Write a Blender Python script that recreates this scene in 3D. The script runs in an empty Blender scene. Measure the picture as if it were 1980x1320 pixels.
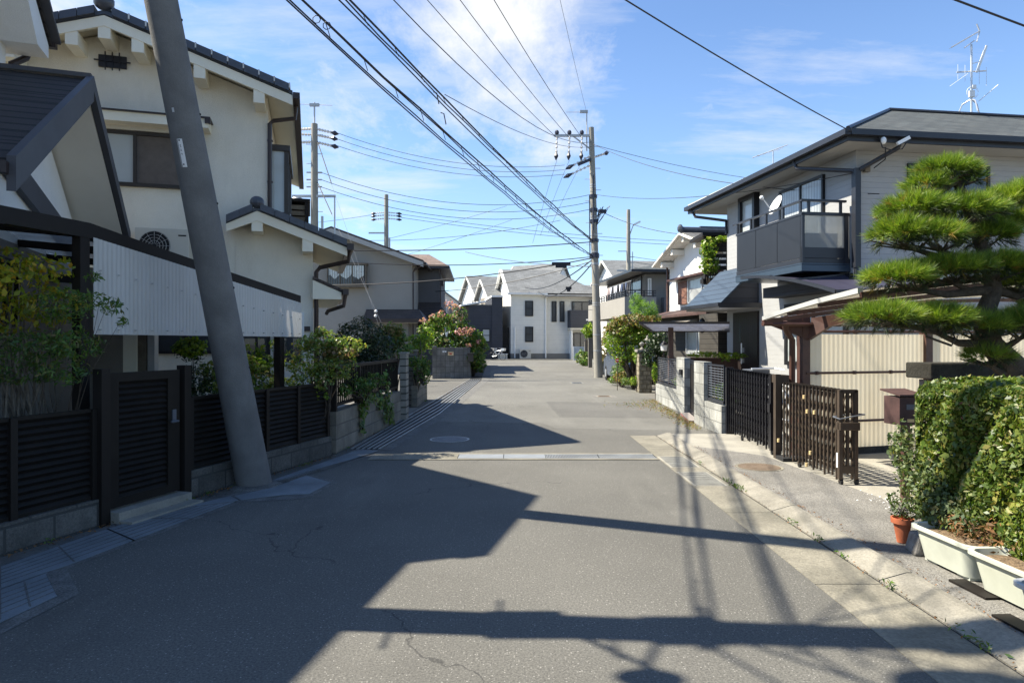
import bpy, bmesh, math, random
import numpy as np
from mathutils import Vector, Matrix
R = math.radians
random.seed(7); rng = np.random.default_rng(11)
F = 1300.0; H = 1.6
def V(px, py, D): return ((px-990)/F*D, D, H+(660-py)/F*D)      # point seen at photo pixel px,py at depth D
def G(px, py, z=0.0):                                            # the ground point seen there
    D = (H-z)*F/(py-660); return ((px-990)/F*D, D, z)
scene = bpy.context.scene
col = scene.collection
def srgb(r, g, b):
    f = lambda c: (c/255/12.92) if c/255 <= .04045 else ((c/255+.055)/1.055)**2.4
    return (f(r), f(g), f(b), 1)
# ------------------------------------------------------------------ frames
class Fr:
    def __init__(s, ox, oy, th, oz=0):
        s.o = (ox, oy, oz); s.c = math.cos(R(th)); s.s = math.sin(R(th))
    def __call__(s, p):      # e1=(c,s) e2=(-s,c)
        return (s.o[0]+p[0]*s.c-p[1]*s.s, s.o[1]+p[0]*s.s+p[1]*s.c, s.o[2]+p[2])
    def inv(s, p):
        x, y = p[0]-s.o[0], p[1]-s.o[1]
        return (x*s.c+y*s.s, -x*s.s+y*s.c, (p[2] if len(p) > 2 else 0)-s.o[2])
ID = Fr(0, 0, 0)
# ------------------------------------------------------------------ objects
def empty(name, label, cat, loc, group=None, kind=None):
    o = bpy.data.objects.new(name, None); col.objects.link(o); o.location = loc
    o.empty_display_size = .2
    o['label'] = label; o['category'] = cat
    if group: o['group'] = group
    if kind: o['kind'] = kind
    return o
def wloc(o):
    v = Vector((0, 0, 0))
    while o is not None: v = v+o.location; o = o.parent
    return v
def tag(o, label, cat, group=None, kind=None):
    o['label'] = label; o['category'] = cat
    if group: o['group'] = group
    if kind: o['kind'] = kind
    return o
def recenter(o):
    me = o.data; n = len(me.vertices); a = np.empty(n*3, 'f'); me.vertices.foreach_get('co', a)
    a = a.reshape(-1, 3); c = (a.min(0)+a.max(0))/2; c[2] = a[:, 2].min()
    a -= c; me.vertices.foreach_set('co', a.ravel()); o.location = Vector([float(k) for k in c])+o.location
    me.update(); return o
class MB:
    def __init__(s, fr=ID): s.v = []; s.f = []; s.fr = fr
    def add(s, pts, faces):
        n = len(s.v); s.v += [s.fr(p) for p in pts]; s.f += [tuple(n+i for i in f) for f in faces]; return s
    def poly(s, pts): return s.add(pts, [tuple(range(len(pts)))])
    def box(s, x0, x1, y0, y1, z0, z1):
        return s.add([(x0,y0,z0),(x1,y0,z0),(x1,y1,z0),(x0,y1,z0),(x0,y0,z1),(x1,y0,z1),(x1,y1,z1),(x0,y1,z1)],
                     [(0,3,2,1),(4,5,6,7),(0,1,5,4),(1,2,6,5),(2,3,7,6),(3,0,4,7)])
    def prism(s, pts, vec):
        n = len(pts); q = [tuple(a+b for a, b in zip(p, vec)) for p in pts]
        return s.add(list(pts)+q, [tuple(range(n))[::-1], tuple(range(n, 2*n))]+[(i, (i+1) % n, n+(i+1) % n, n+i) for i in range(n)])
    def beam(s, p, q, w, h, up=(0,0,1)):
        p, q, up = Vector(p), Vector(q), Vector(up); d = (q-p).normalized(); sx = d.cross(up)
        if sx.length < 1e-5: sx = Vector((1,0,0))
        sx = sx.normalized()*w/2; sz = sx.cross(d).normalized()*h/2
        pts = [p-sx-sz, p+sx-sz, p+sx+sz, p-sx+sz, q-sx-sz, q+sx-sz, q+sx+sz, q-sx+sz]
        return s.add([tuple(a) for a in pts], [(0,3,2,1),(4,5,6,7),(0,1,5,4),(1,2,6,5),(2,3,7,6),(3,0,4,7)])
    def tube(s, pts, r, n=8, r2=None, caps=True):
        pts = [Vector(p) for p in pts]; m = len(pts); out = []
        rs = r if isinstance(r, (list, tuple)) else [r+((r2-r)*i/(m-1) if r2 is not None else 0) for i in range(m)]
        d0 = (pts[1]-pts[0]).normalized(); ref = Vector((0,0,1)) if abs(d0.z) < .9 else Vector((1,0,0))
        for i, p in enumerate(pts):
            d = (pts[min(i+1, m-1)]-pts[max(i-1, 0)]).normalized()
            a = d.cross(ref)
            a = a.normalized() if a.length > 1e-4 else Vector((1,0,0)); b = d.cross(a)
            for k in range(n):
                t = 2*math.pi*k/n; out.append(tuple(p+(a*math.cos(t)+b*math.sin(t))*rs[i]))
        fs = [(i*n+k, i*n+(k+1) % n, (i+1)*n+(k+1) % n, (i+1)*n+k) for i in range(m-1) for k in range(n)]
        if caps: fs += [tuple(range(n))[::-1], tuple(range((m-1)*n, m*n))]
        return s.add(out, fs)
    def lathe(s, c, prof, n=24):
        out = [(c[0]+r*math.cos(2*math.pi*k/n), c[1]+r*math.sin(2*math.pi*k/n), c[2]+z) for r, z in prof for k in range(n)]
        m = len(prof)
        fs = [(i*n+k, i*n+(k+1) % n, (i+1)*n+(k+1) % n, (i+1)*n+k) for i in range(m-1) for k in range(n)]
        return s.add(out, fs+[tuple(range(n))[::-1], tuple(range((m-1)*n, m*n))])
    def ball(s, c, rx, ry, rz, n=12, m=7):
        prof = []
        out = []
        for i in range(m+1):
            ph = -math.pi/2+math.pi*i/m; cr = max(math.cos(ph), .02)
            out += [(c[0]+rx*cr*math.cos(2*math.pi*k/n), c[1]+ry*cr*math.sin(2*math.pi*k/n), c[2]+rz*math.sin(ph)) for k in range(n)]
        fs = [(i*n+k, i*n+(k+1) % n, (i+1)*n+(k+1) % n, (i+1)*n+k) for i in range(m) for k in range(n)]
        return s.add(out, fs)
    def build(s, name, mat, parent=None, smooth=False, bevel=0, angle=None):
        me = bpy.data.meshes.new(name)
        off = wloc(parent) if parent else Vector((0,0,0))
        me.from_pydata([(a-off.x, b-off.y, c-off.z) for a, b, c in s.v], [], s.f)
        bm = bmesh.new(); bm.from_mesh(me); bmesh.ops.recalc_face_normals(bm, faces=bm.faces)
        if bevel:
            ed = [e for e in bm.edges if len(e.link_faces) == 2 and e.calc_face_angle(0) > .6]
            bmesh.ops.bevel(bm, geom=ed, offset=bevel, segments=2, affect='EDGES', profile=.6)
        bm.to_mesh(me); bm.free()
        if smooth:
            me.polygons.foreach_set('use_smooth', [True]*len(me.polygons))
            try: me.set_sharp_from_angle(angle=R(40))
            except Exception: pass
        me.materials.append(mat)
        o = bpy.data.objects.new(name, me); col.objects.link(o)
        if parent: o.parent = parent
        else: recenter(o)
        return o
def copy_tree(o, parent=None):
    kids = [k for k in col.objects if k.parent == o]
    c = o.copy(); col.objects.link(c); c.parent = parent
    for k in kids: copy_tree(k, c)
    return c
# ------------------------------------------------------------------ materials
def nn(nt, t, **kw):
    n = nt.nodes.new(t)
    for k, v in kw.items(): setattr(n, k, v)
    return n
def mixc(nt, fac, a, b, blend='MIX'):
    m = nn(nt, 'ShaderNodeMix', data_type='RGBA', blend_type=blend)
    for i, x in ((0, fac), (6, a), (7, b)):
        if hasattr(x, 'links') or hasattr(x, 'is_linked'): nt.links.new(x, m.inputs[i])
        else: m.inputs[i].default_value = x
    return m.outputs[2]
def maprange(nt, x, a, b, c=0.0, d=1.0):
    m = nn(nt, 'ShaderNodeMapRange'); nt.links.new(x, m.inputs[0])
    for i, k in enumerate((a, b, c, d)): m.inputs[i+1].default_value = k
    return m.outputs[0]
def math_(nt, op, a, b=None):
    m = nn(nt, 'ShaderNodeMath', operation=op)
    for i, x in enumerate((a, b)):
        if x is None: continue
        if hasattr(x, 'is_linked'): nt.links.new(x, m.inputs[i])
        else: m.inputs[i].default_value = x
    return m.outputs[0]
def noise(nt, vec, scale, detail=4, rough=.55):
    n = nn(nt, 'ShaderNodeTexNoise'); n.inputs['Scale'].default_value = scale
    n.inputs['Detail'].default_value = detail; n.inputs['Roughness'].default_value = rough
    nt.links.new(vec, n.inputs['Vector']); return n.outputs['Fac']
def geo_pos(nt): return nn(nt, 'ShaderNodeNewGeometry').outputs['Position']
def scaled(nt, vec, sx, sy, sz):
    m = nn(nt, 'ShaderNodeMapping'); m.inputs['Scale'].default_value = (sx, sy, sz); nt.links.new(vec, m.inputs[0]); return m.outputs[0]
def alongvec(nt, ang, vs=1.0, uo=0, vo=0):   # (distance along heading ang, height, 0)
    P = geo_pos(nt)
    d = nn(nt, 'ShaderNodeVectorMath', operation='DOT_PRODUCT'); nt.links.new(P, d.inputs[0])
    d.inputs[1].default_value = (math.cos(R(ang)), math.sin(R(ang)), 0)
    s = nn(nt, 'ShaderNodeSeparateXYZ'); nt.links.new(P, s.inputs[0])
    c = nn(nt, 'ShaderNodeCombineXYZ')
    nt.links.new(math_(nt, 'ADD', d.outputs['Value'], uo+100), c.inputs[0])
    nt.links.new(math_(nt, 'ADD', math_(nt, 'MULTIPLY', s.outputs[2], vs), vo+50), c.inputs[1]); return c.outputs[0]
MATS = {}
def mat(name, c, rough=.8, metal=0, var=.12, vscale=1.5, fine=0.0, fscale=60, bump=.0, bscale=80, brick=None, spec=.4,
        stain=0, stainc=(.05,.05,.045,1), streak=0):
    if name in MATS: return MATS[name]
    m = bpy.data.materials.new(name); m.use_nodes = True; nt = m.node_tree
    b = nt.nodes['Principled BSDF']; P = geo_pos(nt)
    colr = None
    base = tuple(c[:3])+(1,)
    dark = tuple(k*(1-var) for k in base[:3])+(1,); light = tuple(min(1, k*(1+var)) for k in base[:3])+(1,)
    colr = mixc(nt, maprange(nt, noise(nt, P, vscale, 5, .6), .3, .7), dark, light)
    if fine:
        nf = noise(nt, P, fscale, 3, .7)
        colr = mixc(nt, maprange(nt, nf, .3, .7), colr, mixc(nt, fine, colr, (0,0,0,1)))
    hgt = None
    if brick:
        ang, bw, bh, mort, mc, vs = brick[:6]; off = brick[6] if len(brick) > 6 else .5
        bt = nn(nt, 'ShaderNodeTexBrick'); bt.offset = off; bt.squash = 1
        nt.links.new(alongvec(nt, ang, vs), bt.inputs['Vector'])
        bt.inputs['Scale'].default_value = 1; bt.inputs['Brick Width'].default_value = bw; bt.inputs['Row Height'].default_value = bh
        bt.inputs['Mortar Size'].default_value = mort; bt.inputs['Mortar Smooth'].default_value = .3
        q_ = .98 if (bw >= 1 or bw*bh < .001) else .84
        bt.inputs['Color1'].default_value = (q_,q_,q_,1); bt.inputs['Color2'].default_value = (2-q_-.02,2-q_-.02,2-q_-.02,1)
        bt.inputs['Mortar'].default_value = (1,1,1,1)
        colr = mixc(nt, 1.0, colr, bt.outputs['Color'], 'MULTIPLY')
        colr = mixc(nt, bt.outputs['Fac'], colr, tuple(mc[:3])+(1,))
        hgt = math_(nt, 'SUBTRACT', 1.0, bt.outputs['Fac'])
    if stain:
        n2 = noise(nt, scaled(nt, P, 1, 1, .35 if streak else 1), 2.3, 6, .65)
        colr = mixc(nt, math_(nt, 'MULTIPLY', maprange(nt, n2, .48, .72), stain), colr, stainc)
    nt.links.new(colr, b.inputs['Base Color'])
    b.inputs['Roughness'].default_value = rough; b.inputs['Metallic'].default_value = metal
    b.inputs['Specular IOR Level'].default_value = spec
    if bump or hgt is not None:
        bn = nn(nt, 'ShaderNodeBump'); bn.inputs['Strength'].default_value = 1; bn.inputs['Distance'].default_value = .004
        h = math_(nt, 'MULTIPLY', noise(nt, P, bscale, 4, .6), bump*2) if bump else None
        if hgt is not None: h = math_(nt, 'ADD', h, hgt) if h is not None else hgt
        nt.links.new(h, bn.inputs['Height']); nt.links.new(bn.outputs[0], b.inputs['Normal'])
    MATS[name] = m; return m
def glassm(name, c, rough=.12, spec=.6, var=.25, sc=1.2, stripes=None):
    if name in MATS: return MATS[name]
    m = bpy.data.materials.new(name); m.use_nodes = True; nt = m.node_tree; b = nt.nodes['Principled BSDF']
    P = geo_pos(nt); base = tuple(c[:3])+(1,)
    colr = mixc(nt, maprange(nt, noise(nt, P, sc, 3), .35, .65), tuple(k*(1-var) for k in base[:3])+(1,), tuple(min(1, k*(1+var)) for k in base[:3])+(1,))
    if stripes:      # folds of a curtain behind the glass
        ang, per = stripes
        w = nn(nt, 'ShaderNodeTexWave'); w.inputs['Scale'].default_value = 1/per; w.inputs['Distortion'].default_value = 1.5
        nt.links.new(alongvec(nt, ang, .1), w.inputs['Vector'])
        colr = mixc(nt, maprange(nt, w.outputs['Fac'], 0, 1, 0, .45), colr, (.05,.055,.06,1))
    nt.links.new(colr, b.inputs['Base Color']); b.inputs['Roughness'].default_value = .45
    b.inputs['Coat Weight'].default_value = 1; b.inputs['Coat Roughness'].default_value = .02; b.inputs['Coat IOR'].default_value = 1.5
    MATS[name] = m; return m
def leafm(name, cols, trans=.3, rough=.45, spec=.5):
    if name in MATS: return MATS[name]
    m = bpy.data.materials.new(name); m.use_nodes = True; nt = m.node_tree; b = nt.nodes['Principled BSDF']
    g = nn(nt, 'ShaderNodeNewGeometry')
    rp = nn(nt, 'ShaderNodeValToRGB'); nt.links.new(g.outputs['Random Per Island'], rp.inputs[0])
    e = rp.color_ramp.elements
    while len(e) < len(cols): e.new(.5)
    for i, c in enumerate(cols): e[i].position = i/(len(cols)-1) if len(cols) > 1 else 0; e[i].color = tuple(c[:3])+(1,)
    rpo = mixc(nt, maprange(nt, noise(nt, g.outputs['Position'], 2.6, 3), .35, .65), mixc(nt, 1.0, rp.outputs[0], (.62,.68,.62,1), 'MULTIPLY'), mixc(nt, 1.0, rp.outputs[0], (1.25,1.16,1.0,1), 'MULTIPLY'))
    nt.links.new(rpo, b.inputs['Base Color']); b.inputs['Roughness'].default_value = rough
    b.inputs['Specular IOR Level'].default_value = spec
    t = nn(nt, 'ShaderNodeBsdfTranslucent')
    tc = mixc(nt, 1.0, rpo, (1.5,1.7,.7,1), 'MULTIPLY'); nt.links.new(tc, t.inputs[0])
    ms = nn(nt, 'ShaderNodeMixShader'); ms.inputs[0].default_value = trans
    nt.links.new(b.outputs[0], ms.inputs[1]); nt.links.new(t.outputs[0], ms.inputs[2])
    nt.links.new(ms.outputs[0], nt.nodes['Material Output'].inputs[0])
    MATS[name] = m; return m
def sheetm(name, c, trans=.45, clear=.25, rough=.35):   # translucent plastic sheet
    if name in MATS: return MATS[name]
    m = bpy.data.materials.new(name); m.use_nodes = True; nt = m.node_tree; b = nt.nodes['Principled BSDF']
    P = geo_pos(nt)
    n1 = maprange(nt, noise(nt, scaled(nt, P, 1, 1, .4), 1.6, 4), .35, .7)
    colr = mixc(nt, n1, tuple(c[:3])+(1,), (c[0]*.86, c[1]*.84, c[2]*.8, 1))
    nt.links.new(colr, b.inputs['Base Color']); b.inputs['Roughness'].default_value = rough
    t = nn(nt, 'ShaderNodeBsdfTranslucent'); nt.links.new(colr, t.inputs[0])
    ms = nn(nt, 'ShaderNodeMixShader'); ms.inputs[0].default_value = trans
    nt.links.new(b.outputs[0], ms.inputs[1]); nt.links.new(t.outputs[0], ms.inputs[2])
    tr = nn(nt, 'ShaderNodeBsdfTransparent'); tr.inputs[0].default_value = tuple(c[:3])+(1,)
    m2 = nn(nt, 'ShaderNodeMixShader'); m2.inputs[0].default_value = clear
    nt.links.new(ms.outputs[0], m2.inputs[1]); nt.links.new(tr.outputs[0], m2.inputs[2])
    nt.links.new(m2.outputs[0], nt.nodes['Material Output'].inputs[0])
    MATS[name] = m; return m
def asphalt(name, c, speck=1.0):
    m = bpy.data.materials.new(name); m.use_nodes = True; nt = m.node_tree; b = nt.nodes['Principled BSDF']
    P = geo_pos(nt)
    big = maprange(nt, noise(nt, P, .35, 5, .6), .3, .7)
    colr = mixc(nt, big, tuple(k*.78 for k in c)+(1,), tuple(k*1.2 for k in c)+(1,))
    s1 = maprange(nt, noise(nt, P, 75, 3, .8), .36, .66)
    colr = mixc(nt, math_(nt, 'MULTIPLY', s1, .80), colr, (c[0]*.28, c[1]*.28, c[2]*.30, 1))
    vo = nn(nt, 'ShaderNodeTexVoronoi'); vo.inputs['Scale'].default_value = 85; nt.links.new(P, vo.inputs['Vector'])
    sp = nn(nt, 'ShaderNodeSeparateColor'); nt.links.new(vo.outputs['Color'], sp.inputs[0])
    pick = math_(nt, 'MULTIPLY', maprange(nt, sp.outputs[0], .86, .99), maprange(nt, vo.outputs['Distance'], .45, .25))
    colr = mixc(nt, math_(nt, 'MULTIPLY', pick, .60*speck), colr, (.42,.40,.36,1))
    v3 = nn(nt, 'ShaderNodeTexVoronoi'); v3.inputs['Scale'].default_value = 30; nt.links.new(P, v3.inputs['Vector'])
    s3 = nn(nt, 'ShaderNodeSeparateColor'); nt.links.new(v3.outputs['Color'], s3.inputs[0])
    pick3 = math_(nt, 'MULTIPLY', maprange(nt, s3.outputs[0], .955, .97), maprange(nt, v3.outputs['Distance'], .13, .08))
    colr = mixc(nt, math_(nt, 'MULTIPLY', pick3, .40*speck), colr, (.55,.53,.50,1))
    # cracks and long worn streaks
    st = maprange(nt, noise(nt, scaled(nt, P, 1.1, .18, 1), 1.3, 5, .6), .55, .8)
    colr = mixc(nt, math_(nt, 'MULTIPLY', st, .3), colr, tuple(k*1.5 for k in c)+(1,))
    ol = maprange(nt, noise(nt, scaled(nt, P, .9, .45, 1), 1.05, 7, .62), .58, .70)
    colr = mixc(nt, math_(nt, 'MULTIPLY', ol, .28), colr, (.05,.048,.044,1))
    sp2 = maprange(nt, noise(nt, P, 3.3, 5, .7), .66, .72)
    colr = mixc(nt, math_(nt, 'MULTIPLY', sp2, .22), colr, (.03,.03,.03,1))
    v2 = nn(nt, 'ShaderNodeTexVoronoi', feature='DISTANCE_TO_EDGE'); v2.inputs['Scale'].default_value = .22
    wv = nn(nt, 'ShaderNodeVectorMath', operation='ADD'); nt.links.new(P, wv.inputs[0])
    nv = nn(nt, 'ShaderNodeTexNoise'); nv.inputs['Scale'].default_value = 1.7; nv.inputs['Detail'].default_value = 6; nt.links.new(P, nv.inputs['Vector'])
    nt.links.new(nv.outputs['Color'], wv.inputs[1]); nt.links.new(wv.outputs[0], v2.inputs['Vector'])
    crack = math_(nt, 'MULTIPLY', maprange(nt, v2.outputs['Distance'], .0022, .0010), maprange(nt, noise(nt, P, .5, 2), .48, .52))
    colr = mixc(nt, math_(nt, 'MULTIPLY', crack, .55), colr, (.02,.02,.02,1))
    nt.links.new(colr, b.inputs['Base Color']); b.inputs['Roughness'].default_value = .88; b.inputs['Specular IOR Level'].default_value = .3
    bn = nn(nt, 'ShaderNodeBump'); bn.inputs['Strength'].default_value = .55; bn.inputs['Distance'].default_value = .004
    nt.links.new(noise(nt, P, 130, 3, .7), bn.inputs['Height']); nt.links.new(bn.outputs[0], b.inputs['Normal'])
    return m
M = {}
M['road'] = asphalt('asphalt', (.148,.142,.124))
M['ground'] = mat('ground_dust', (.17,.16,.14), .95, var=.25, vscale=.8, fine=.4, fscale=50, bump=.5)
M['conc'] = mat('concrete_apron', (.245,.225,.175), .92, var=.3, vscale=1.9, fine=.4, fscale=40, bump=.7, stain=.75, stainc=(.105,.10,.078,1))
M['conc_w'] = mat('concrete_pale', (.32,.30,.25), .9, var=.15, fine=.25, bump=.4, stain=.3)
M['drain_l'] = mat('worn_steel_lid', (.19,.188,.17), .8, var=.2, vscale=6, fine=.3, bump=.5, spec=.15)
M['pebble'] = mat('pebbled_concrete', (.285,.27,.24), .92, var=.25, vscale=1.1, fine=.75, fscale=85, bump=1.4, bscale=90, stain=.4, stainc=(.10,.095,.085,1))
M['kerbc'] = mat('kerb_concrete', (.27,.25,.205), .92, var=.28, vscale=2.6, fine=.35, bump=.7, stain=.6, stainc=(.12,.115,.09,1))
M['plate'] = mat('steel_cover_plate', (.20,.225,.24), .65, metal=.1, var=.22, vscale=2.2, fine=.3, fscale=120, bump=.6, bscale=160, stain=.35, stainc=(.08,.08,.075,1))
M['groove'] = mat('dark_gap', (.02,.02,.02), .9)
M['gravelc'] = mat('kerb_mortar', (.19,.185,.17), .95, var=.3, vscale=6, fine=.7, fscale=70, bump=1)
M['drain'] = mat('drain_steel', (.30,.31,.31), .5, metal=.5, var=.2, vscale=3)
M['blk_dark'] = mat('dark_block', (.13,.125,.112), .95, var=.35, vscale=2.5, fine=.45, fscale=50, bump=1, brick=(74,.40,.20,.012,(.06,.06,.055),1), stain=.6, stainc=(.04,.045,.035,1))
M['blk_beige'] = mat('beige_block', (.27,.245,.195), .95, var=.25, vscale=2.5, fine=.3, bump=.8, brick=(82,.60,.20,.010,(.14,.13,.11),1), stain=.55, stainc=(.10,.09,.07,1), streak=1)
M['blk_grey'] = mat('grey_block', (.37,.37,.34), .95, var=.22, vscale=3, fine=.35, bump=.9, brick=(92,.40,.20,.009,(.17,.17,.16),1), stain=.55, stainc=(.15,.15,.13,1), streak=1)
M['blk_far'] = mat('far_block', (.20,.195,.18), .95, var=.35, vscale=2.5, fine=.3, brick=(8,.20,.25,.010,(.09,.09,.08),1,0), stain=.5, streak=1)
M['stripe_post'] = mat('stacked_block_post', (.30,.275,.225), .95, var=.2, vscale=5, brick=(0,3,.14,.016,(.08,.075,.06),1,0), stain=.3)
M['stripe_post2'] = mat('stacked_block_post_grey', (.17,.155,.135), .95, var=.2, vscale=5, brick=(0,3,.12,.012,(.05,.05,.045),1,0), stain=.3)
M['stone'] = mat('rough_stone', (.30,.26,.18), .95, var=.5, vscale=9, bump=2, bscale=18, fine=.4, fscale=14, brick=(40,.18,.14,.016,(.13,.11,.07),1), stain=.4)
M['fence'] = mat('dark_fence_metal', (.012,.010,.008), .6, var=.3, vscale=4, spec=.22)
M['frame_dk'] = mat('dark_brown_frame', (.014,.011,.009), .6, var=.2, spec=.25)
M['canopy_bm'] = mat('canopy_beam', (.013,.010,.008), .6, var=.2, spec=.25)
M['cream'] = mat('cream_stucco', (.80,.755,.635), .95, var=.07, vscale=.9, fine=.12, fscale=90, bump=1.1, bscale=110, stain=.24, stainc=(.47,.43,.33,1), streak=1)
M['cream_trim'] = mat('cream_trim', (.80,.75,.60), .8, var=.05, bump=.3)
M['white'] = mat('white_stucco', (.82,.81,.77), .92, var=.05, fine=.08, bump=.7, stain=.08, stainc=(.42,.40,.36,1), streak=1)
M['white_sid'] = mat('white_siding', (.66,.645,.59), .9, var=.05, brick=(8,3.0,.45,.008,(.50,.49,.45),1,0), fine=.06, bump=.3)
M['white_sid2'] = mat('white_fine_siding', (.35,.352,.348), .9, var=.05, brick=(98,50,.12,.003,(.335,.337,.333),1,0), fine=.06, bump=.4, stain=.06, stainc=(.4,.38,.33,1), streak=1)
M['grey_w'] = mat('grey_house_stucco', (.30,.285,.255), .95, var=.06, vscale=.7, fine=.12, bump=.8)
M['grey_d'] = mat('dark_grey_stucco', (.125,.125,.13), .95, var=.08, fine=.1, bump=.6)
M['grey_m'] = mat('mid_grey_stucco', (.19,.185,.17), .95, var=.07, fine=.1, bump=.6)
M['char'] = mat('charcoal_siding', (.045,.048,.058), .8, var=.1, brick=(8,3,.3,.01,(.03,.03,.035),1,0))
M['dkwall'] = mat('dark_timber_siding', (.045,.04,.033), .85, var=.2, brick=(98,4,.16,.01,(.02,.018,.015),1,0))
M['taupe'] = mat('taupe_render', (.25,.225,.19), .95, var=.15, fine=.1, bump=.6)
M['roof_dk'] = mat('dark_shingle', (.040,.034,.032), .75, var=.2, vscale=3, brick=(-72,.45,.105,.014,(.012,.011,.011),1.0), bump=.5)
M['roof_blk'] = mat('black_slate_roof', (.075,.082,.076), .7, var=.25, vscale=2.2, brick=(8,.45,.10,.012,(.02,.02,.02),1.0), bump=.5, stain=.3, stainc=(.12,.115,.10,1))
M['roof_grey'] = mat('grey_shingle', (.16,.165,.165), .85, var=.12, brick=(8,.5,.16,.01,(.10,.10,.10),1), bump=.3)
M['roof_brown'] = mat('brown_roof', (.155,.115,.095), .8, var=.15, brick=(5,.5,.12,.012,(.12,.08,.06),1))
M['roof_brown_d'] = mat('dull_brown_roof', (.075,.058,.05), .75, var=.15, brick=(0,.5,.09,.012,(.035,.028,.025),1))
M['tile'] = mat('blue_grey_kawara', (.055,.062,.078), .4, var=.22, vscale=6, spec=.5)
M['tile_end'] = mat('tile_mortar', (.55,.55,.52), .8)
M['tile_pale'] = mat('weathered_tile', (.20,.195,.18), .7, var=.35, vscale=5, brick=(-82,.28,.10,.03,(.05,.05,.05),1,0))
M['hood'] = mat('blue_metal_roof', (.045,.068,.095), .35, metal=.2, var=.12, brick=(98,60,.16,.01,(.015,.02,.03),1.0,0))
M['trimgrey'] = mat('grey_bargeboard', (.062,.062,.07), .55, var=.12, vscale=3)
M['soffit'] = mat('pale_soffit', (.74,.71,.63), .9, var=.05)
M['soffit_g'] = mat('grey_soffit', (.36,.355,.335), .9, var=.06)
M['gutter'] = mat('black_gutter', (.022,.024,.030), .38, var=.15)
M['gutter_b'] = mat('brown_gutter', (.035,.024,.022), .42, var=.15)
M['pipe_g'] = mat('grey_pipe', (.40,.40,.38), .6)
M['alu'] = mat('aluminium', (.55,.56,.57), .4, metal=.6)
M['bronze'] = mat('bronze_sash', (.045,.038,.032), .45, metal=.2)
M['black'] = mat('black_sash', (.012,.012,.014), .4)
M['shut'] = mat('brown_shutter', (.12,.10,.085), .7, var=.15, vscale=8)
M['shut_red'] = mat('louvre_shutter', (.26,.12,.075), .7, brick=(98,9,.06,.02,(.10,.05,.035),1,0))
M['gl_dark'] = glassm('dark_glass', (.02,.025,.03))
M['gl_white'] = glassm('frosted_glass', (.40,.43,.42), var=.08)
M['gl_curt'] = glassm('curtained_glass', (.42,.44,.43), stripes=(98, .35))
M['gl_curt2'] = glassm('curtained_glass_grey', (.22,.25,.25), stripes=(10, .3))
M['lace'] = mat('lace_curtain', (.65,.70,.66), .9, var=.2, vscale=8)
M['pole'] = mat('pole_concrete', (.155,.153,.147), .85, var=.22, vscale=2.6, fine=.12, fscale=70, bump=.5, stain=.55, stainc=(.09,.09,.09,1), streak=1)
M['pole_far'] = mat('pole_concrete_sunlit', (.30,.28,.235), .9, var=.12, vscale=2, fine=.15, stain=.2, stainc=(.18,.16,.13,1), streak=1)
M['cable'] = mat('black_cable', (.018,.018,.022), .55)
M['cable_g'] = mat('grey_cable', (.10,.11,.13), .5)
M['insul'] = mat('white_insulator', (.65,.62,.58), .3, var=.2, vscale=30)
M['insul_c'] = mat('black_cover', (.03,.032,.05), .4)
M['steel'] = mat('galvanised_steel', (.42,.42,.41), .5, metal=.5, var=.1)
M['white_pl'] = mat('white_plastic', (.75,.75,.73), .4, var=.04)
M['beige_pl'] = mat('beige_plastic', (.55,.52,.44), .5, var=.05)
M['screen'] = sheetm('white_corrugated_sheet', (.74,.74,.72), trans=.35, clear=.0)
M['beige_sh'] = sheetm('cream_corrugated_sheet', (.95,.84,.62), trans=.45, clear=.0, rough=.5)
M['cp_roof'] = sheetm('smoky_roof_sheet', (.80,.75,.64), trans=.55, clear=.80)
M['can_roof'] = sheetm('grey_roof_sheet', (.72,.72,.72), trans=.5, clear=.72)
M['dot_sheet'] = sheetm('smoky_canopy_sheet', (.42,.44,.52), trans=.55, clear=.0)
M['bal_panel'] = mat('balcony_panel', (.016,.018,.022), .45, var=.1)
M['bal_glass'] = sheetm('clear_balcony_sheet', (.62,.63,.62), trans=.3, clear=.6, rough=.15)
M['dot_roof'] = mat('dark_canopy_sheet', (.16,.17,.20), .4, var=.1)
M['can_dark'] = mat('dark_smoked_canopy', (.05,.048,.075), .3, var=.15)
M['brown_st'] = mat('brown_painted_steel', (.075,.036,.028), .5, var=.3, vscale=6, fine=.15, stain=.3, stainc=(.13,.06,.035,1))
M['gate_br'] = mat('bronze_gate_alu', (.070,.052,.038), .42, metal=.25, var=.2, vscale=8)
M['gate_bk'] = mat('black_gate_alu', (.012,.012,.016), .32, metal=.2, var=.15)
M['cork'] = mat('old_cork', (.60,.45,.22), .8)
M['rubber'] = mat('black_rubber', (.02,.02,.02), .8)
M['mailbox'] = mat('oxblood_mailbox', (.065,.033,.030), .7, var=.35, vscale=9, fine=.2)
M['planter'] = mat('pale_green_planter', (.43,.445,.375), .6, var=.12, vscale=4, stain=.45, stainc=(.35,.36,.26,1), streak=1)
M['planter_w'] = mat('white_planter', (.42,.44,.45), .6, var=.08, vscale=4, stain=.35, stainc=(.4,.4,.36,1))
M['terra'] = mat('terracotta', (.46,.13,.055), .8, var=.15, vscale=8)
M['soil'] = mat('dry_potting_soil', (.24,.165,.095), .98, var=.5, vscale=30, fine=.6, fscale=90, bump=2.5, bscale=60)
M['rock'] = mat('grey_rock', (.20,.185,.165), .95, var=.4, vscale=12, bump=2, bscale=25)
M['wood_dk'] = mat('charred_timber_cap', (.035,.035,.033), .9, var=.35, vscale=7, bump=1.6, bscale=30, stain=.4, stainc=(.08,.085,.075,1))
M['brick_r'] = mat('red_brick', (.24,.095,.085), .9, var=.2, brick=(8,.21,.07,.01,(.25,.22,.2),1))
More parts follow.
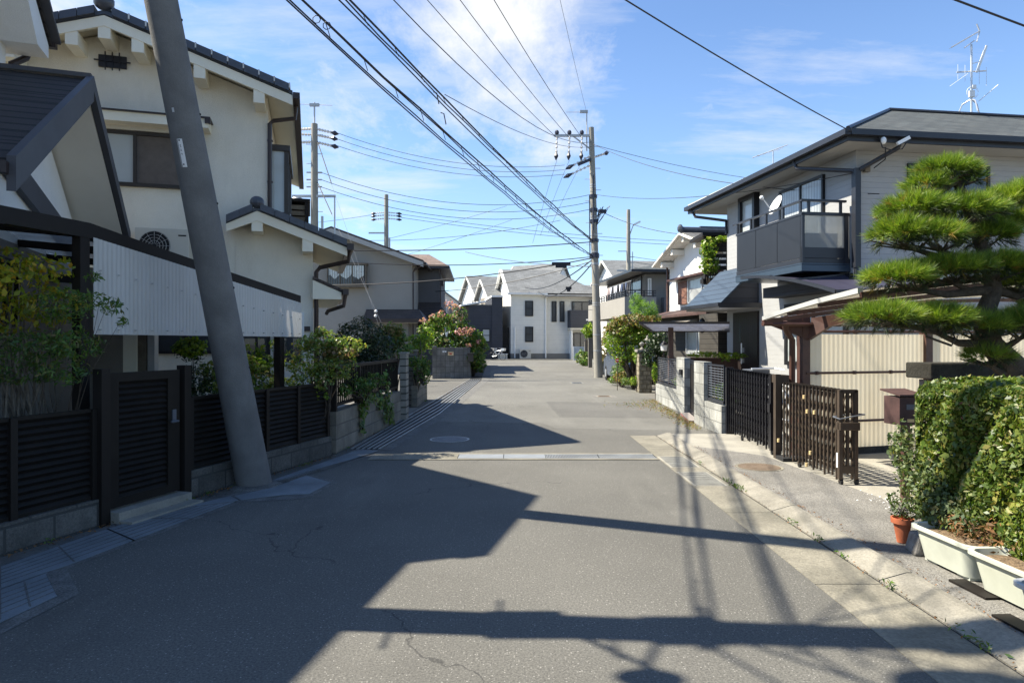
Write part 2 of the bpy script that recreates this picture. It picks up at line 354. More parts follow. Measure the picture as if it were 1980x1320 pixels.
M['bark'] = mat('bark', (.075,.058,.042), .95, var=.4, vscale=14, bump=3, bscale=35)
M['bark_l'] = mat('light_bark', (.15,.125,.095), .95, var=.35, vscale=14, bump=2, bscale=40)
M['rust_eave'] = mat('rusty_eave', (.065,.035,.028), .7, var=.3)
M['paint_blue'] = mat('pale_blue_gate', (.45,.52,.58), .5)
M['deck'] = mat('weathered_timber', (.16,.135,.10), .9, var=.3, vscale=6, fine=.2)
M['plate_p'] = mat('notice_plate', (.60,.46,.26), .6, var=.2, vscale=12)
M['red'] = mat('red_mark', (.45,.03,.02), .5)
M['door'] = mat('black_brown_door', (.022,.016,.015), .4, var=.2, brick=(98,.12,9,.006,(.01,.01,.01),1,0))
M['manhole'] = mat('cast_iron', (.12,.13,.14), .6, metal=.3, var=.15, bump=1.5, bscale=60)
M['manhole_b'] = mat('rusty_lid', (.13,.095,.065), .85, var=.2, bump=1)
# foliage colours
L = {}
L['hedge'] = leafm('hedge_leaf', [(.022,.045,.010),(.055,.10,.016),(.10,.15,.025),(.15,.19,.035),(.19,.17,.05)], .22, .42, .35)
L['hedge_w'] = leafm('weed_leaf', [(.08,.12,.06),(.12,.17,.08),(.09,.13,.035),(.14,.13,.05)], .3, .6)
L['dead'] = leafm('dead_leaf', [(.16,.075,.03),(.24,.12,.05),(.10,.06,.03)], .2, .8)
L['maple'] = leafm('yellow_green_leaf', [(.14,.20,.02),(.26,.30,.03),(.42,.38,.03),(.48,.27,.03)], .4, .5)
L['nandina'] = leafm('nandina_leaf', [(.03,.075,.018),(.07,.15,.028),(.13,.22,.04),(.16,.12,.04)], .35, .45)
L['dark'] = leafm('dark_leaf', [(.010,.022,.008),(.02,.045,.012),(.035,.06,.016)], .15, .4)
L['shrub'] = leafm('shrub_leaf', [(.04,.08,.014),(.10,.17,.025),(.18,.26,.045),(.28,.32,.09),(.24,.14,.05)], .35, .35, .6)
L['yellowg'] = leafm('fresh_leaf', [(.06,.13,.015),(.13,.23,.02),(.21,.30,.03),(.26,.28,.04)], .4, .45)
L['redtop'] = leafm('reddish_leaf', [(.06,.09,.02),(.15,.15,.03),(.20,.12,.05),(.25,.17,.08)], .3, .5)
L['willow'] = leafm('willow_leaf', [(.10,.20,.03),(.17,.30,.05),(.24,.36,.07)], .45, .5)
L['pink'] = leafm('pink_blossom', [(.45,.22,.25),(.58,.34,.36),(.50,.18,.24)], .3, .7)
L['needle'] = leafm('pine_needle', [(.06,.12,.014),(.12,.21,.02),(.22,.32,.035),(.31,.33,.06)], .25, .45)
L['needle_d'] = leafm('old_pine_needle', [(.015,.03,.010),(.03,.05,.014),(.05,.055,.02)], .1, .6)
L['needle_y'] = leafm('dry_pine_needle', [(.25,.17,.03),(.33,.23,.05)], .2, .6)
L['grass'] = leafm('weed_grass', [(.10,.14,.03),(.20,.19,.06),(.26,.18,.08),(.22,.08,.05)], .3, .6)
# ------------------------------------------------------------------ foliage builders
def leafcloud(name, C, N, size, mat_, parent, aspect=.45, jitter=.9, sizevar=.35, droop=0):
    C = np.asarray(C, float); N = np.asarray(N, float); n = len(C)
    nrm = N+rng.normal(size=(n, 3))*jitter; nrm /= np.linalg.norm(nrm, axis=1)[:, None]+1e-9
    d = rng.normal(size=(n, 3)); d[:, 2] -= droop; d -= (d*nrm).sum(1)[:, None]*nrm; d /= np.linalg.norm(d, axis=1)[:, None]+1e-9
    s = np.cross(nrm, d); L_ = size*(1+sizevar*rng.normal(size=n)).clip(.4, 2)[:, None]
    w = L_*aspect
    mid = C+nrm*L_*.10
    P = np.stack([C-d*L_*.5, mid-s*w*.5-nrm*0, C+d*L_*.5, mid+s*w*.5], 1).reshape(-1, 3)
    off = np.array(wloc(parent)) if parent else np.zeros(3)
    P = P-off
    me = bpy.data.meshes.new(name); me.vertices.add(n*4); me.vertices.foreach_set('co', P.astype('f').ravel())
    me.loops.add(n*4); me.loops.foreach_set('vertex_index', np.arange(n*4, dtype='i'))
    me.polygons.add(n); me.polygons.foreach_set('loop_start', np.arange(0, n*4, 4, dtype='i')); me.polygons.foreach_set('loop_total', np.full(n, 4, 'i'))
    me.update(); me.validate(); me.materials.append(mat_)
    o = bpy.data.objects.new(name, me); col.objects.link(o)
    if parent: o.parent = parent
    else: recenter(o)
    return o
def blobs(bl, n, shell=.55, flat=0):     # points in a set of ellipsoids, dense towards the outside, clumped
    vol = np.array([b[3]*b[4]*b[5] for b in bl])**.7; k = rng.choice(len(bl), n, p=vol/vol.sum())
    B = np.array(bl)[k]; d = rng.normal(size=(n, 3)); d /= np.linalg.norm(d, axis=1)[:, None]
    r = shell+(1-shell)*rng.random(n)**.6
    lump = 1+.16*np.sin(d[:, 0]*7+B[:, 0]*9)*np.cos(d[:, 2]*6+B[:, 1]*5)+.10*np.sin(d[:, 1]*11+d[:, 0]*5)
    C = B[:, :3]+d*B[:, 3:6]*(r*lump)[:, None]
    N = d/B[:, 3:6]; N /= np.linalg.norm(N, axis=1)[:, None]; N[:, 2] += .35
    return C, N
def clump(C, N, keep=.65, fr=3.0):      # drop leaves in noisy pockets so gaps show
    ph = rng.random(3)*6
    v = np.sin(C[:, 0]*fr*2.1+ph[0])*np.sin(C[:, 1]*fr*2.3+ph[1])*np.sin(C[:, 2]*fr*2.7+ph[2])+.35*rng.normal(size=len(C))
    k = v > np.quantile(v, 1-keep); return C[k], N[k]
def branches(mb, base, bl, r0, n=3, spread=.25):
    base = Vector(base)
    for b in bl:
        c = Vector(b[:3])
        for _ in range(n):
            e = c+Vector([random.uniform(-.6, .6)*b[3], random.uniform(-.6, .6)*b[4], random.uniform(-.3, .6)*b[5]])
            m1 = base.lerp(e, .35)+Vector((random.uniform(-1,1), random.uniform(-1,1), .5))*spread*.4
            m2 = base.lerp(e, .7)+Vector((random.uniform(-1,1), random.uniform(-1,1), .3))*spread*.4
            mb.tube([base, m1, m2, e], [r0, r0*.7, r0*.45, r0*.15], 6)
def shrub(name, label, cat, base, bl, n, size, lm, r0=.02, group=None, keep=.7, fr=3, aspect=.45, extra=None, nb=3, bark='bark', shell=.5, jitter=.9, droop=0):
    t = empty(name, label, cat, base, group)
    mb = MB(); branches(mb, base, bl, r0, nb); mb.build('stem', M[bark], t, True)
    C, N = blobs(bl, n, shell); C, N = clump(C, N, keep, fr)
    leafcloud('foliage', C, N, size, L[lm], t, aspect, jitter=jitter, droop=droop)
    if extra:
        for nm, m2, bl2, n2, s2 in extra:
            C, N = blobs(bl2, n2, .6); C, N = clump(C, N, .7, 8); leafcloud(nm, C, N, s2, L[m2], t, .8)
    return t
# ------------------------------------------------------------------ building helpers
def facemap(face, at):
    if face == 'front': return lambda a, o, z: (a, at-o, z)
    if face == 'left': return lambda a, o, z: (at-o, a, z)
    if face == 'right': return lambda a, o, z: (at+o, a, z)
def fbox(mb, fm, a0, a1, o0, o1, z0, z1):
    p, q = fm(a0, o0, z0), fm(a1, o1, z1)
    mb.box(min(p[0],q[0]), max(p[0],q[0]), min(p[1],q[1]), max(p[1],q[1]), min(p[2],q[2]), max(p[2],q[2]))
def window(par, fr, face, at, a0, a1, z0, z1, fmat='bronze', pane='gl_dark', splits=(.5,), hsplit=None, t=.045, out=.05, name='window', pane2=None):
    fm = facemap(face, at); mb = MB(fr)
    fbox(mb, fm, a0, a1, 0, out, z0, z0+t); fbox(mb, fm, a0, a1, 0, out, z1-t, z1)
    fbox(mb, fm, a0, a0+t, 0, out, z0+t, z1-t); fbox(mb, fm, a1-t, a1, 0, out, z0+t, z1-t)
    for s_ in splits:
        c = a0+(a1-a0)*s_; fbox(mb, fm, c-t*.45, c+t*.45, 0, out*.9, z0+t, z1-t)
    if hsplit: c = z0+(z1-z0)*hsplit; fbox(mb, fm, a0+t, a1-t, 0, out*.8, c-t*.4, c+t*.4)
    w = mb.build(name, M[fmat], par)
    if pane2:
        c = a0+(a1-a0)*splits[0]
        g = MB(fr); fbox(g, fm, a0+t, c-t*.45, 0, out*.45, z0+t, z1-t); g.build('pane', M[pane], w)
        g = MB(fr); fbox(g, fm, c+t*.45, a1-t, 0, out*.45, z0+t, z1-t); g.build('pane', M[pane2], w)
    else:
        g = MB(fr); fbox(g, fm, a0+t*.98, a1-t*.98, 0, out*.45, z0+t*.98, z1-t*.98); g.build('pane', M[pane], w)
    return w
def gable_x(mb, x0, x1, y0, y1, yr, ze, zr, t=.12, ze2=None):
    """ridge runs along x at y=yr"""
    ze2 = ze if ze2 is None else ze2
    mb.prism([(x0,y0,ze),(x1,y0,ze),(x1,yr,zr),(x0,yr,zr)], (0,0,-t)); mb.prism([(x0,yr,zr),(x1,yr,zr),(x1,y1,ze2),(x0,y1,ze2)], (0,0,-t))
def gable_y(mb, x0, x1, xr, y0, y1, ze, zr, t=.12, ze2=None):
    ze2 = ze if ze2 is None else ze2
    mb.prism([(x0,y0,ze),(x0,y1,ze),(xr,y1,zr),(xr,y0,zr)], (0,0,-t)); mb.prism([(xr,y0,zr),(xr,y1,zr),(x1,y1,ze2),(x1,y0,ze2)], (0,0,-t))
def corr(name, fr, p0, p1, ztop0, ztop1, z0, z1, mat_, parent, period=.06, amp=.009, seg=6):
    """corrugated upright sheet from p0 to p1 (x,y), bottom z0..z1, top ztop0..ztop1"""
    p0, p1 = Vector(p0), Vector(p1); Ln = (p1-p0).length; d = (p1-p0)/Ln; nrm = Vector((-d.y, d.x)); n = int(Ln/period*seg)
    pts = []
    for i in range(n+1):
        t = i/n; a = amp*math.sin(2*math.pi*i/seg); q = p0+d*Ln*t+nrm*a
        pts += [(q.x, q.y, z0+(z1-z0)*t), (q.x, q.y, ztop0+(ztop1-ztop0)*t)]
    mb = MB(fr).add(pts, [(2*i, 2*i+2, 2*i+3, 2*i+1) for i in range(n)])
    return mb.build(name, mat_, parent, True)
def wire_pts(p, q, sag, n=16):
    p, q = Vector(p), Vector(q); return [tuple(p.lerp(q, i/n)-Vector((0,0,sag*4*(i/n)*(1-i/n)))) for i in range(n+1)]
def wire(p, q, sag, r, label, group='cables strung between the poles', m='cable', name='overhead_cable', n=16):
    o = MB().tube(wire_pts(p, q, sag, n), r, 5).build(name, M[m], None, True)
    return tag(o, label, 'cable', group)
# ================================================================== SETTING
def struct(name, mb, m, z=None):
    o = mb.build(name, m); o['kind'] = 'structure'; return o
gpoly = lambda pts, z: [(*G(*p)[:2], z) for p in pts]
struct('ground', MB().poly([(-900,-300,-.012),(900,-300,-.012),(900,1500,-.012),(-900,1500,-.012)]), M['ground'])
# left line of the properties (fence foot)
FA = G(0,1075); FB = G(205,1012); FC = G(340,966); FD = G(645,880)
road = MB().poly([(-3.9,-2,0),(2.0,-2,0),(2.0,11.43,0),(3.62,11.43,0),(3.9,18,0),(4.15,30,0),(4.6,45,0),(7,57,0),(45,60,0),(45,66,0),(-60,60,0),(-60,53,0),(-2.3,48,0),(-1.9,37,0),(-1.95,29.8,0),(-3.5,28.6,0),(-30,27.5,0),(-30,19.5,0),(-2.3,18.2,0),(-2.25,13,0),(-2.5,9.5,0),(-3.4,6.2,0),(-3.75,4.4,0)])
struct('road', road, M['road'])
# gutters: right
ap = MB()
ys = [-2,-.8,1.05,2.58,4.43,6.28,8.13,9.98,11.43]
for a, b in zip(ys, ys[1:]): ap.box(2.0,2.435,a+.005,b-.005,-.05,.004)
struct('gutter_apron', ap, M['conc'])
kb = MB()
ks = [-2,-1,.8,2.65,4.5,6.35,9.1,11.43]
for a, b in zip(ks, ks[1:]): kb.prism([(2.46,a+.006,.004),(2.64,a+.006,.055),(2.68,a+.006,.055),(2.68,a+.006,-.06),(2.46,a+.006,-.06)], (0,b-a-.012,0))
struct('kerb', kb, M['kerbc'])
struct('groove', MB().box(2.40,2.75,-2,11.42,-.06,-.006), M['groove'])
struct('pavement', MB().poly([(2.695,-2,.040),(5.2,-2,.040),(4.4,5.2,.040),(3.75,6.0,.040),(3.45,9.2,.040),(3.0,9.75,.040),(2.70,10.0,.040)]), M['pebble'])
struct('forecourt', MB().poly([(2.69,9.0,.034),(3.0,9.0,.034),(3.2,5.0,.034),(4.2,4.0,.034),(14,4.0,.034),(14,14,.034),(3.62,11.43,.034),(2.69,11.43,.034)]), M['conc_w'])
# gutters: left. concrete kerb first, steel cover plates on top
k1 = [(0,1227),(153,1148),(130,1100),(470,970),(560,966),(600,960),(655,932),(600,916),(745,874),(690,866),(650,884),(527,927),(449,956),(339,979),(205,1017),(0,1093)]
struct('gutter_kerb', MB().poly(gpoly(k1, .003)+[(-4.2,3.9,.003)][:0]), M['gravelc'])
pl = MB()
plates = [[(0,1098),(207,1024),(341,985),(445,960),(462,968),(128,1096),(92,1107),(0,1140)],
          [(0,1143),(91,1109),(111,1154),(0,1206)],
          [(466,968),(545,958),(598,956),(640,934),(592,920),(530,943),(470,951),(448,960)][:6]+[(452,960)],
          [(540,931),(585,918),(692,885),(735,872),(694,869),(650,886),(528,929)]]
for p in plates: pl.prism(gpoly(p, .006), (0,0,.004))
struct('gutter_cover', pl, M['plate'])
rb = MB()
for (i0, i1, o0, o1) in (((0,1098),(207,1024),(0,1138),(260,1047)),((207,1024),(341,985),(260,1047),(462,970)),((530,930),(692,886),(560,933),(732,873)),((0,1143),(91,1112),(0,1200),(111,1152))):
    a0, a1, b0_, b1_ = [Vector(G(*q)) for q in (i0,i1,o0,o1)]
    for k in range(1,6):
        p_, q_ = a0.lerp(b0_, k/6), a1.lerp(b1_, k/6); p_.z = q_.z = .0105; rb.beam(p_, q_, .008, .003)
    n_ = max(2, int((a1-a0).length/.5))
    for k in range(n_+1):
        p_, q_ = a0.lerp(a1, k/n_), b0_.lerp(b1_, k/n_); p_.z = q_.z = .0105; rb.beam(p_, q_, .012, .003)
struct('gutter_rib', rb, M['gravelc'])
ch = MB()
ch.poly(gpoly([(679,869),(735,869),(850,800),(930,735),(939,711),(925,711),(909,733),(850,768),(770,815)], .0035)); struct('gutter_channel', ch, M['groove'])
rl = MB()
for i in range(6):
    t = i/5
    a = Vector(G(680+t*53, 869)); b = Vector(G(850, 769+t*31)); c2 = Vector(G(908+t*21, 734))
    a.z = b.z = c2.z = .012
    rl.beam(a, b, .036, .012); rl.beam(b, c2, .036, .012)
struct('gutter_grating', rl, M['drain'])
struct('gutter_edge', MB().poly(gpoly([(736,869),(757,870),(870,800),(946,735),(951,711),(940,711),(931,735),(851,800)], .004)), M['gravelc'])
# far pavement strip
struct('far_kerb', MB().box(-30,30,58.6,58.9,0,.06), M['conc_w'])
# --- cross drain
t = empty('drain_channel', 'long narrow drain crossing the road between concrete edges', 'drain', (0,9.3,.0))
mb = MB(); mb.box(-1.95,1.99,9.50,9.58,.002,.010); mb.box(-1.95,1.99,9.08,9.16,.002,.010); mb.box(-1.95,-.75,9.16,9.50,.002,.009); mb.build('edge', M['conc'], t)
MB().box(-.75,1.99,9.16,9.50,.002,.004).build('channel', M['groove'], t)
for i, (a, b) in enumerate(((-.74,-.12),(-.11,.46),(.47,1.2),(1.21,1.98))):
    mb = MB(); mb.box(a,b,9.165,9.19,.004,.011); mb.box(a,b,9.47,9.495,.004,.011)
    n = int((b-a)/.022)
    if i == 1 or i == 0: mb.box(a,b,9.19,9.47,.006,.010)
    else:
        for k in range(n): mb.box(a+k*.022, a+k*.022+.011, 9.19, 9.47, .004, .010)
    mb.build('grating', M['drain'], t)
def lid(name, label, x, y, r, m, z, n=30):
    t = empty(name, label, 'manhole cover', (x,y,z))
    MB().lathe((x,y,z), [(r+.035,.0),(r+.035,.004),(r+.006,.004),(r+.006,.001)], n).build('frame', M['conc' if m=='manhole_b' else 'drain'], t)
    mb = MB().lathe((x,y,z), [(r,.0),(r,.006)], n)
    for k in range(8):
        a = k*math.pi/4; mb.box(x+r*.55*math.cos(a)-.03, x+r*.55*math.cos(a)+.03, y+r*.55*math.sin(a)-.01, y+r*.55*math.sin(a)+.01, z+.006, z+.008)
    mb.build('lid', M[m], t)
lid('manhole_cover', 'round grey iron manhole cover in the shaded left lane', -1.02,11.0,.29,'manhole',.001)
lid('manhole_cover', 'round rusty brown lid in the pebbled pavement beside the gates', 3.07,8.35,.25,'manhole_b',.041)
def rlid(label, x0, x1, y0, y1, m, z):
    t = empty('inspection_cover', label, 'access cover', ((x0+x1)/2,(y0+y1)/2,z))
    MB().box(x0-.03,x1+.03,y0-.03,y1+.03,z,z+.003).build('frame', M['conc_w'], t)
    mb = MB().box(x0,x1,y0,y1,z+.001,z+.006)
    for k in range(6):
        yy = y0+(y1-y0)*(k+.5)/6; mb.box(x0+.04,x1-.04,yy-.01,yy+.01,z+.006,z+.008)
    mb.build('lid', M[m], t)
rlid('nearer steel cover plate set in the concrete gutter by the cross drain', 2.04,2.36,7.45,8.2,'drain_l',.004)
rlid('farther dull steel cover plate set in the concrete gutter by the cross drain', 2.04,2.36,8.55,9.3,'drain_l',.004)
rlid('small rectangular cover in a pale concrete patch in the middle of the road', 2.5,2.85,19.4,19.75,'manhole_b',.004)
rlid('small dark rectangular cover in the sunlit road before the central pole', 2.3,2.7,25.6,26.2,'manhole',.004)
struct('road_patch', MB().poly([(2.35,19.2,.003),(3.0,19.15,.003),(3.05,19.95,.003),(2.35,20.0,.003)]), M['pebble'])
struct('old_asphalt', MB().poly([(-2.2,13.6,.0015),(.6,13.2,.0015),(.8,12.4,.0015),(3.6,12.0,.0015),(3.9,18,.0015),(4.15,30,.0015),(4.6,45,.0015),(7,57,.0015),(-1.8,57,.0015),(-1.8,37,.0015),(-1.2,28,.0015),(-1.6,16,.0015)]), asphalt('asphalt_old', (.182,.176,.154), .6))
struct('road_repair', MB().poly([(1.0,14.2,.0025),(3.7,14.0,.0025),(3.9,17.5,.0025),(.9,17.9,.0025)]), asphalt('asphalt_repair', (.145,.14,.125), .6))
# ================================================================== LEFT: dark fence
fd = Vector((FD[0]-FA[0], FD[1]-FA[1])).normalized(); fang = math.degrees(math.atan2(fd.y, fd.x))
FF = Fr(FA[0], FA[1], fang)         # local x runs along the fence away from the camera, y to the left (inside)
def fx(p): return FF.inv((*G(*p)[:2], 0))[0]
xg0, xg1, xe = fx((205,1012)), fx((340,966)), fx((640,881))
def lfence(label, a, b, posts, zt, lowz):
    t = empty('boundary_fence', label, 'fence', FF((a,0,0)), 'dark metal fences on a low block wall')
    MB(FF).box(a,b,.0,.12,-.02,lowz).build('block_base', M['blk_dark'], t)
    for i, (p, q) in enumerate(zip(posts, posts[1:])):
        mb = MB(FF); z = lowz+.03; n = int((zt-lowz-.03)/.055)
        prof = []
        for k in range(n*4+1):
            ph = k/4*2*math.pi; prof.append((.05-.012*math.cos(ph), z+(zt-z)*k/(n*4)))
        pts = []
        for yy, zz in prof: pts += [(p+.03,yy,zz),(q-.03,yy,zz)]
        mb.add(pts, [(2*k,2*k+1,2*k+3,2*k+2) for k in range(len(prof)-1)])
        mb.box(p+.03,q-.03,.035,.075,zt,zt+.03); mb.box(p+.03,q-.03,.035,.075,lowz+.005,lowz+.03)
        mb.build('panel', M['fence'], t)
    for p in posts: MB(FF).box(p-.028,p+.028,.02,.09,lowz,zt+.025).build('post', M['frame_dk'], t)
    return t
lfence('dark slatted fence on low blocks nearest the camera, before the gate', -4.4, xg0-.08, [-4.3,-2.2,fx((28,1065)),xg0-.1], .99, .235)
lfence('dark slatted fence on low blocks between the gate and the iron railing', xg1+.1, xe, [xg1+.13, xg1+1.0, fx((515,917)), fx((580,899)), xe-.04], 1.0, .28)
# gate
t = empty('garden_gate', 'dark slatted garden gate between two posts beside the leaning pole', 'gate', FF((xg0,0,0)))
for x in (xg0-.04, xg1+.02): MB(FF).box(x-.045,x+.045,-.03,.07,-.02,1.36).build('gate_post', M['frame_dk'], t)
p, q = xg0+.03, xg1-.06
mb = MB(FF); mb.box(p,q,.0,.045,1.24,1.32); mb.box(p,q,.0,.045,.12,.2); mb.box(p,p+.09,.0,.045,.2,1.24); mb.box(q-.15,q,.0,.045,.2,1.24); mb.build('frame', M['fence'], t)
mb = MB(FF); pts = []; n = 19
for k in range(n*4+1): pts += [(p+.09,.022-.012*math.cos(k/4*2*math.pi),.2+1.04*k/(n*4)),(q-.15,.022-.012*math.cos(k/4*2*math.pi),.2+1.04*k/(n*4))]
mb.add(pts, [(2*k,2*k+1,2*k+3,2*k+2) for k in range(n*4)]); mb.build('panel', M['fence'], t)
mb = MB(FF); mb.box(q-.10,q-.055,-.012,.0,.80,.93); mb.tube([(q-.08,-.02,.82),(q-.08,-.06,.82),(q-.17,-.06,.82)],.010,6); h = mb.build('handle', M['cable_g'], t)
mb = MB(FF); mb.box(xg0+.01,xg1-.03,-.12,.75,-.02,.10); mb.box(xg0+.01,xg1-.03,-.26,-.12,-.02,.03)
tag(mb.build('doorstep', M['conc_w']), 'pale concrete doorstep under the dark garden gate', 'step')
# paving slab behind the fence
struct('left_garden_ground', MB(FF).poly([(-5,.12,.08),(xe,.12,.08),(xe,9,.08),(-5,9,.08)]), M['ground'])
# ================================================================== canopy with screen
c0 = Vector((-3.93,6.2)); cd = Vector((.87,3.4)).normalized(); cang = math.degrees(math.atan2(cd.y, cd.x))
CF = Fr(c0.x, c0.y, cang)           # x along, y to the left
CL = (Vector((-3.06,9.6))-c0).length
t = empty('side_canopy', 'flat dark framed canopy with a white corrugated screen above the garden fence', 'canopy', CF((0,0,0)))
bz = lambda x: 2.69 if x < 0 else 2.69-.44*(x/CL)**.95
xs = [-1.6,-.8,0,.7,1.4,2.1,2.8,CL]
for a, b in zip(xs[:1], xs[-1:]):
    mb = MB(CF)
    for u, v in zip(xs, xs[1:]): mb.prism([(u,-.05,bz(u)-.14),(v,-.05,bz(v)-.14*(1-.25*v/CL)),(v,-.05,bz(v)),(u,-.05,bz(u))], (0,.10,0))
    mb.build('front_beam', M['canopy_bm'], t)
for x, pz in ((-.05,2.6),(CL-.45,2.25)): MB(CF).box(x-.05,x+.05,-.045,.05,.0,pz).build('post', M['canopy_bm'], t)
mb = MB(CF)
for u, v in zip(xs, xs[1:]): mb.prism([(u,.05,bz(u)-.03),(v,.05,bz(v)-.03),(v,2.3,bz(v)+.22),(u,2.3,bz(u)+.22)], (0,0,.012))
mb.build('roof_sheet', M['can_roof'], t)
for x in (-1.4,-.7,.0,.8,1.6,2.4,3.2):
    MB(CF).beam((x,.05,bz(x)-.09),(x,2.3,bz(x)+.16),.05,.08).build('rafter', M['canopy_bm'], t)
MB(CF).box(-1.6,CL,2.28,2.36,2.35,2.45).build('wall_plate', M['canopy_bm'], t)
s = corr('corrugated_screen', CF, (0.02,-.065), (CL,-.065), bz(0)-.13, bz(CL)-.105, 1.665, 1.665, M['screen'], t, .052, .003)
mb = MB(CF)
for k in range(17):
    for zz in (1.71, None):
        x = .08+k*(CL-.16)/16; z_ = 1.71 if zz else 1.71+(bz(x)-.30-1.71)*.82
        mb.lathe((x,-.085,z_-.006), [(.001,0),(.010,0),(.010,.012),(.001,.012)], 6)
mb.build('screw', M['steel'], s)
# ================================================================== near house
NF = Fr(-5.76,7.46,20)             # verge plane of the upper gable, ridge at y=0
t = empty('gabled_house', 'nearest white house with dark shingled gable roofs behind the garden canopy', 'house', NF((-2,0,0)))
mb = MB(NF); mb.box(-7,-.45,-1.75,1.86,0,5.72); mb.prism([(-.45,-1.75,5.70),(-.45,1.86,5.70),(-.45,1.0,6.42),(-.45,0,7.15),(-.45,-1.0,6.5)],(-6.5,0,0))
mb.build('upper_wall', M['white'], t)
rf = MB(NF)
rf.prism([(-7,-2.15,5.88),(0,-2.15,5.88),(0,0,7.34),(-7,0,7.34)],(0,0,-.12)); rf.prism([(-7,0,7.34),(0,0,7.34),(0,2.15,5.88),(-7,2.15,5.88)],(0,0,-.12))
r_ = rf.build('upper_roof', M['roof_dk'], t)
mb = MB(NF); mb.beam((.03,2.18,5.82),(.03,0,7.30),.05,.16,(1,0,0)); mb.beam((.03,0,7.28),(.03,-2.2,5.78),.05,.22,(1,0,0)); mb.build('bargeboard', M['trimgrey'], r_)
mb = MB(NF); mb.prism([(-.02,2.10,5.74),(-.02,.9,6.56),(-.02,.9,6.34),(-.02,1.62,5.56),(-.02,2.10,5.56)],(-1.0,0,0)); mb.build('boxed_eave', M['white'], r_)
mb = MB(NF); mb.beam((.05,2.20,5.80),(-6,2.20,5.80),.10,.10); mb.tube([(-.25,2.20,5.74),(-.30,2.15,5.55),(-.42,1.98,5.38),(-.42,1.98,5.30),(-.42,1.98,4.6)],.045,8); mb.build('downpipe', M['gutter_b'], t)
# wing with eave towards the street
mb = MB(); mb.poly([(-5.3,5.25,5.5),(-5.6,3.6,5.5),(-6.2,-.5,5.5),(-11,-.5,7.4),(-11,5.25,7.6)]); 
mb = MB(); mb.prism([(-5.26,5.34,5.6),(-5.56,3.54,5.6),(-6.2,-.5,5.6),(-11,-.5,7.3),(-11,5.34,7.3)],(0,0,-.14)); mb.build('wing_roof', M['roof_dk'], t)
MB().prism([(-5.9,5.0,0),(-6.15,3.6,0),(-6.8,-.2,0),(-11,-.2,0),(-11,5.0,0)],(0,0,5.6)).build('wing_wall', M['white'], t)
# street gable over the ground floor
A = Vector((-5.03,8.0,4.71)); PF = Fr(A.x, A.y, 19)
N_ = PF.inv((-4.27,5.67,3.27)); F_ = PF.inv((247-990)/F*9.9*Vector((1,0,0))+Vector((0,9.9,3.27)))
ya, yb = -2.48, 2.05
rf = MB(PF); rf.prism([(-4,ya,3.14),(0,ya,3.14),(0,0,4.71),(-4,0,4.71)],(0,0,-.07)); rf.prism([(-4,0,4.71),(0,0,4.71),(0,yb,3.2),(-4,yb,3.2)],(0,0,-.07))
r_ = rf.build('porch_roof', M['roof_dk'], t)
mb = MB(PF); mb.prism([(.05,ya-.02,3.16),(.05,0,4.76),(.05,0,4.46),(.05,ya-.02,2.86)],(-.07,0,0)); mb.build('bargeboard', M['trimgrey'], r_)
mb = MB(PF); mb.prism([(.05,yb+.02,3.22),(.05,0,4.757),(.05,0,4.58),(.05,yb+.02,3.04)],(-.07,0,0)); mb.build('bargeboard', M['trimgrey'], r_)
mb = MB(PF); mb.beam((.02,.05,4.76),(-4,.05,4.76),.14,.05); mb.build('ridge_cap', M['trimgrey'], r_)
mb = MB(PF); mb.prism([(-.03,0.02,4.60),(-.03,yb-.05,3.09),(-.9,yb-.05,3.09),(-.9,0.02,4.60)],(0,0,-.02)); mb.prism([(-.03,-.02,4.60),(-.03,ya+.05,3.03),(-.9,ya+.05,3.03),(-.9,-.02,4.60)],(0,0,-.02)); mb.build('soffit', M['soffit'], r_)
mb = MB(PF); mb.box(-4,.0,ya-.10,ya-.01,3.0,3.10); mb.build('gutter', M['gutter_b'], r_)
mb = MB(PF); mb.prism([(-.58,ya+.35,0),(-.58,yb-.35,0),(-.58,yb-.35,3.2),(-.58,0,4.58),(-.58,ya+.35,3.05)],(-3,0,0)); mb.build('gable_wall', M['white'], t)
mb = MB(PF); mb.prism([(-.57,yb-.40,2.98),(-.57,-1.3,3.72),(-.57,-1.3,3.42),(-.57,yb-.40,2.70)],(.07,0,0)); mb.build('gable_brace', M['trimgrey'], t)
MB(PF).box(-4,-.57,ya+.33,yb-.33,-.0,2.66).build('ground_floor_wall', M['taupe'], t)
window(t, PF, 'right', -.57, -1.45, -.70, 1.75, 2.45, 'black', 'gl_dark', (.25,.5,.75), None, .04, .10, 'barred_window')
MB(PF).box(-1.2,-.55,yb-.32,yb+.25,0,2.9).build('wall_return', M['grey_m'], t)
mb = MB(PF); mb.box(-.62,-.50,yb+.25,yb+.35,0,2.7); mb.build('corner_post', M['deck'], t)
MB().box(-5.62,-5.08,8.8,9.0,.08,2.5).build('partition_wall', M['taupe'], t)
MB().box(-5.08,-4.90,8.78,9.0,.08,2.5).build('pale_pilaster', M['cream_trim'], t)
MB().box(-4.90,-4.79,8.8,8.98,.08,2.5).build('door_jamb', M['deck'], t)
MB().box(-4.77,-4.68,8.8,8.9,.08,2.5).build('door_frame', M['alu'], t)
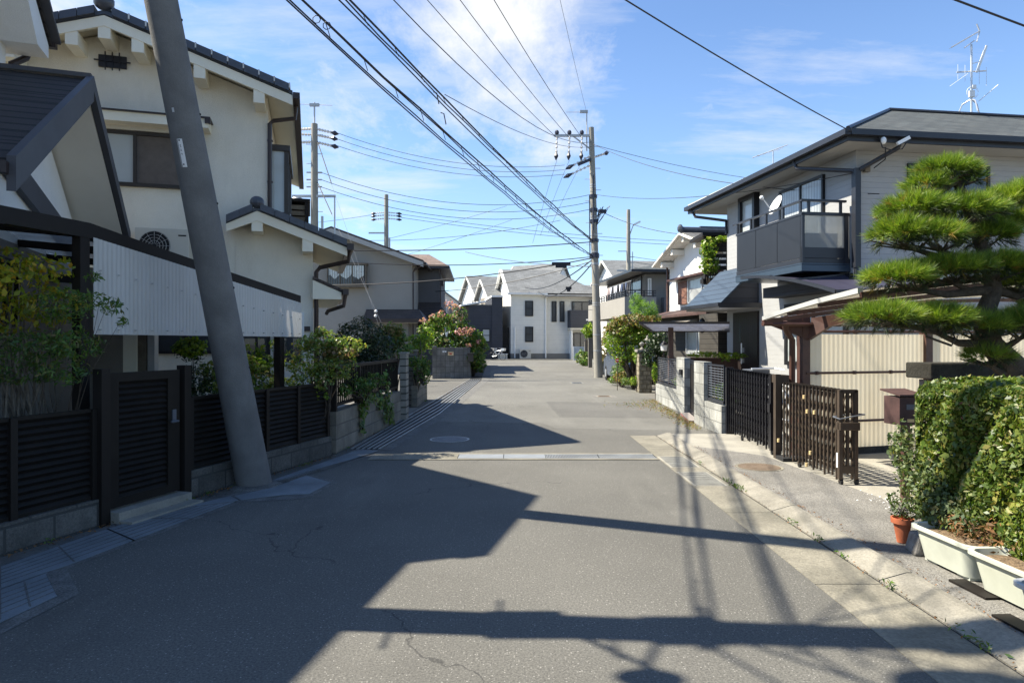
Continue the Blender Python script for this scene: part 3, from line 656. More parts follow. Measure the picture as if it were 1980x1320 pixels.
# ================================================================== cream house
CRx, CRy = -4.17, 11.46
K = Fr(CRx, CRy, 16.7)
t = empty('cream_house', 'two storey cream stucco house with blue grey tiled gable roofs on the left', 'house', K((-3,0,0)))
zr = 6.50; xr = -2.33; xe_ = .42; sl = (6.68-5.74)/2.75
def rz(x): return 6.68-sl*abs(x-xr)
mb = MB(K); mb.prism([(-5.1,0,0),(0,0,0),(0,0,rz(0)-.14),(xr,0,6.54),(-5.1,0,rz(-5.1)-.14)],(0,6.2,0)); mb.build('upper_wall', M['cream'], t)
rf = MB(K); gable_y(rf, -5.5, xe_, xr, -.5, 6.4, rz(-5.5), 6.68, .06, rz(xe_)); r_ = rf.build('roof', M['tile'], t)
mb = MB(K)
for sg in (1, -1):
    ln = (xe_-xr) if sg > 0 else 3.17
    n = int(ln/.235)
    for i in range(n):
        x = xr+sg*(.12+i*.235); z = 6.68-sl*(.12+i*.235)
        mb.prism([(x,-.56,z+.075),(x+sg*.225,-.56,z+.075-sl*.225),(x+sg*.225,-.56,z-.045-sl*.225),(x,-.56,z-.045)],(0,.20,0))
mb.build('verge_tile', M['tile'], r_)
mb = MB(K)
for i in range(1,12): x = xr+.12+i*.235-.012; z = 6.68-sl*(.12+i*.235); mb.box(x,x+.022,-.57,-.35,z-.0,z+.085)
mb.build('mortar_joint', M['tile_end'], r_)
mb = MB(K); mb.ball((xr,-.5,6.80),.15,.12,.13); mb.tube([(xr,-.5,6.80),(xr,6.4,6.80)],.10,8); mb.build('ridge_tile', M['tile'], r_, True)
mb = MB(K)
mb.prism([(xr,-.50,6.60),(xe_,-.50,5.66),(xe_,-.50,5.50),(xr,-.50,6.44)],(0,.06,0)); mb.prism([(xr,-.50,6.60),(-5.5,-.50,rz(-5.5)-.08),(-5.5,-.50,rz(-5.5)-.24),(xr,-.50,6.44)],(0,.06,0)); mb.build('bargeboard', M['cream_trim'], r_)
for i, x in enumerate((xr, -2.77, -1.87, -.99, -.10, -3.6, -4.5)):
    z = rz(x)-.20; MB(K).box(x-.085,x+.085,-.49,.0,z-.23,z-.02).build('bracket', M['cream_trim'], r_)
mb = MB(K); mb.prism([(xr,-.44,6.615),(xe_,-.44,5.675),(xe_,6.3,5.675),(xr,6.3,6.615)],(0,0,-.04)); mb.prism([(xr,-.44,6.615),(-5.5,-.44,rz(-5.5)-.07),(-5.5,6.3,rz(-5.5)-.07),(xr,6.3,6.615)],(0,0,-.04)); mb.build('soffit', M['cream_trim'], r_)
mb = MB(K); mb.beam((xe_+.06,-.52,5.66),(xe_+.06,6.4,5.66),.11,.10); mb.build('gutter', M['gutter_b'], r_)
mb = MB(K); mb.tube([(xe_+.05,-.1,5.62),(xe_+.03,-.06,5.42),(.10,-.02,5.36),(.04,-.03,5.30),(.04,-.03,3.72)],.036,8)
for z in (4.3,5.0): mb.box(0,.09,-.05,.0,z,z+.025)
mb.build('downpipe', M['gutter_b'], t, True)
# vent
v = MB(K); v.box(xr-.20,xr+.20,-.035,.0,5.98,6.17); vent = v.build('gable_vent', M['black'], t)
v = MB(K)
for k in (-.10,0,.10): v.box(xr+k-.008,xr+k+.008,-.055,-.035,5.93,6.22)
v.box(xr-.26,xr+.26,-.055,-.037,6.065,6.085); v.build('vent_bar', M['black'], vent)
# front window with hood
w = window(t, K, 'front', 0, -2.75, -.98, 4.10, 4.98, 'bronze', 'gl_white', (.42,), None, .055, .07, pane2='shut')
mb = MB(K); mb.box(-2.85,-.88,-.34,-.0,5.05,5.20); mb.build('window_hood', M['cream_trim'], t)
mb = MB(K); mb.box(-2.88,-.85,-.37,.0,5.20,5.225); mb.box(-.93,-.85,-.37,-.3,5.12,5.2); mb.build('hood_cap', M['gutter_b'], t)
mb = MB(K); mb.box(-2.5,-1.05,-.10,-.0,4.985,5.05); mb.build('roller_box', M['beige_pl'], t)
# ground floor windows seen under the screen
window(t, K, 'front', 0, -1.74, -.80, 1.40, 1.95, 'black', 'gl_dark', (.5,))
window(t, K, 'front', 0, -.6, .05, 1.05, 1.75, 'black', 'gl_dark', (.33,.66))
# wing
WR = lambda x: 3.80-.38*(x+.131) if x > -.131 else 3.80-.50*(-.131-x)
mb = MB(K); mb.prism([(-.5,-.012,0),(.746,-.012,0),(.746,-.012,WR(.746)-.14),(-.131,-.012,3.66),(-.5,-.012,WR(-.5)-.14)],(0,3.4,0)); mb.build('wing_wall', M['cream'], t)
mb = MB(K); mb.prism([(-.131,-.47,3.80),(1.30,-.47,WR(1.30)),(1.30,3.6,WR(1.30)),(-.131,3.6,3.80)],(0,0,-.06)); mb.prism([(-.131,-.47,3.80),(-.60,-.47,WR(-.60)),(-.60,0,WR(-.60)),(-.131,0,3.80)],(0,0,-.06)); r2 = mb.build('wing_roof', M['tile'], t)
mb = MB(K)
for i in range(6):
    x = -.08+i*.23; z = WR(x); mb.prism([(x,-.53,z+.065),(x+.222,-.53,z+.065-.38*.222),(x+.222,-.53,z-.045-.38*.222),(x,-.53,z-.045)],(0,.22,0))
for i in range(2):
    x = -.20-i*.2; z = WR(x); mb.prism([(x,-.53,z+.065),(x-.195,-.53,z+.065-.5*.195),(x-.195,-.53,z-.05-.5*.195),(x,-.53,z-.05)],(0,.22,0))
mb.ball((-.131,-.47,3.87),.115,.10,.10); mb.build('verge_tile', M['tile'], r2)
mb = MB(K); mb.prism([(-.131,-.47,3.73),(1.30,-.47,WR(1.30)-.07),(1.30,-.47,WR(1.30)-.21),(-.131,-.47,3.57)],(0,.06,0)); mb.prism([(-.131,-.47,3.73),(-.60,-.47,WR(-.6)-.07),(-.60,-.47,WR(-.6)-.19),(-.131,-.47,3.57)],(0,.06,0)); mb.build('bargeboard', M['cream_trim'], r2)
mb = MB(K); mb.prism([(-.131,-.44,3.735),(1.30,-.44,WR(1.30)-.065),(1.30,3.5,WR(1.30)-.065),(-.131,3.5,3.735)],(0,0,-.03)); mb.build('soffit', M['cream_trim'], r2)
for x in (-.131,.66): MB(K).box(x-.085,x+.085,-.46,-.0,WR(x)-.40,WR(x)-.17).build('bracket', M['cream_trim'], r2)
mb = MB(K); mb.beam((1.35,-.55,WR(1.3)-.06),(1.35,3.6,WR(1.3)-.06),.11,.11); mb.tube([(1.35,-.3,3.16),(1.33,-.25,2.98),(.86,-.06,2.88),(.80,-.05,2.8),(.80,-.05,.3)],.038,8); mb.build('downpipe', M['gutter_b'], t, True)
# entrance lean-to on the street side of the wing
mb = MB(K); mb.prism([(.74,-.15,2.72),(1.25,-.15,2.50),(1.25,3.2,2.50),(.74,3.2,2.72)],(0,0,-.05)); r3 = mb.build('entrance_roof', M['roof_brown_d'], t)
mb = MB(K); mb.prism([(.74,-.13,2.66),(1.22,-.13,2.45),(1.22,-.13,2.33),(.74,-.13,2.33)],(0,3.2,0)); mb.build('soffit', M['cream_trim'], r3)
mb = MB(K); mb.beam((1.29,-.2,2.46),(1.29,3.2,2.46),.10,.10); mb.tube([(1.29,-.1,2.42),(1.26,-.08,2.22),(1.0,.2,2.14),(.98,.3,2.1)],.034,8); mb.build('gutter', M['gutter_b'], r3, True)
MB(K).box(-1.0,.70,-.06,.0,1.78,1.86).build('string_course', M['gutter_b'], t)
window(t, K, 'front', -.012, .12, .60, 1.2, 2.1, 'alu', 'gl_dark', (), None, .04, .05)
# side bay window and side timber deck
mb = MB(K); mb.box(.0,.30,.35,2.4,3.85,4.95); bay = mb.build('bay_window', M['gl_white'], t)
mb = MB(K)
mb.box(-.02,.36,.30,2.45,4.95,5.05); mb.box(-.02,.36,.30,2.45,3.78,3.87)
for x in (.0,.27): mb.box(x-.01,x+.05,.325,.37,3.87,4.95)
for y in (1.1,1.8,2.37): mb.box(.29,.33,y,y+.05,3.87,4.95)
mb.box(.29,.33,.33,.38,3.87,4.95); mb.build('frame', M['bronze'], bay)
t2 = empty('drying_deck', 'small weathered timber deck hung on the far side of the cream house', 'deck', K((.5,4.5,3.9)))
for k in range(4): MB(K).box(.0,.62,4.5,6.3,4.30+k*.14,4.40+k*.14).build('board', M['deck'], t2)
for y in (4.47,5.4,6.3): MB(K).box(.58,.66,y,y+.07,3.9,4.95).build('post', M['frame_dk'], t2)
mb = MB(K); mb.box(.0,.70,4.45,6.4,4.90,4.97); mb.box(.0,.70,4.45,6.4,4.02,4.14); mb.build('rail', M['frame_dk'], t2)
# air conditioner
def aircon(label, fr, x, y, z, w=.78, d=.28, h=.58, frame=True):
    t = empty('air_conditioner', label, 'air conditioner', fr((x+w/2,y,z)))
    MB(fr).box(x,x+w,y,y+d,z+.03,z+h).build('casing', M['beige_pl'], t, bevel=.012)
    mb = MB(fr); mb.box(x+.02,x+w-.02,y+.02,y+d-.02,z,z+.03); mb.build('feet', M['steel'], t)
    cx, cz, rr = x+w*.36, z+h*.52, h*.40
    mb = MB(fr); n = 20
    mb.poly([(cx+rr*math.cos(k*2*math.pi/n), y-.003, cz+rr*math.sin(k*2*math.pi/n)) for k in range(n)]); fan = mb.build('fan_opening', M['groove'], t)
    mb = MB(fr)
    for q in (.35,.55,.75,.97): mb.tube([(cx+rr*q*math.cos(k*2*math.pi/n), y-.012, cz+rr*q*math.sin(k*2*math.pi/n)) for k in range(n+1)], .004, 4)
    for k in range(12): a = k*math.pi/6; mb.tube([(cx+.03*math.cos(a),y-.012,cz+.03*math.sin(a)),(cx+rr*math.cos(a),y-.012,cz+rr*math.sin(a))],.003,4)
    mb.build('grille', M['steel'], fan)
    mb = MB(fr); mb.box(x+w*.80,x+w*.95,y-.004,y,z+h*.80,z+h*.84); mb.build('badge', M['black'], t)
    return t
aircon('outdoor air conditioner hung on the cream wall behind the white screen', K, -1.95,-.32,2.82)
# ================================================================== leaning strut pole and the main pole it props
B0 = Vector((-2.86,7.47,0)); pd = Vector((-.097,-.226,1.0))
t = empty('leaning_pole', 'thick grey concrete pole leaning left from the gutter beside the dark fence', 'utility pole', B0)
zs = [-.1,.0,1.2,2.4,3.6,4.8,8,12.6]; rs = [.19,.185,.172,.163,.155,.148,.135,.118]
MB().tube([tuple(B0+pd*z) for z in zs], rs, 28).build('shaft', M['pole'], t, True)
def onpole(z, ang, r):      # point on the pole surface facing ang degrees (0=+x, -90=towards camera)
    c = B0+pd*z; return c+Vector((math.cos(R(ang)), math.sin(R(ang)), 0))*r
tag(MB().lathe((-2.86,7.45,.0), [(.20,.0),(.30,.0),(.27,.018),(.20,.03)], 20).build('mortar_collar', M['gravelc']), 'rough mortar patch around the foot of the leaning pole', 'mortar') 
def plate(z0, z1, w, m, nm, out=.003, a0=-78, par=t):
    mb = MB(); r = .165+out; pts = []
    for z in (z0, z1):
        for a in (a0-w/2, a0-w/4, a0, a0+w/4, a0+w/2): pts.append(tuple(onpole(z, a, np.interp(z, zs, rs)+out)))
    mb.add(pts, [(i,i+1,i+6,i+5) for i in range(4)]); return mb.build(nm, m, par)
pl_ = plate(3.30, 3.56, 20, M['white_pl'], 'number_plate', .004, -96)
mk = MB()
for (z, a, dz, da) in ((3.50,-96,.010,3),(3.485,-95.5,.004,5),(3.46,-96,.012,2),(3.45,-96,.004,5),(3.425,-96.5,.004,4),(3.418,-95,.008,2)):
    pts = [tuple(onpole(z+s1*dz/2, a+s2*da/2, np.interp(z, zs, rs)+.007)) for s1, s2 in ((-1,-1),(-1,1),(1,1),(1,-1))]; mk.poly(pts)
mk.build('lettering', M['black'], pl_)
mb = MB()
for z in (3.325,3.545): c = onpole(z,-96,.165); mb.ball(tuple(c),.008,.008,.008,6,4)
mb.build('screw', M['black'], pl_)
plate(3.80, 3.84, 8, M['alu'], 'stamp', .004, -98)
mb = MB()
for i in range(11):
    z = .9+i*.42; a = 14 if i % 2 else 160; c = onpole(z, a, np.interp(z, zs, rs)); mb.ball(tuple(c),.014,.014,.014,6,4)
mb.build('step_hole', M['groove'], t)
t = empty('main_utility_pole', 'upright concrete pole with transformer and cable boxes beside the nearest fence', 'utility pole', (-4.0,4.15,0))
MP = Vector((-4.0,4.15,0))
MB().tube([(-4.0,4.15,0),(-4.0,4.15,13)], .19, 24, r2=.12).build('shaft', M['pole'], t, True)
mb = MB(); mb.beam((-6.9,3.9,10.9),(-3.6,4.15,10.9),.09,.09); mb.beam((-4.9,4.15,6.9),(-3.2,4.15,6.9),.07,.07); mb.build('crossarm', M['steel'], t)
MB().lathe((-3.75,3.62,7.0), [(.02,0),(.15,.0),(.17,.08),(.17,.42),(.13,.50),(.02,.50)], 18).build('transformer', M['steel'], t, True)
mb = MB(); mb.ball((-4.0,3.6,5.75),.10,.10,.18); mb.tube([(-4.0,4.0,5.9),(-4.05,3.6,5.75),(-3.9,3.3,5.6),(-3.7,3.6,5.5),(-3.9,4.0,5.3)],.02,5); mb.build('cable_box', M['cable_g'], t)
mb = MB()
for i in range(12):
    z = 2.6+i*.75; s = 1 if i % 2 else -1; mb.tube([(-4.0,4.15+s*.1,z),(-4.0,4.15+s*.36,z)],.012,5)
for k in range(5):
    a = random.uniform(0,6); mb.tube([(-4.0,4.0,6.2+k*.3),(-3.9+.2*math.cos(a),3.5+.1*k,6.5+k*.25),(-3.7,3.4,6.9),(-3.8,4.0,7.9)],.015,5)
for z in (5.0,6.1,7.9,8.3): mb.box(-4.2,-3.8,3.97,4.35,z,z+.06)
mb.build('fittings', M['steel'], t)
# ================================================================== second left property: block wall with iron railing, gate posts
WA, WB, WC = G(650,877), G(776,812), G(826,772)
WFd = Vector((WB[0]-WA[0], WB[1]-WA[1])); wang = math.degrees(math.atan2(WFd.y, WFd.x)); WF = Fr(WA[0], WA[1], wang); WL = WFd.length
t = empty('railing_wall', 'mossy beige block wall topped by a dark iron railing before the stacked gateposts', 'wall', WA)
MB(WF).box(0,WL-.05,0,.14,-.02,.60).build('block_wall', M['blk_beige'], t)
mb = MB(WF); mb.box(.05,WL-.1,.04,.10,.66,.70); mb.box(.05,WL-.1,.04,.10,1.20,1.25); mb.build('rail', M['frame_dk'], t)
for x in (.05,WL*.33,WL*.66,WL-.12): MB(WF).box(x-.02,x+.025,.045,.095,.60,1.26).build('post', M['frame_dk'], t)
nb = int((WL-.2)/.095)
for k in range(nb): x = .12+k*.095; MB(WF).box(x-.008,x+.008,.06,.08,.70,1.20).build('bar', M['frame_dk'], t)
MB(WF).box(0,.05,0,.14,.6,1.26).build('end_post', M['frame_dk'], t)
def spost(label, px0, px1, base, ztop, m, d=.34):
    a = G(px0, base); D = a[1]; b = ((px1-990)/F*D, D)
    t = empty('gatepost', label, 'gatepost', ((a[0]+b[0])/2, D, 0), 'stacked block gateposts')
    mb = MB(Fr(0,0,0)); mb.box(a[0],b[0],D,D+d,0,ztop); mb.build('shaft', M[m], t)
    MB().box(a[0]-.02,b[0]+.02,D-.02,D+d+.02,ztop,ztop+.04).build('cap', M['conc_w'], t)
    return t
spost('narrow beige stacked block gatepost at the end of the iron railing', 773,785,812,1.34,'stripe_post')
spost('wider grey brown stacked block gatepost with a cap beside the narrow one', 784,806,786,1.36,'stripe_post2',.4)
WFd2 = Vector((WC[0]-G(806,787)[0], WC[1]-G(806,787)[1])); W2 = Fr(*G(806,787)[:2], math.degrees(math.atan2(WFd2.y, WFd2.x))); L2 = WFd2.length
t = empty('corner_wall', 'short beige wall with railing and creeper at the side road corner', 'wall', G(806,787))
MB(W2).box(0.05,L2,0,.14,-.02,.52).build('block_wall', M['blk_beige'], t)
mb = MB(W2); mb.box(.1,L2,.04,.09,1.16,1.2); mb.box(.1,L2,.04,.09,.58,.62); mb.build('rail', M['frame_dk'], t)
for k in range(int(L2/.16)): MB(W2).box(.1+k*.16,.118+k*.16,.05,.08,.62,1.16).build('bar', M['frame_dk'], t)

t = empty('leaf_litter', 'dry leaves and grit gathered along the foot of the left walls and gutter', 'litter', (-2.9,8,0), kind='stuff')
C, N = [], []
for _ in range(900):
    s_ = random.random(); a = Vector(G(0,1080)).lerp(Vector(G(640,884)), s_) if random.random() < .6 else Vector(G(650,880)).lerp(Vector(G(905,737)), s_)
    C.append((a.x+abs(random.gauss(.02,.05)), a.y+random.gauss(0,.02), .016+random.random()*.012)); N.append((0,0,1))
leafcloud('leaves', C, N, .022, L['dead'], t, .5, jitter=.5)
t = empty('leaf_litter', 'specks of dry grit and leaves lying in the right hand kerb groove', 'litter', (2.6,6,0), kind='stuff')
C = [(2.45+random.gauss(0,.02), random.uniform(2.5,11), .012) for _ in range(260)]+[(2.70+abs(random.gauss(0,.05)), random.uniform(2.5,10), .046) for _ in range(420)]
leafcloud('leaves', C, [(0,0,1)]*len(C), .016, L['dead'], t, .5, jitter=.5)

t = empty('kerb_weeds', 'small green weeds sprouting in the joints along both gutters', 'weeds', (0,8,0), kind='stuff')
C, N = [], []
for _ in range(26):
    if random.random() < .5: x, y, z = 2.45, random.uniform(3.2,11), .01
    else: q = Vector(G(0,1078)).lerp(Vector(G(640,886)), random.random()) if random.random() < .5 else Vector(G(655,878)).lerp(Vector(G(825,774)), random.random()); x, y, z = q.x+.02, q.y, .01
    for _ in range(random.randint(10,40)): C.append((x+random.gauss(0,.02), y+random.gauss(0,.05), z+random.random()*.035)); N.append((0,0,1))
leafcloud('leaves', C, N, .03, L['nandina'], t, .3, jitter=1.4)
# ================================================================== left gardens
P3 = lambda px, py, D: list(V(px, py, D))
def bl(px, py, D, rx, ry=None, rz=None): return tuple(V(px, py, D))+(rx, ry or rx, rz or rx)
b0 = V(40,790,5.9)
shrub('maple_tree', 'yellow green leafy maple over the dark fence at the left edge', 'tree', (b0[0],b0[1],.1),
      [bl(20,555,5.9,.30,.35,.24), bl(75,520,5.9,.24,.3,.14), bl(95,590,6.0,.28,.3,.18), bl(10,505,6.0,.2,.3,.15), bl(-60,560,6,.4,.4,.3), bl(20,620,5.9,.3,.3,.12)], 3400, .052, 'maple', .018, keep=.6, fr=6, aspect=.6, bark='bark_l', droop=.5)
b0 = V(110,800,6.0)
shrub('nandina_bush', 'green feathery nandina reaching in front of the white corrugated screen', 'bush', (b0[0],b0[1],.1),
      [bl(60,670,5.7,.42,.3,.14), bl(140,665,5.7,.22,.3,.13), bl(125,590,5.8,.22,.25,.16), bl(185,580,5.7,.14,.12,.07), bl(222,595,5.65,.11,.1,.06), bl(180,535,5.8,.07,.08,.04), bl(40,720,5.8,.32,.3,.10), bl(130,720,5.6,.18,.2,.10),bl(235,622,5.65,.05,.05,.05)], 5200, .045, 'nandina', .007, keep=.62, fr=8, aspect=.28, bark='bark', nb=1, droop=.3)
b0 = V(370,770,8.9)
shrub('podocarpus_bush', 'clipped dark bush with a bright rounded top behind the fence left of the leaning pole', 'bush', (b0[0],b0[1],.1),
      [bl(368,678,8.9,.19,.19,.15), bl(375,735,8.9,.28,.27,.22), bl(390,780,8.8,.36,.3,.22), bl(355,760,8.8,.17,.2,.22)], 3800, .04, 'dark', .02, keep=.75, fr=6, nb=2,
      extra=[('bright_foliage','yellowg',[bl(368,672,8.9,.20,.20,.13)],1100,.045),('low_foliage','shrub',[bl(420,715,9.1,.25,.2,.16),bl(420,745,9.1,.23,.2,.12)],1100,.05)])
def sh2(label, px, D, blobs_, n, size, lm, nm='garden_shrub', **k):
    b0 = V(px, 790, D); shrub(nm, label, 'shrub', (b0[0],D,.1), blobs_, n, size, lm, k.pop('r0', .012), 'shrubs behind the left fence', **k)
sh2('low glossy leafed shrub spilling over the dark fence right of the leaning pole', 500, 9.25, [bl(495,735,9.3,.34,.22,.22), bl(470,705,9.3,.22,.2,.14), bl(545,750,9.4,.26,.22,.16),bl(520,765,9.2,.3,.16,.1)], 3600, .055, 'shrub', keep=.6, fr=7)
sh2('spindly light green shrub in front of the dark window beside the canopy post', 505, 9.6, [bl(500,700,9.6,.34,.2,.13), bl(530,672,9.6,.07,.06,.13), bl(502,672,9.6,.06,.06,.13), bl(478,680,9.6,.1,.1,.1)], 1000, .055, 'yellowg', keep=.5, fr=8)
sh2('large sunlit shrub with reddish tips filling the corner by the canopy end', 620, 9.4, [bl(625,660,9.4,.28,.25,.16), bl(668,668,9.5,.28,.22,.12), bl(600,700,9.3,.34,.25,.20), bl(648,710,9.35,.30,.2,.20), bl(600,735,9.2,.30,.2,.15), bl(590,665,9.4,.15,.2,.1),bl(620,640,9.4,.08,.1,.09)], 7000, .05, 'shrub', keep=.55, fr=7, extra=[('red_foliage','redtop',[bl(655,682,9.3,.28,.1,.08)],300,.045)])
sh2('drooping sprig of pale leaves hanging over the top of the dark fence', 610, 9.3, [bl(607,765,9.15,.06,.04,.10), bl(630,765,9.2,.03,.03,.06)], 130, .045, 'yellowg', nb=1, r0=.005)
b0 = V(700,740,13.2)
shrub('evergreen_tree', 'dark dense round evergreen behind the iron railing wall', 'tree', (b0[0],b0[1],.1), [bl(700,650,13.4,.55,.6,.36), bl(725,680,13.4,.42,.5,.36), bl(670,680,13.4,.45,.5,.3),bl(700,710,13.2,.6,.4,.3)], 11000, .055, 'dark', .05, keep=.85, fr=4, aspect=.4)
shrub('railing_shrub', 'green shrub pushing through the bars of the iron railing', 'shrub', (V(700,760,10.9)[0],10.9,.55), [bl(690,745,10.6,.28,.2,.14), bl(720,735,11.2,.25,.2,.13), bl(665,755,10.0,.12,.12,.1)], 1700, .055, 'nandina', .012, keep=.6, fr=7)
# ivy over the wall (kept on the wall face)
C, N = [], []
for (px, py, D, sx, sz, n) in ((705,780,10.9,.10,.10,60),(700,800,10.75,.05,.14,50),(742,775,11.9,.10,.10,80),(755,790,12.3,.10,.16,90),(765,800,12.7,.08,.12,60),(722,770,11.3,.16,.05,80),(712,822,10.8,.04,.07,20),(758,760,12.4,.10,.25,90)):
    c = V(px, py, D); l = WF.inv(c)
    for _ in range(n): C.append(WF((l[0]+random.gauss(0,sx), -.03-abs(random.gauss(0,.015)), l[2]+random.gauss(0,sz)))); N.append((math.cos(R(wang-90)), math.sin(R(wang-90)), .3))
t = empty('ivy', 'trailing green ivy hanging down the mossy beige block wall', 'creeper', WF((1.5,-.03,.2)))
leafcloud('foliage', C, N, .075, L['nandina'], t, .8, jitter=.35)
mb = MB(WF); 
for px, py, D in ((700,800,10.75),(742,775,11.9),(760,795,12.4)): l = WF.inv(V(px,py,D)); mb.tube([(l[0],.05,.62),(l[0]+.03,-.02,.58),(l[0],-.02,l[2])],.006,5)
mb.build('stem', M['bark'], t)
shrub('corner_creeper', 'bright creeper tumbling over the short corner wall railing', 'creeper', V(818,745,16.2), [bl(815,722,16.3,.22,.2,.3), bl(822,705,16.6,.15,.2,.2), bl(800,700,15.6,.2,.2,.12)], 1500, .075, 'nandina', .012, keep=.6)
shrub('young_tree', 'slender tree with reddish and green leaves behind the gateposts', 'tree', (V(762,720,15.8)[0],15.8,.1), [bl(760,645,15.8,.30,.3,.26), bl(752,665,15.8,.25,.3,.18), bl(770,675,15.8,.4,.3,.16),bl(775,655,15.8,.2,.2,.12)], 2600, .07, 'nandina', .02, keep=.65, fr=5, extra=[('red_foliage','redtop',[bl(760,640,15.6,.25,.2,.14)],350,.06)])
shrub('young_tree', 'small tree with fresh yellow green leaves and a pale trunk left of the corner wall', 'tree', (V(801,720,16.5)[0],16.5,.1), [bl(812,655,16.8,.32,.3,.12), bl(826,645,16.9,.16,.2,.18), bl(802,672,16.8,.3,.3,.14), bl(795,690,16.8,.35,.3,.12)], 2200, .075, 'yellowg', .028, keep=.6, fr=5, bark='bark_l')
# ================================================================== grey house across the side road
GH = Fr(-5.05, 34, 2)
t = empty('grey_house', 'plain grey two storey house with low brown gable roof across the side road', 'house', GH((-4,0,0)))
gz = lambda x: 7.30-.365*abs(x+3.92)
MB(GH).prism([(-9.5,0,0),(0,0,0),(0,0,gz(0)-.22),(-3.92,0,7.08),(-9.5,0,gz(-9.5)-.22)],(0,8,0)).build('wall', M['grey_w'], t)
rf = MB(GH); gable_y(rf, -10.1, .62, -3.92, -.6, 8.5, gz(-10.1), 7.30, .10, gz(.62)); r_ = rf.build('roof', M['roof_brown_d'], t)
mb = MB(GH); mb.prism([(-3.92,-.62,7.20),(.62,-.62,gz(.62)-.10),(.62,-.62,gz(.62)-.34),(-3.92,-.62,6.96)],(0,.08,0)); mb.prism([(-3.92,-.62,7.20),(-10.1,-.62,gz(-10.1)-.10),(-10.1,-.62,gz(-10.1)-.34),(-3.92,-.62,6.96)],(0,.08,0)); mb.build('bargeboard', M['soffit_g'], r_)
mb = MB(GH); mb.beam((.70,-.6,gz(.62)-.15),(.70,8,gz(.62)-.15),.12,.10); mb.tube([(.66,-.3,5.5),(.12,-.1,5.2),(.06,-.05,5.1),(.06,-.05,.2)],.045,6); mb.build('downpipe', M['gutter_b'], t)
mb = MB(GH); mb.box(-4.15,-2.25,-.38,.0,4.40,5.42); bw = mb.build('bay_window', M['gl_dark'], t)
mb = MB(GH)
for x in (-4.17,-3.55,-2.95,-2.28): mb.box(x,x+.055,-.42,-.38,4.40,5.42)
mb.box(-4.2,-2.2,-.46,.0,4.30,4.40); mb.box(-4.2,-2.2,-.46,.0,5.42,5.50)
for k in range(16): mb.box(-4.15+k*.12,-4.135+k*.12,-.45,-.43,4.4,5.42)
mb.build('frame', M['deck'], bw)
for x in (-4.08,-3.5,-2.9):
    pts = [(x+.55*k/8, -.405, 5.38) for k in range(9)]+[(x+.55*k/8, -.405, 4.70+.30*abs(k-4)/4*(.5+.5*random.random())) for k in range(8,-1,-1)]
    MB(GH).poly(pts).build('curtain', M['lace'], bw)
mb = MB(GH); mb.prism([(-2.3,-.9,2.72),(.7,-.9,2.72),(.35,.0,3.22),(-2.3,.0,3.22)],(0,0,-.10)); pr = mb.build('porch_roof', M['roof_brown_d'], t)
mb = MB(GH); mb.prism([(.7,-.9,2.72),(.7,3,2.72),(.05,3,3.22),(.35,.0,3.22)],(0,0,-.10)); mb.beam((-2.3,-.93,2.62),(.75,-.93,2.62),.06,.16); mb.build('fascia', M['gutter_b'], pr)
MB(GH).box(-2.2,.3,-.6,-.02,2.5,2.62).build('porch_beam', M['soffit_g'], t)
MB(GH).box(-.42,-.14,-.5,-.2,0,2.5).build('porch_post', M['grey_m'], t)
window(t, GH, 'front', 0, -1.9, -.7, .6, 2.1, 'black', 'gl_dark', (.5,))
t = empty('dark_annex', 'darker grey house wing with brown hipped roof right of the plain grey house', 'house', (-5,38.5,0))
AX = Fr(-5.3, 37.0, 3)
MB(AX).box(-1.5,1.28,0,7,0,5.72).build('wall', M['grey_d'], t)
mb = MB(AX); mb.poly([(-3,-.6,5.70),(1.85,-.6,5.70),(.55,2.6,6.72),(-3,2.6,6.72)]); mb.poly([(1.85,-.6,5.70),(1.85,7.5,5.70),(.55,5,6.72),(.55,2.6,6.72)]); mb.poly([(-3,7.5,5.7),(-3,5,6.72),(.55,5,6.72),(1.85,7.5,5.7)]); mb.poly([(-3,2.6,6.72),(.55,2.6,6.72),(.55,5,6.72),(-3,5,6.72)]); r_ = mb.build('roof', M['roof_brown'], t)
MB(AX).box(-3,1.88,-.64,7.5,5.55,5.695).build('fascia', M['gutter_b'], r_)
mb = MB(AX); mb.prism([(-1.5,-.9,2.95),(1.4,-.9,2.95),(1.4,0,3.75),(-1.5,0,3.75)],(0,0,-.1)); mb.prism([(1.3,-.9,2.95),(2.2,-.9,2.6),(2.2,6,2.6),(1.3,6,3.4),(1.3,0,3.75)],(0,0,-.1)); mb.build('lower_roof', M['roof_brown_d'], t)
mb = MB(AX); mb.tube([(1.35,-.05,5.5),(1.35,-.05,.2)],.045,6); mb.box(1.28,1.5,.5,1.0,4.7,5.0); mb.build('downpipe', M['gutter_b'], t)
MB(AX).prism([(-1.4,-.05,0),(.2,-.05,0),(.2,-.05,2.6),(-1.4,-.05,2.6)],(0,-.04,0)).build('shutter', M['dkwall'], t)
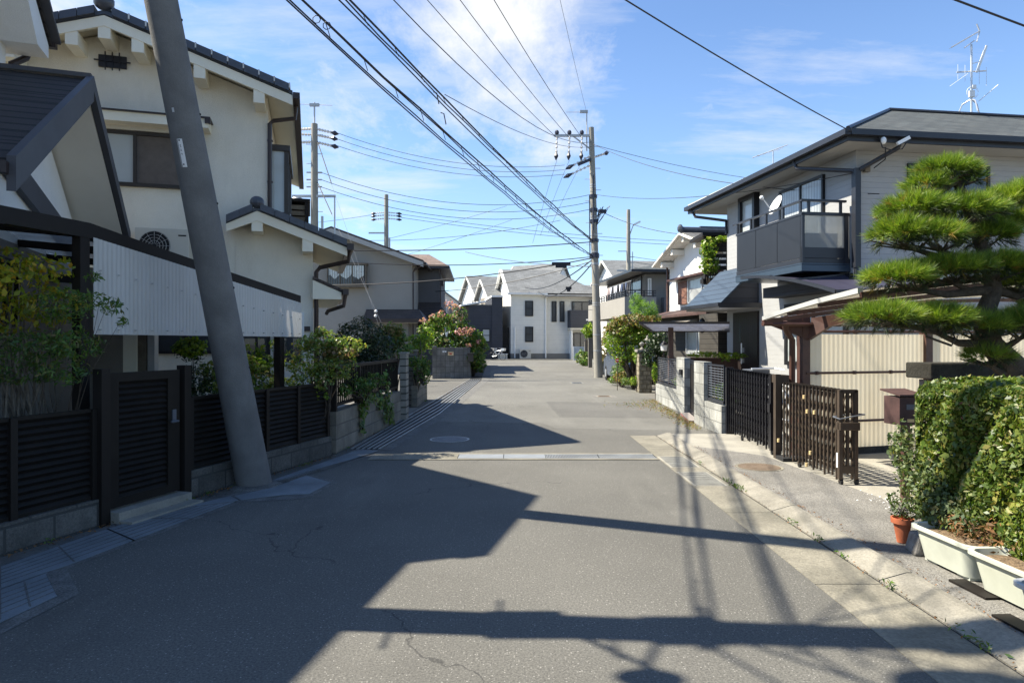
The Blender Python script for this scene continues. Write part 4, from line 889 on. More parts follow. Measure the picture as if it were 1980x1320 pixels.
# small distant white and brown house
t = empty('distant_cottage', 'small distant house with white siding gable and brown side behind the crape myrtle', 'house', (-7.4,62,0))
DH = Fr(-7.0, 62, 14)
MB(DH).prism([(0,0,0),(2.1,0,0),(2.1,0,5.2),(0,0,6.7)],(0,8,0)).build('wall', M['white_sid'], t)
MB(DH).prism([(-.1,-.4,6.85),(2.5,-.4,5.0),(2.5,8,5.0),(-.1,8,6.85)],(0,0,-.12)).build('roof', M['roof_grey'], t)
MB(DH).prism([(2.15,-2.2,0),(4.0,-2.2,0),(4.0,-2.2,5.0),(2.15,-2.2,4.7)],(0,8,0)).build('brown_wing', M['roof_brown_d'], t)
MB(DH).prism([(1.9,-2.5,4.75),(4.2,-2.5,5.15),(4.2,6,5.15),(1.9,6,4.75)],(0,0,.14)).build('wing_roof', M['white'], t)
mb = MB(DH)
for k in range(5): mb.box(.3+k*.22,.36+k*.22,-.8,-.7,3.4,4.9)
mb.box(.3,1.3,-.8,-.7,4.85,4.95); mb.build('balcony_rail', M['grey_d'], t)
t = empty('distant_shed', 'low white walled building with dark lean-to roof far behind the pink shrub', 'building', (-5.2,58.3,0))
MB().box(-5.9,-3.95,59.2,63,0,3.0).build('wall', M['white'], t)
MB().prism([(-6.3,58.9,3.9),(-3.9,58.9,3.25),(-3.9,63,3.25),(-6.3,63,3.9)],(0,0,-.12)).build('roof', M['roof_grey'], t)
# ================================================================== corner block wall with crape myrtle
CA, CB, CC = G(836,732), G(909,730), G(934,706)
t = empty('corner_block_wall', 'weathered dark grey block wall turning the corner under the crape myrtle', 'wall', CA)
mb = MB(); d = (Vector(CB)-Vector(CA)).normalized(); MB().prism([CA, CB, tuple(Vector(CB)+Vector((.0,.18,0))), tuple(Vector(CA)+Vector((0,.18,0)))],(0,0,1.34)).build('front_wall', M['blk_far'], t)
MB().prism([tuple(Vector(CB)+Vector((0,.19,0))), tuple(Vector(CB)+Vector((-.18,.19,0))), tuple(Vector(CC)+Vector((-.18,0,0))), CC],(0,0,1.25)).build('side_wall', M['blk_far'], t)
MB().box(CA[0],CA[0]+.16,CA[1]-.02,CA[1]+.3,1.342,1.42).build('cap', M['blk_far'], t)
mb = MB()
for k in range(7): z = .14+k*.19; mb.box(CA[0]-.02,CB[0],CA[1]-.0,CA[1]+.01,z,z+.006)
def plateobj(name, label, cat, px0, px1, py0, py1, D, m, mark=None):
    a, b = V(px0, py1, D), V(px1, py0, D); t = empty(name, label, cat, ((a[0]+b[0])/2, D, a[2]))
    MB().box(a[0],b[0],D-.03,D,a[2],b[2]).build('plate', M[m], t)
    if mark:
        w_, h_ = b[0]-a[0], b[2]-a[2]
        mb = MB().box(a[0]+w_*.28,a[0]+w_*.72,D-.034,D-.03,a[2]+h_*.25,a[2]+h_*.60); mb.box(a[0]+w_*.15,a[0]+w_*.85,D-.034,D-.03,a[2]+h_*.72,a[2]+h_*.80); mb.build('marking', M[mark], t)
plateobj('notice_sign', 'small orange and beige notice on the dark corner block wall', 'sign', 866,877,680,687,29.2,'plate_p','red')
plateobj('name_plate', 'small white plate on the dark block wall left of the orange notice', 'sign', 856,863,678,681,29.0,'white_pl','cable_g')
t = empty('post_box', 'small dark post box fixed to the corner block wall below the pink shrub', 'mailbox', (V(907,690,29.4)[0],29.4,.75))
a = V(905,694,29.55); MB().box(a[0],a[0]+.24,29.35,29.6,.72,1.05).build('box', M['bronze'], t); MB().box(a[0]-.02,a[0]+.26,29.3,29.6,1.06,1.10).build('roof', M['bronze'], t)
shrub('crape_myrtle', 'crape myrtle tree with pink flower heads above the corner block wall', 'tree', (V(868,720,30.5)[0],30.5,.0),
      [bl(865,640,30.5,.85,.7,.65), bl(830,640,30.5,.55,.5,.42), bl(885,625,30.5,.55,.6,.75), bl(850,622,30.5,.6,.5,.45), bl(875,665,30.3,.8,.6,.5), bl(840,665,30.6,.5,.5,.45)], 5200, .15, 'nandina', .06, keep=.55, fr=3, nb=3,
      extra=[('blossom','pink',[bl(868,588,30.4,.22,.3,.22), bl(885,612,30.3,.30,.3,.20), bl(842,612,30.3,.30,.3,.16), bl(822,620,30.3,.26,.3,.14), bl(882,596,30.4,.2,.3,.2), bl(855,606,30.2,.22,.2,.16)],420,.09)])
shrub('oleander_bush', 'dense dark shrub with pink blossoms leaning over the block wall corner', 'shrub', (V(915,700,31)[0],31,.0),
      [bl(905,655,30.6,.65,.7,.62), bl(922,668,31,.50,.6,.6), bl(915,690,30.3,.55,.7,.5), bl(925,700,31,.35,.5,.5), bl(893,670,30.3,.5,.5,.4)], 5200, .14, 'nandina', .05, keep=.72, fr=3,
      extra=[('blossom','pink',[bl(895,642,29.9,.40,.2,.18), bl(905,638,29.9,.3,.2,.14), bl(906,667,29.8,.16,.12,.08), bl(925,660,30.2,.12,.1,.12)],260,.09),('yellow_tips','yellowg',[bl(930,648,30.3,.10,.1,.12),bl(935,658,30.3,.1,.1,.12)],90,.11)])
t = empty('side_gate', 'narrow blue grey barred gate left of the corner block wall', 'gate', G(826,728))
a = V(822,0,29.6)[0]
mb = MB()
for k in range(6): mb.box(a+k*.07,a+k*.07+.025,29.6,29.63,.1,1.25)
mb.box(a,a+.4,29.59,29.64,1.2,1.25); mb.box(a,a+.4,29.59,29.64,.1,.15); mb.build('bars', M['char'], t)
MB().box(a-.1,a-.02,29.58,29.66,0,1.35).build('post', M['char'], t)
# ================================================================== far end: dark house, white house
HF = Fr(V(988,0,61)[0], 61.0, 10)
t = empty('far_white_house', 'white two storey house with grey hipped roof facing down the street', 'house', HF((4,0,0)))
MB(HF).prism([(0,0,.5),(3.2,0,.5),(3.2,0,6.12),(0,0,6.12)],(0,7.2,0)).build('wall', M['white_sid'], t)
MB(HF).prism([(3.2,.25,.5),(12,.25,.5),(12,.25,5.9),(3.2,.25,5.9)],(0,7,0)).build('right_wall', M['white_sid'], t)
MB(HF).box(-.0,12,.04,7.1,0,.5).build('foundation', M['grey_m'], t)
MB(HF).prism([(0,.02,6.12),(0,7.18,6.12),(0,3.6,8.35)],(.2,0,0)).build('gable', M['white'], t)
mb = MB(HF); mb.poly([(-.35,-.5,5.98),(8.6,-.5,5.98),(4.8,3.6,8.5),(-.35,3.6,8.5)]); mb.poly([(-.35,3.6,8.5),(4.8,3.6,8.5),(8.6,7.7,5.98),(-.35,7.7,5.98)]); mb.poly([(8.6,-.5,5.98),(8.6,7.7,5.98),(4.8,3.6,8.5)])
r_ = mb.build('roof', M['roof_grey'], t)
mb = MB(HF); mb.beam((-.38,-.5,5.95),(-.38,3.6,8.46),.08,.24,(1,0,0)); mb.beam((-.38,3.6,8.46),(-.38,7.7,5.95),.08,.24,(1,0,0)); mb.box(-.4,3.3,-.56,-.46,5.84,5.98); mb.box(-.3,3.3,-.45,.02,5.82,5.86); mb.build('bargeboard', M['white'], r_)
mb = MB(HF); mb.prism([(3.0,-.75,5.78),(12.6,-.75,5.78),(12.6,3.2,7.1),(3.6,3.2,7.1)],(0,0,-.1)); mb.build('lower_roof', M['roof_grey'], t)
mb = MB(HF); mb.tube([(3.25,-.5,5.7),(3.22,-.04,5.5),(3.22,-.04,.1)],.07,6); mb.tube([(.35,-.06,2.9),(.35,-.06,.1)],.06,6); mb.build('downpipe', M['white'], t)
window(t, HF, 'front', 0, 1.3, 2.05, 3.9, 5.3, 'black', 'gl_dark', (), .5, .09, .08); window(t, HF, 'front', 0, 1.3, 2.05, 1.55, 2.95, 'black', 'gl_dark', (), .5, .09, .08)
window(t, HF, 'front', .25, 3.85, 4.3, 3.4, 5.3, 'black', 'gl_dark', (), None, .09, .08); window(t, HF, 'front', .25, 4.6, 5.05, 3.4, 5.3, 'black', 'gl_dark', (), None, .09, .08)
window(t, HF, 'front', .25, 5.75, 7.7, 3.6, 5.3, 'black', 'gl_dark', (.5,), None, .09, .08)
b_ = MB(HF).box(5.35,9.2,-.85,.25,2.85,4.45).build('balcony', M['char'], t)
MB(HF).box(5.35,9.2,-.8,.24,2.66,2.84).build('soffit', M['beige_pl'], b_)
mb = MB(HF); mb.box(6.8,7.0,-.87,-.85,3.5,3.65); mb.box(7.4,7.6,-.87,-.85,3.5,3.65); mb.build('clip', M['white_pl'], b_)
window(t, HF, 'front', .25, 5.9, 7.4, .3, 2.4, 'black', 'gl_dark', (.45,), None, .09, .06, 'door')
MB(HF).box(5.5,5.65,-.5,.24,0,2.65).build('porch_post', M['white'], t)
aircon('air conditioner standing on the ground against the far white house', HF, .75,-.5,.05,1.0,.4,.85)
t = empty('far_dark_house', 'charcoal sided house beside the far white house with bicycles in front', 'house', (-3,61.5,0))
DK = Fr(V(906,0,60.5)[0], 60.5, 8)
MB(DK).box(0,2.1,0,6,0,4.85).build('low_wing', M['char'], t); MB(DK).box(2.1,3.08,-.05,6,0,5.6).build('tall_wing', M['char'], t)
MB(DK).box(-.03,2.1,-.04,6,4.85,4.93).build('coping', M['grey_m'], t); MB(DK).box(2.05,3.1,-.2,6,5.6,5.75).build('eave', M['white'], t)
MB(DK).box(3.0,3.75,.8,6,0,2.9).build('entrance', M['dkwall'], t); MB(DK).box(-1.7,-.02,1.5,6,0,4.7).build('pale_wall', M['grey_w'], t)
window(t, DK, 'front', 0, 1.2, 1.95, 1.55, 2.75, 'black', 'gl_white', (), .5, .08, .06)
def farhouse(label, fr, w_, d_, ze, zr_, ridge='x', m='white', rm='roof_grey', name='distant_house'):
    t = empty(name, label, 'house', fr((w_/2,0,0)))
    if ridge == 'y':
        MB(fr).prism([(0,0,0),(w_,0,0),(w_,0,ze),(w_/2,0,zr_-.15),(0,0,ze)],(0,d_,0)).build('wall', M[m], t)
        mb = MB(fr); gable_y(mb, -.4, w_+.4, w_/2, -.4, d_+.4, ze-.2, zr_, .15); r = mb.build('roof', M[rm], t)
        mb = MB(fr); mb.beam((-.4,-.42,ze-.28),(w_/2,-.42,zr_-.1),.06,.22,(0,1,0)); mb.beam((w_/2,-.42,zr_-.1),(w_+.4,-.42,ze-.28),.06,.22,(0,1,0)); mb.build('bargeboard', M['white'], r)
    else:
        MB(fr).prism([(0,0,0),(0,d_,0),(0,d_,ze),(0,d_/2,zr_-.15),(0,0,ze)],(w_,0,0)).build('wall', M[m], t)
        mb = MB(fr); gable_x(mb, -.4, w_+.4, -.4, d_+.4, d_/2, ze-.2, zr_, .15); r = mb.build('roof', M[rm], t)
        mb = MB(fr); mb.beam((-.42,-.4,ze-.28),(-.42,d_/2,zr_-.1),.06,.22,(1,0,0)); mb.beam((-.42,d_/2,zr_-.1),(-.42,d_+.4,ze-.28),.06,.22,(1,0,0)); mb.build('bargeboard', M['white'], r)
    return t
h1 = Fr(V(948,0,66)[0], 66, 17)
t = farhouse('nearer of two white gabled houses rising behind the charcoal house, with a loggia', h1, 6, 4.6, 6.15, 7.9, 'x')
MB(h1).box(-.05,-.02,.8,3.6,4.9,6.0).build('loggia', M['taupe'], t)
h2 = Fr(V(925,0,76)[0], 76, 17)
t = farhouse('farther of two white gabled houses rising behind the charcoal house', h2, 8, 8.5, 6.7, 9.4, 'x')
mb = MB(h2)
for k in range(3): mb.box(-.06,-.02,1.2+k*.7,1.45+k*.7,5.3,6.4)
mb.build('window', M['grey_d'], t)
farhouse('distant white house showing only its grey roof peak above the far white house', Fr(-.9,92,-25), 7, 7, 9.4, 12.3, 'x')
farhouse('distant white gabled house right of the central pole', Fr(V(1193,0,56)[0],56,10), 8, 5.5, 7.0, 8.7, 'x')
farhouse('row house far away at the left end of the cross street', Fr(-30,64,5), 14, 8, 5.6, 7.5, 'x', 'grey_w','roof_brown')
farhouse('white row house far away at the right end of the cross street', Fr(16,66,3), 16, 8, 5.6, 7.6, 'x')
# bicycles at the far end
def bicycle(label, x, y, ang, m):
    fr = Fr(x, y, ang); t = empty('bicycle', label, 'bicycle', (x,y,0), 'bicycles at the far end')
    for k, cx in enumerate((-.52,.52)):
        mb = MB(fr); mb.tube([(cx+.32*math.cos(a*math.pi/10), 0, .33+.32*math.sin(a*math.pi/10)) for a in range(21)], .022, 5)
        for a in range(8): mb.tube([(cx,0,.33),(cx+.3*math.cos(a*math.pi/4),0,.33+.3*math.sin(a*math.pi/4))],.006,3)
        mb.build('wheel', M['black'], t)
    mb = MB(fr)
    for p, q in (((-.52,0,.33),(-.1,0,.35)),((-.1,0,.35),(-.22,0,.85)),((-.22,0,.80),(-.52,0,.33)),((-.1,0,.35),(.36,0,.78)),((.36,0,.95),(.52,0,.33)),((-.2,0,.75),(.36,0,.85))): mb.tube([p,q],.02,5)
    mb.build('frame', M[m], t)
    mb = MB(fr); mb.tube([(.30,-.28,1.02),(.40,-.1,1.02),(.36,0,.95),(.40,.1,1.02),(.30,.28,1.02)],.018,5); mb.build('handlebar', M['steel'], t)
    mb = MB(fr); mb.ball((-.24,0,.90),.14,.08,.04); mb.build('saddle', M['black'], t)
    mb = MB(fr); mb.box(.45,.75,-.15,.15,.80,1.02); mb.build('basket', M['alu'], t)
bicycle('dark framed bicycle at the far end, left of the two', V(944,0,58)[0], 58.0, 15, 'black')
bicycle('silver bicycle with a basket at the far end, right of the two', V(962,0,58)[0], 57.6, -30, 'alu')
t = empty('meter_cabinet', 'low beige cabinet against the left corner of the far white house', 'cabinet', HF((-.9,-.3,0)))
MB(HF).box(-1.2,-.4,-.4,-.1,0,.45).build('body', M['beige_pl'], t); MB(HF).box(-1.25,-.35,-.45,-.05,.45,.50).build('lid', M['white_pl'], t)
# ================================================================== poles
def insulators(mb_i, mb_c, p, q, n=5, r=.06):
    p, q = Vector(p), Vector(q)
    for k in range(n):
        c = p.lerp(q, (k+.5)/n*.72); d = (q-p).normalized()*.035; mb_i.tube([c-d, c+d], r, 6)
    mb_i.tube([p, p.lerp(q, .72)], r*.4, 5)
    mb_c.tube([p.lerp(q, .68), p.lerp(q, .84), q], [r*.7, r*1.9, r*.4], 6)
t = empty('utility_pole', 'sunlit concrete pole in the middle of the view carrying many cables', 'utility pole', (3.81,29.7,0))
ptop = Vector((3.50,29.7,11.04)); pb = Vector((3.81,29.7,0))
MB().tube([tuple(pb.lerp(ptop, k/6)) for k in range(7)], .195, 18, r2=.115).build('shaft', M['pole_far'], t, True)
at = lambda z: pb.lerp(ptop, z/11.04)
mb = MB(); mb.box(1.86,3.45,29.62,29.70,10.62,10.72); mb.beam((3.45,29.7,10.1),(2.7,29.68,10.65),.05,.05); mb.build('crossarm', M['steel'], t)
mb = MB(); mb.tube([(3.30,29.7,10.0),(3.30,29.7,11.75)],.03,6); mb.box(3.0,3.35,29.66,29.74,11.68,11.80); mb.tube([(2.4,29.7,11.72),(3.1,29.7,11.72)],.012,4); mb.build('mast', M['steel'], t)
mi, mc = MB(), MB()
for x in (1.98,2.53,3.08): insulators(mi, mc, (x,29.6,10.62),(x-.05,29.5,9.55),4,.055); mc.ball((x,29.65,10.8),.10,.10,.12,8,5)
insulators(mi, mc, (3.45,29.6,9.75),(2.35,29.5,9.15),5,.055); insulators(mi, mc, (3.45,29.6,9.35),(2.25,29.4,8.75),5,.055); insulators(mi, mc, (3.6,29.6,9.7),(4.3,29.9,10.0),5,.055)
mc.beam((3.45,29.6,9.6),(2.9,29.5,9.35),.12,.12)
mi.build('insulator', M['insul'], t); mc.build('insulator_cover', M['insul_c'], t)
mb = MB()
for z in (1.2,1.9,3.2,3.3,4.1,5.0,5.05,5.4,5.55,6.3,7.0,7.1,8.4,8.5): c = at(z); mb.tube([tuple(c-Vector((0,0,.02))), tuple(c+Vector((0,0,.02)))], .205-.0072*z, 12)
for k in range(16): z = 3.0+k*.48; c = at(z); mb.tube([tuple(c), tuple(c+Vector((.36*(1 if k % 2 else -1),0,0)))], .012, 4)
mb.build('band', M['steel'], t)
mb = MB()
for z in (5.35,5.42,6.05,8.0,7.4,6.9): c = at(z); mb.tube([tuple(c+Vector((0,0,-.07))), tuple(c+Vector((0,0,.07)))], .23-.006*z, 10)
mb.tube([(3.58,29.5,8.9),(3.54,29.48,6.1)],.035,5); mb.tube([(3.4,29.52,8.0),(3.42,29.5,5.2)],.025,5)
for k in range(7): a = random.uniform(-.3,.5); mb.tube([(3.75,29.6,7.1),(3.9+a,29.5,7.3+random.uniform(-.3,.4)),(3.72,29.6,6.7)],.014,4)
mb.box(3.80,4.15,29.55,29.7,7.25,7.4); mb.build('cable_clamp', M['insul_c'], t)
# left far pole with transformer
def pole(label, x, y, h, r0, r1, m='pole_far', lean=0):
    t = empty('utility_pole', label, 'utility pole', (x,y,0)); MB().tube([(x+lean*k/5,y,h*k/5) for k in range(6)], r0, 14, r2=r1).build('shaft', M[m], t, True); return t
X1 = V(608,0,28)[0]
t = pole('concrete pole with transformer and star of insulators above the cream house wing', X1, 28, 10.65, .19, .13)
mb = MB(); mb.tube([(X1,28,10),(X1,28,11.55)],.035,6); mb.box(X1-.2,X1+.2,27.96,28.04,11.38,11.5); mb.tube([(X1-.75,28,11.48),(X1+.75,28,11.42)],.012,4); mb.build('mast', M['steel'], t)
mi, mc = MB(), MB()
for dz in (10.45,10.2,9.9):
    for s in (-1,1): insulators(mi, mc, (X1+s*.05,28,dz),(X1+s*1.0,27.9+random.uniform(-.2,.2),dz-.20*(s > 0)-.02),6,.058)
mi.build('insulator', M['insul'], t); mc.build('insulator_cover', M['insul_c'], t)
MB().lathe((X1-.62,27.7,6.75), [(.02,0),(.25,.02),(.28,.1),(.28,.62),(.2,.75),(.02,.78)], 16).build('transformer', M['steel'], t, True)
mb = MB(); mb.box(X1-.9,X1+.9,27.9,27.97,7.58,7.68); mb.box(X1+.3,X1+.38,27.9,28.0,5.6,6.8); mb.box(X1+.84,X1+.88,27.9,27.98,4.9,7.6)
for z in (8.6,8.3,8.0): mb.box(X1-.32,X1+.32,27.95,28.0,z,z+.05)
for k in range(14): z = 5+k*.4; mb.tube([(X1,28,z),(X1+.35*(1 if k % 2 else -1),28,z)],.012,4)
mb.build('crossarm', M['steel'], t)
X2 = V(747,0,50)[0]
t = pole('distant concrete pole with insulators above the plain grey house roof', X2, 50, 12.5, .2, .15)
mi, mc = MB(), MB()
for dz in (11.2,11.0,10.75):
    for s in (-1,1): insulators(mi, mc, (X2,50,dz),(X2+s*1.15,50,dz-.12),5,.06)
mi.build('insulator', M['insul'], t); mc.build('insulator_cover', M['insul_c'], t)
mb = MB(); mb.box(X2-1.3,X2,49.9,50,9.6,9.7); mb.lathe((X2-.45,49.8,7.9),[(.02,0),(.3,.05),(.3,.7),(.02,.75)],10); mb.box(X2+.2,X2+.3,49.9,50,6.5,9.3); mb.build('transformer', M['steel'], t)
X3 = V(1215,0,48)[0]
t = pole('distant concrete pole with street lamp behind the house with laundry', X3, 48, 11.0, .2, .13)
mb = MB(); mb.tube([(X3+.1,48,9.2),(X3+.35,48,9.9),(X3+.5,48,10.0)],.035,6); ar = mb.build('lamp_arm', M['steel'], t)
MB().beam((X3+.35,48,9.9),(X3+.85,48,10.15),.16,.12).build('lamp', M['white_pl'], ar)
mb = MB(); mb.box(X3-.85,X3+.85,47.9,47.97,6.6,6.7); mb.box(X3-.75,X3,47.9,47.95,8.0,8.05); mb.tube([(X3+.3,48,5.5),(X3+.3,48,8.0)],.03,5)
for z in (7.6,7.2,6.85): mb.box(X3-.05,X3+.4,47.95,48,z,z+.05)
mb.build('crossarm', M['steel'], t)
# ================================================================== cables
def bundle(label, p, q, sag, n, sp, r):
    t = empty('cable_bundle', label, 'cable', p, 'cables strung between the poles')
    for k in range(n):
        a = 2*math.pi*k/n; o1 = Vector((math.cos(a)*sp, 0, math.sin(a)*sp))
        pts = wire_pts(Vector(p)+o1, Vector(q)+o1*.5, sag+.05*k, 20)
        pts = [tuple(Vector(c)+Vector((random.uniform(-.015,.015),0,random.uniform(-.02,.02)))) for c in pts]
        MB().tube(pts, r*(1 if k else 1.4), 5).build('cable', M['cable'], t, True)
    mb = MB(); pts = wire_pts(Vector(p), Vector(q), sag, 26)
    for c in pts[1:-1]: mb.tube([(c[0]-.03,c[1],c[2]+sp*1.4),(c[0]+.03,c[1]+.03,c[2]-sp*2.2)],.006,4)
    mb.build('hanger', M['cable'], t); return t
C1, C2 = tuple(at(5.38)+Vector((-.15,0,0))), tuple(at(6.05)+Vector((-.1,0,0)))
b1 = bundle('lower thick bundle of black cables sweeping from the top left down to the central pole', (-3.85,3.9,6.02), C1, .25, 4, .055, .011)
b2 = bundle('upper thick bundle of black cables sweeping from the top left down to the central pole', (-3.85,3.9,6.58), C2, .20, 3, .035, .012)
mb = MB()
for (px, py) in ((612,38),(632,50)):
    c = Vector(V(px, py, 8.4)); pts = [tuple(c+Vector((.05*math.cos(a*.9),0,.05*math.sin(a*.9)))) for a in range(8)]; mb.tube(pts,.006,4)
for (px, py, D) in ((838,178,12.2),(852,218,12.5)): c = Vector(V(px,py,D)); mb.tube([tuple(c),tuple(c+Vector((.06,0,-.02))),tuple(c+Vector((.10,0,-.22)))],.010,4)
mb.build('cable_tail', M['cable'], b2)
for k, (px, x, w_) in enumerate(((848,1.98,'leftmost'),(908,2.53,'middle'),(970,3.08,'rightmost'))):
    p0 = V(px, 0, 18.1); e = Vector((x,29.6,10.55)); s = Vector(p0); d = (e-s)/11.5; st = e-d*25.6
    wire((st.x, st.y, 11.3), tuple(e), .45, .011, w_+' of three high voltage lines dropping steeply to the crossarm of the central pole')
p0 = V(1018,0,18); wire((p0[0]-1.5,4,10.2), (3.30,29.7,11.7), .3, .006, 'faint thin wire dropping from the sky to the mast of the central pole', m='cable_g')
wire((-3.9,4.1,7.4), (3.5,29.7,10.4), 1.35, .010, 'thin sagging wire from the upper left to the top of the central pole')
wire((-3.9,4.1,6.7), V(1660,262,14.0), .18, .011, 'black service wire crossing the sky down to the eave bracket of the right hand house')
wire((-3.9,4.1,6.35), (9,8,4.3), .10, .011, 'black wire cutting across the top right corner of the sky')
wire((3.5,29.7,10.35), V(1700,375,14.4), .5, .010, 'wire from the central pole sagging down to the balcony corner of the right hand house')
wire(tuple(at(8.1)), V(1650,335,14.5), .35, .009, 'level wire from the central pole to the wall bracket of the right hand house')
wire(tuple(at(7.3)+Vector((.4,0,0))), V(1310,452,27), .15, .012, 'short service wire from the central pole to the tiled gable roof')
wire(V(860,183,12.5), tuple(at(10.2)), .35, .008, 'thin branch wire leaving the upper cable bundle towards the central pole crossarm', m='cable_g')
for k, (a, w_) in enumerate(((10.25,'top'),(10.0,'middle'),(9.72,'bottom'))): wire((X1+.95,27.9,a), (2.3,29.4,9.15-.2*k+.15), .55, .011, w_+' of three tight lines between the transformer pole and the central pole insulators', m='cable_g')
for k, (a, w_) in enumerate(((8.62,'highest'),(8.32,'second'),(8.02,'lowest'))): wire((X1+.3,28,a), tuple(at(8.1-.32*k)), .85, .011, w_+' of three slack lines below the insulators from the transformer pole to the central pole')
wire((X1+.3,28,5.4), tuple(at(6.0)), .15, .022, 'thick dark communication cable level with the lower roofs behind the street')
wire((X1,28,5.0), tuple(at(5.35)), .30, .018, 'lower dark communication cable hanging above the far white house roof')
wire((-12,31,4.3), tuple(at(5.3)), .5, .024, 'sagging black cable passing in front of the far grey roof')
wire((-4.0,35,4.2), tuple(at(5.2)+Vector((0,.2,0))), .25, .02, 'cable from the dark annex to the central pole crossing the far roof')
wire(tuple(at(5.3)), (1.2,61,6.5), .6, .03, 'upper of two cables running from the central pole to the far white house')
wire(tuple(at(5.2)), (2.4,61,6.1), .9, .03, 'lower of two cables running from the central pole to the far white house')
wire((-14,50,9.2), (3.6,50,10.6), .6, .018, 'faint distant wire crossing behind the cable bundles on the left', m='cable_g')
wire((X2+1.1,50,11.05), (30,52,9.3), .9, .018, 'upper of two long distant wires passing behind the central pole', m='cable_g')
wire((X2+1.1,50,10.8), (30,52,9.0), .9, .018, 'lower of two long distant wires passing behind the central pole', m='cable_g')
wire((X2,50,9.2), V(980,398,50), .1, .014, 'thin wire rising right from the distant insulator pole', m='cable_g')
wire((X2,50,7.6), V(990,425,50), .1, .014, 'second thin wire rising right from the distant insulator pole', m='cable_g')
wire((-25,47,9.5), (X2-1.1,50,11.0), .4, .016, 'thin wire reaching the distant insulator pole from the left', m='cable_g')
wire(tuple(at(10.3)), (26,40,11.0), .9, .012, 'long thin wire leaving the central pole top to the right behind the roofs', m='cable_g')
for k, w_ in enumerate(('top','middle','bottom')): wire((X3+.4,48,7.62-.37*k), (24,52,7.1-.35*k), .3, .016, w_+' of three short distant wires right of the street lamp pole', m='cable_g')
wire(V(900,487,45), tuple(at(4.9)), .2, .02, 'distant wire just above the far white roof left of the central pole', m='cable_g')
for k, (px, w_) in enumerate(((1077,'left'),(1101,'middle'),(1127,'right'))): wire((V(px,0,29.5)[0],29.5,9.55), V((1030,1045,1060)[k],(470,455,450)[k],34), -.1, .008, w_+' of three thin lines dropping from the crossarm insulators of the central pole', m='cable_g')
# guy wires with white balls at the transformer pole
for k, (dx, w_) in enumerate(((1.65,'upper'),(1.9,'lower'))):
    t = empty('guy_wire', w_+' slanting guy wire with a white ball running down from the transformer pole', 'cable', (X1,28,9), 'guy wires of the transformer pole')
    p, q = Vector((X1+.15,27.9,9.9-1.7*k)), Vector(V((740,736)[1-k],(630,640)[1-k],24))
    MB().tube([tuple(p), tuple(p.lerp(q,.25))], .02, 6).build('sleeve', M['cable'], t); MB().tube([tuple(p.lerp(q,.24)), tuple(q)], .0045, 5).build('wire', M['cable_g'], t)
    c = p.lerp(q, .93-.02*k); MB().ball(tuple(c), .055,.055,.055).build('ball', M['white_pl'], t, True)
# hanging cable closures
def closure(label, px0, px1, py, D):
    a, b = V(px0, py, D), V(px1, py, D); t = empty('cable_closure', label, 'cable box', ((a[0]+b[0])/2, D, a[2]), 'cable closures hung on the wires')
    MB().beam(a, b, .16, .13).build('body', M['cable'], t); l = (b[0]-a[0]); MB().beam((a[0]+l*.2,D,a[2]-.11),(b[0]-l*.2,D,b[2]-.11),.14,.12).build('hanger', M['cable'], t)
closure('black cable closure hanging on the wire left of the central pole', 1067,1103,510,29.4)
closure('small black cable closure in front of the far grey roof', 1094,1105,557,34)
# ================================================================== RIGHT: charcoal trimmed white house with balcony
HR = Fr(7.5, 14.65, 8.3)
t = RH = empty('balcony_house', 'white two storey house with black hipped roof and a dark balcony on the right', 'house', HR((3,3,0)))
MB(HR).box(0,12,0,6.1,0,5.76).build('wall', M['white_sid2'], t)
mb = MB(HR); e0, e1_, e2_ = -.65, 12.8, 7.5
rz_ = 5.99; rr_ = 7.95; yr_ = 3.4
mb.poly([(e0,e0,rz_),(e1_,e0,rz_),(e1_,yr_,rr_),(3.4,yr_,rr_)]); mb.poly([(e0,e0,rz_),(3.4,yr_,rr_),(e0,e2_,rz_)]); mb.poly([(e0,e2_,rz_),(3.4,yr_,rr_),(e1_,yr_,rr_),(e1_,e2_,rz_)])
mb.poly([(e1_,e0,rz_),(e1_,e2_,rz_),(e1_,yr_,rr_)]); rf_ = mb.build('roof', M['roof_blk'], t)
mb = MB(HR); mb.tube([(3.4,yr_,rr_+.02),(e1_,yr_,rr_+.02)],.06,6); mb.tube([(e0,e0,rz_+.02),(3.4,yr_,rr_+.02)],.05,6); mb.tube([(e0,e2_,rz_+.02),(3.4,yr_,rr_+.02)],.05,6); mb.build('ridge_cap', M['gutter'], rf_)
mb = MB(HR); mb.box(e0,e1_,e0,e2_,5.765,5.83); mb.build('soffit', M['soffit_g'], rf_)
mb = MB(HR); mb.box(e0-.03,e1_,e0-.03,e0+.02,5.75,5.985); mb.box(e0-.03,e0+.02,e0+.02,e2_,5.75,5.985); mb.build('fascia', M['gutter'], rf_)
mb = MB(HR); mb.beam((e0-.10,e0-.15,5.90),(e0-.10,e2_,5.90),.13,.12); mb.beam((e0-.03,e0-.10,5.90),(e1_,e0-.10,5.90),.13,.12); mb.build('gutter', M['gutter'], rf_)
mb = MB(HR); mb.tube([(-.68,1.3,5.86),(-.64,1.25,5.66),(-.08,-.03,5.30),(-.04,-.06,5.2),(-.04,-.06,.1)],.048,8); mb.tube([(.55,-.70,5.86),(.52,-.62,5.66),(.02,-.10,5.32)],.048,8)
mb.build('downpipe', M['gutter'], t, True); mb = MB(HR); mb.tube([(-.68,e2_-.3,5.86),(-.6,e2_-.4,5.6),(-.06,6.05,5.3),(-.05,6.05,4.9)],.045,8)
mb.box(-.10,.03,-.12,.02,3.2,5.35); mb.build('downpipe', M['gutter'], t, True)
mb = MB(HR); mb.beam((.20,-.11,5.35),(.20,-.02,5.35),.12,.14); mb.build('wall_bracket', M['deck'], t)
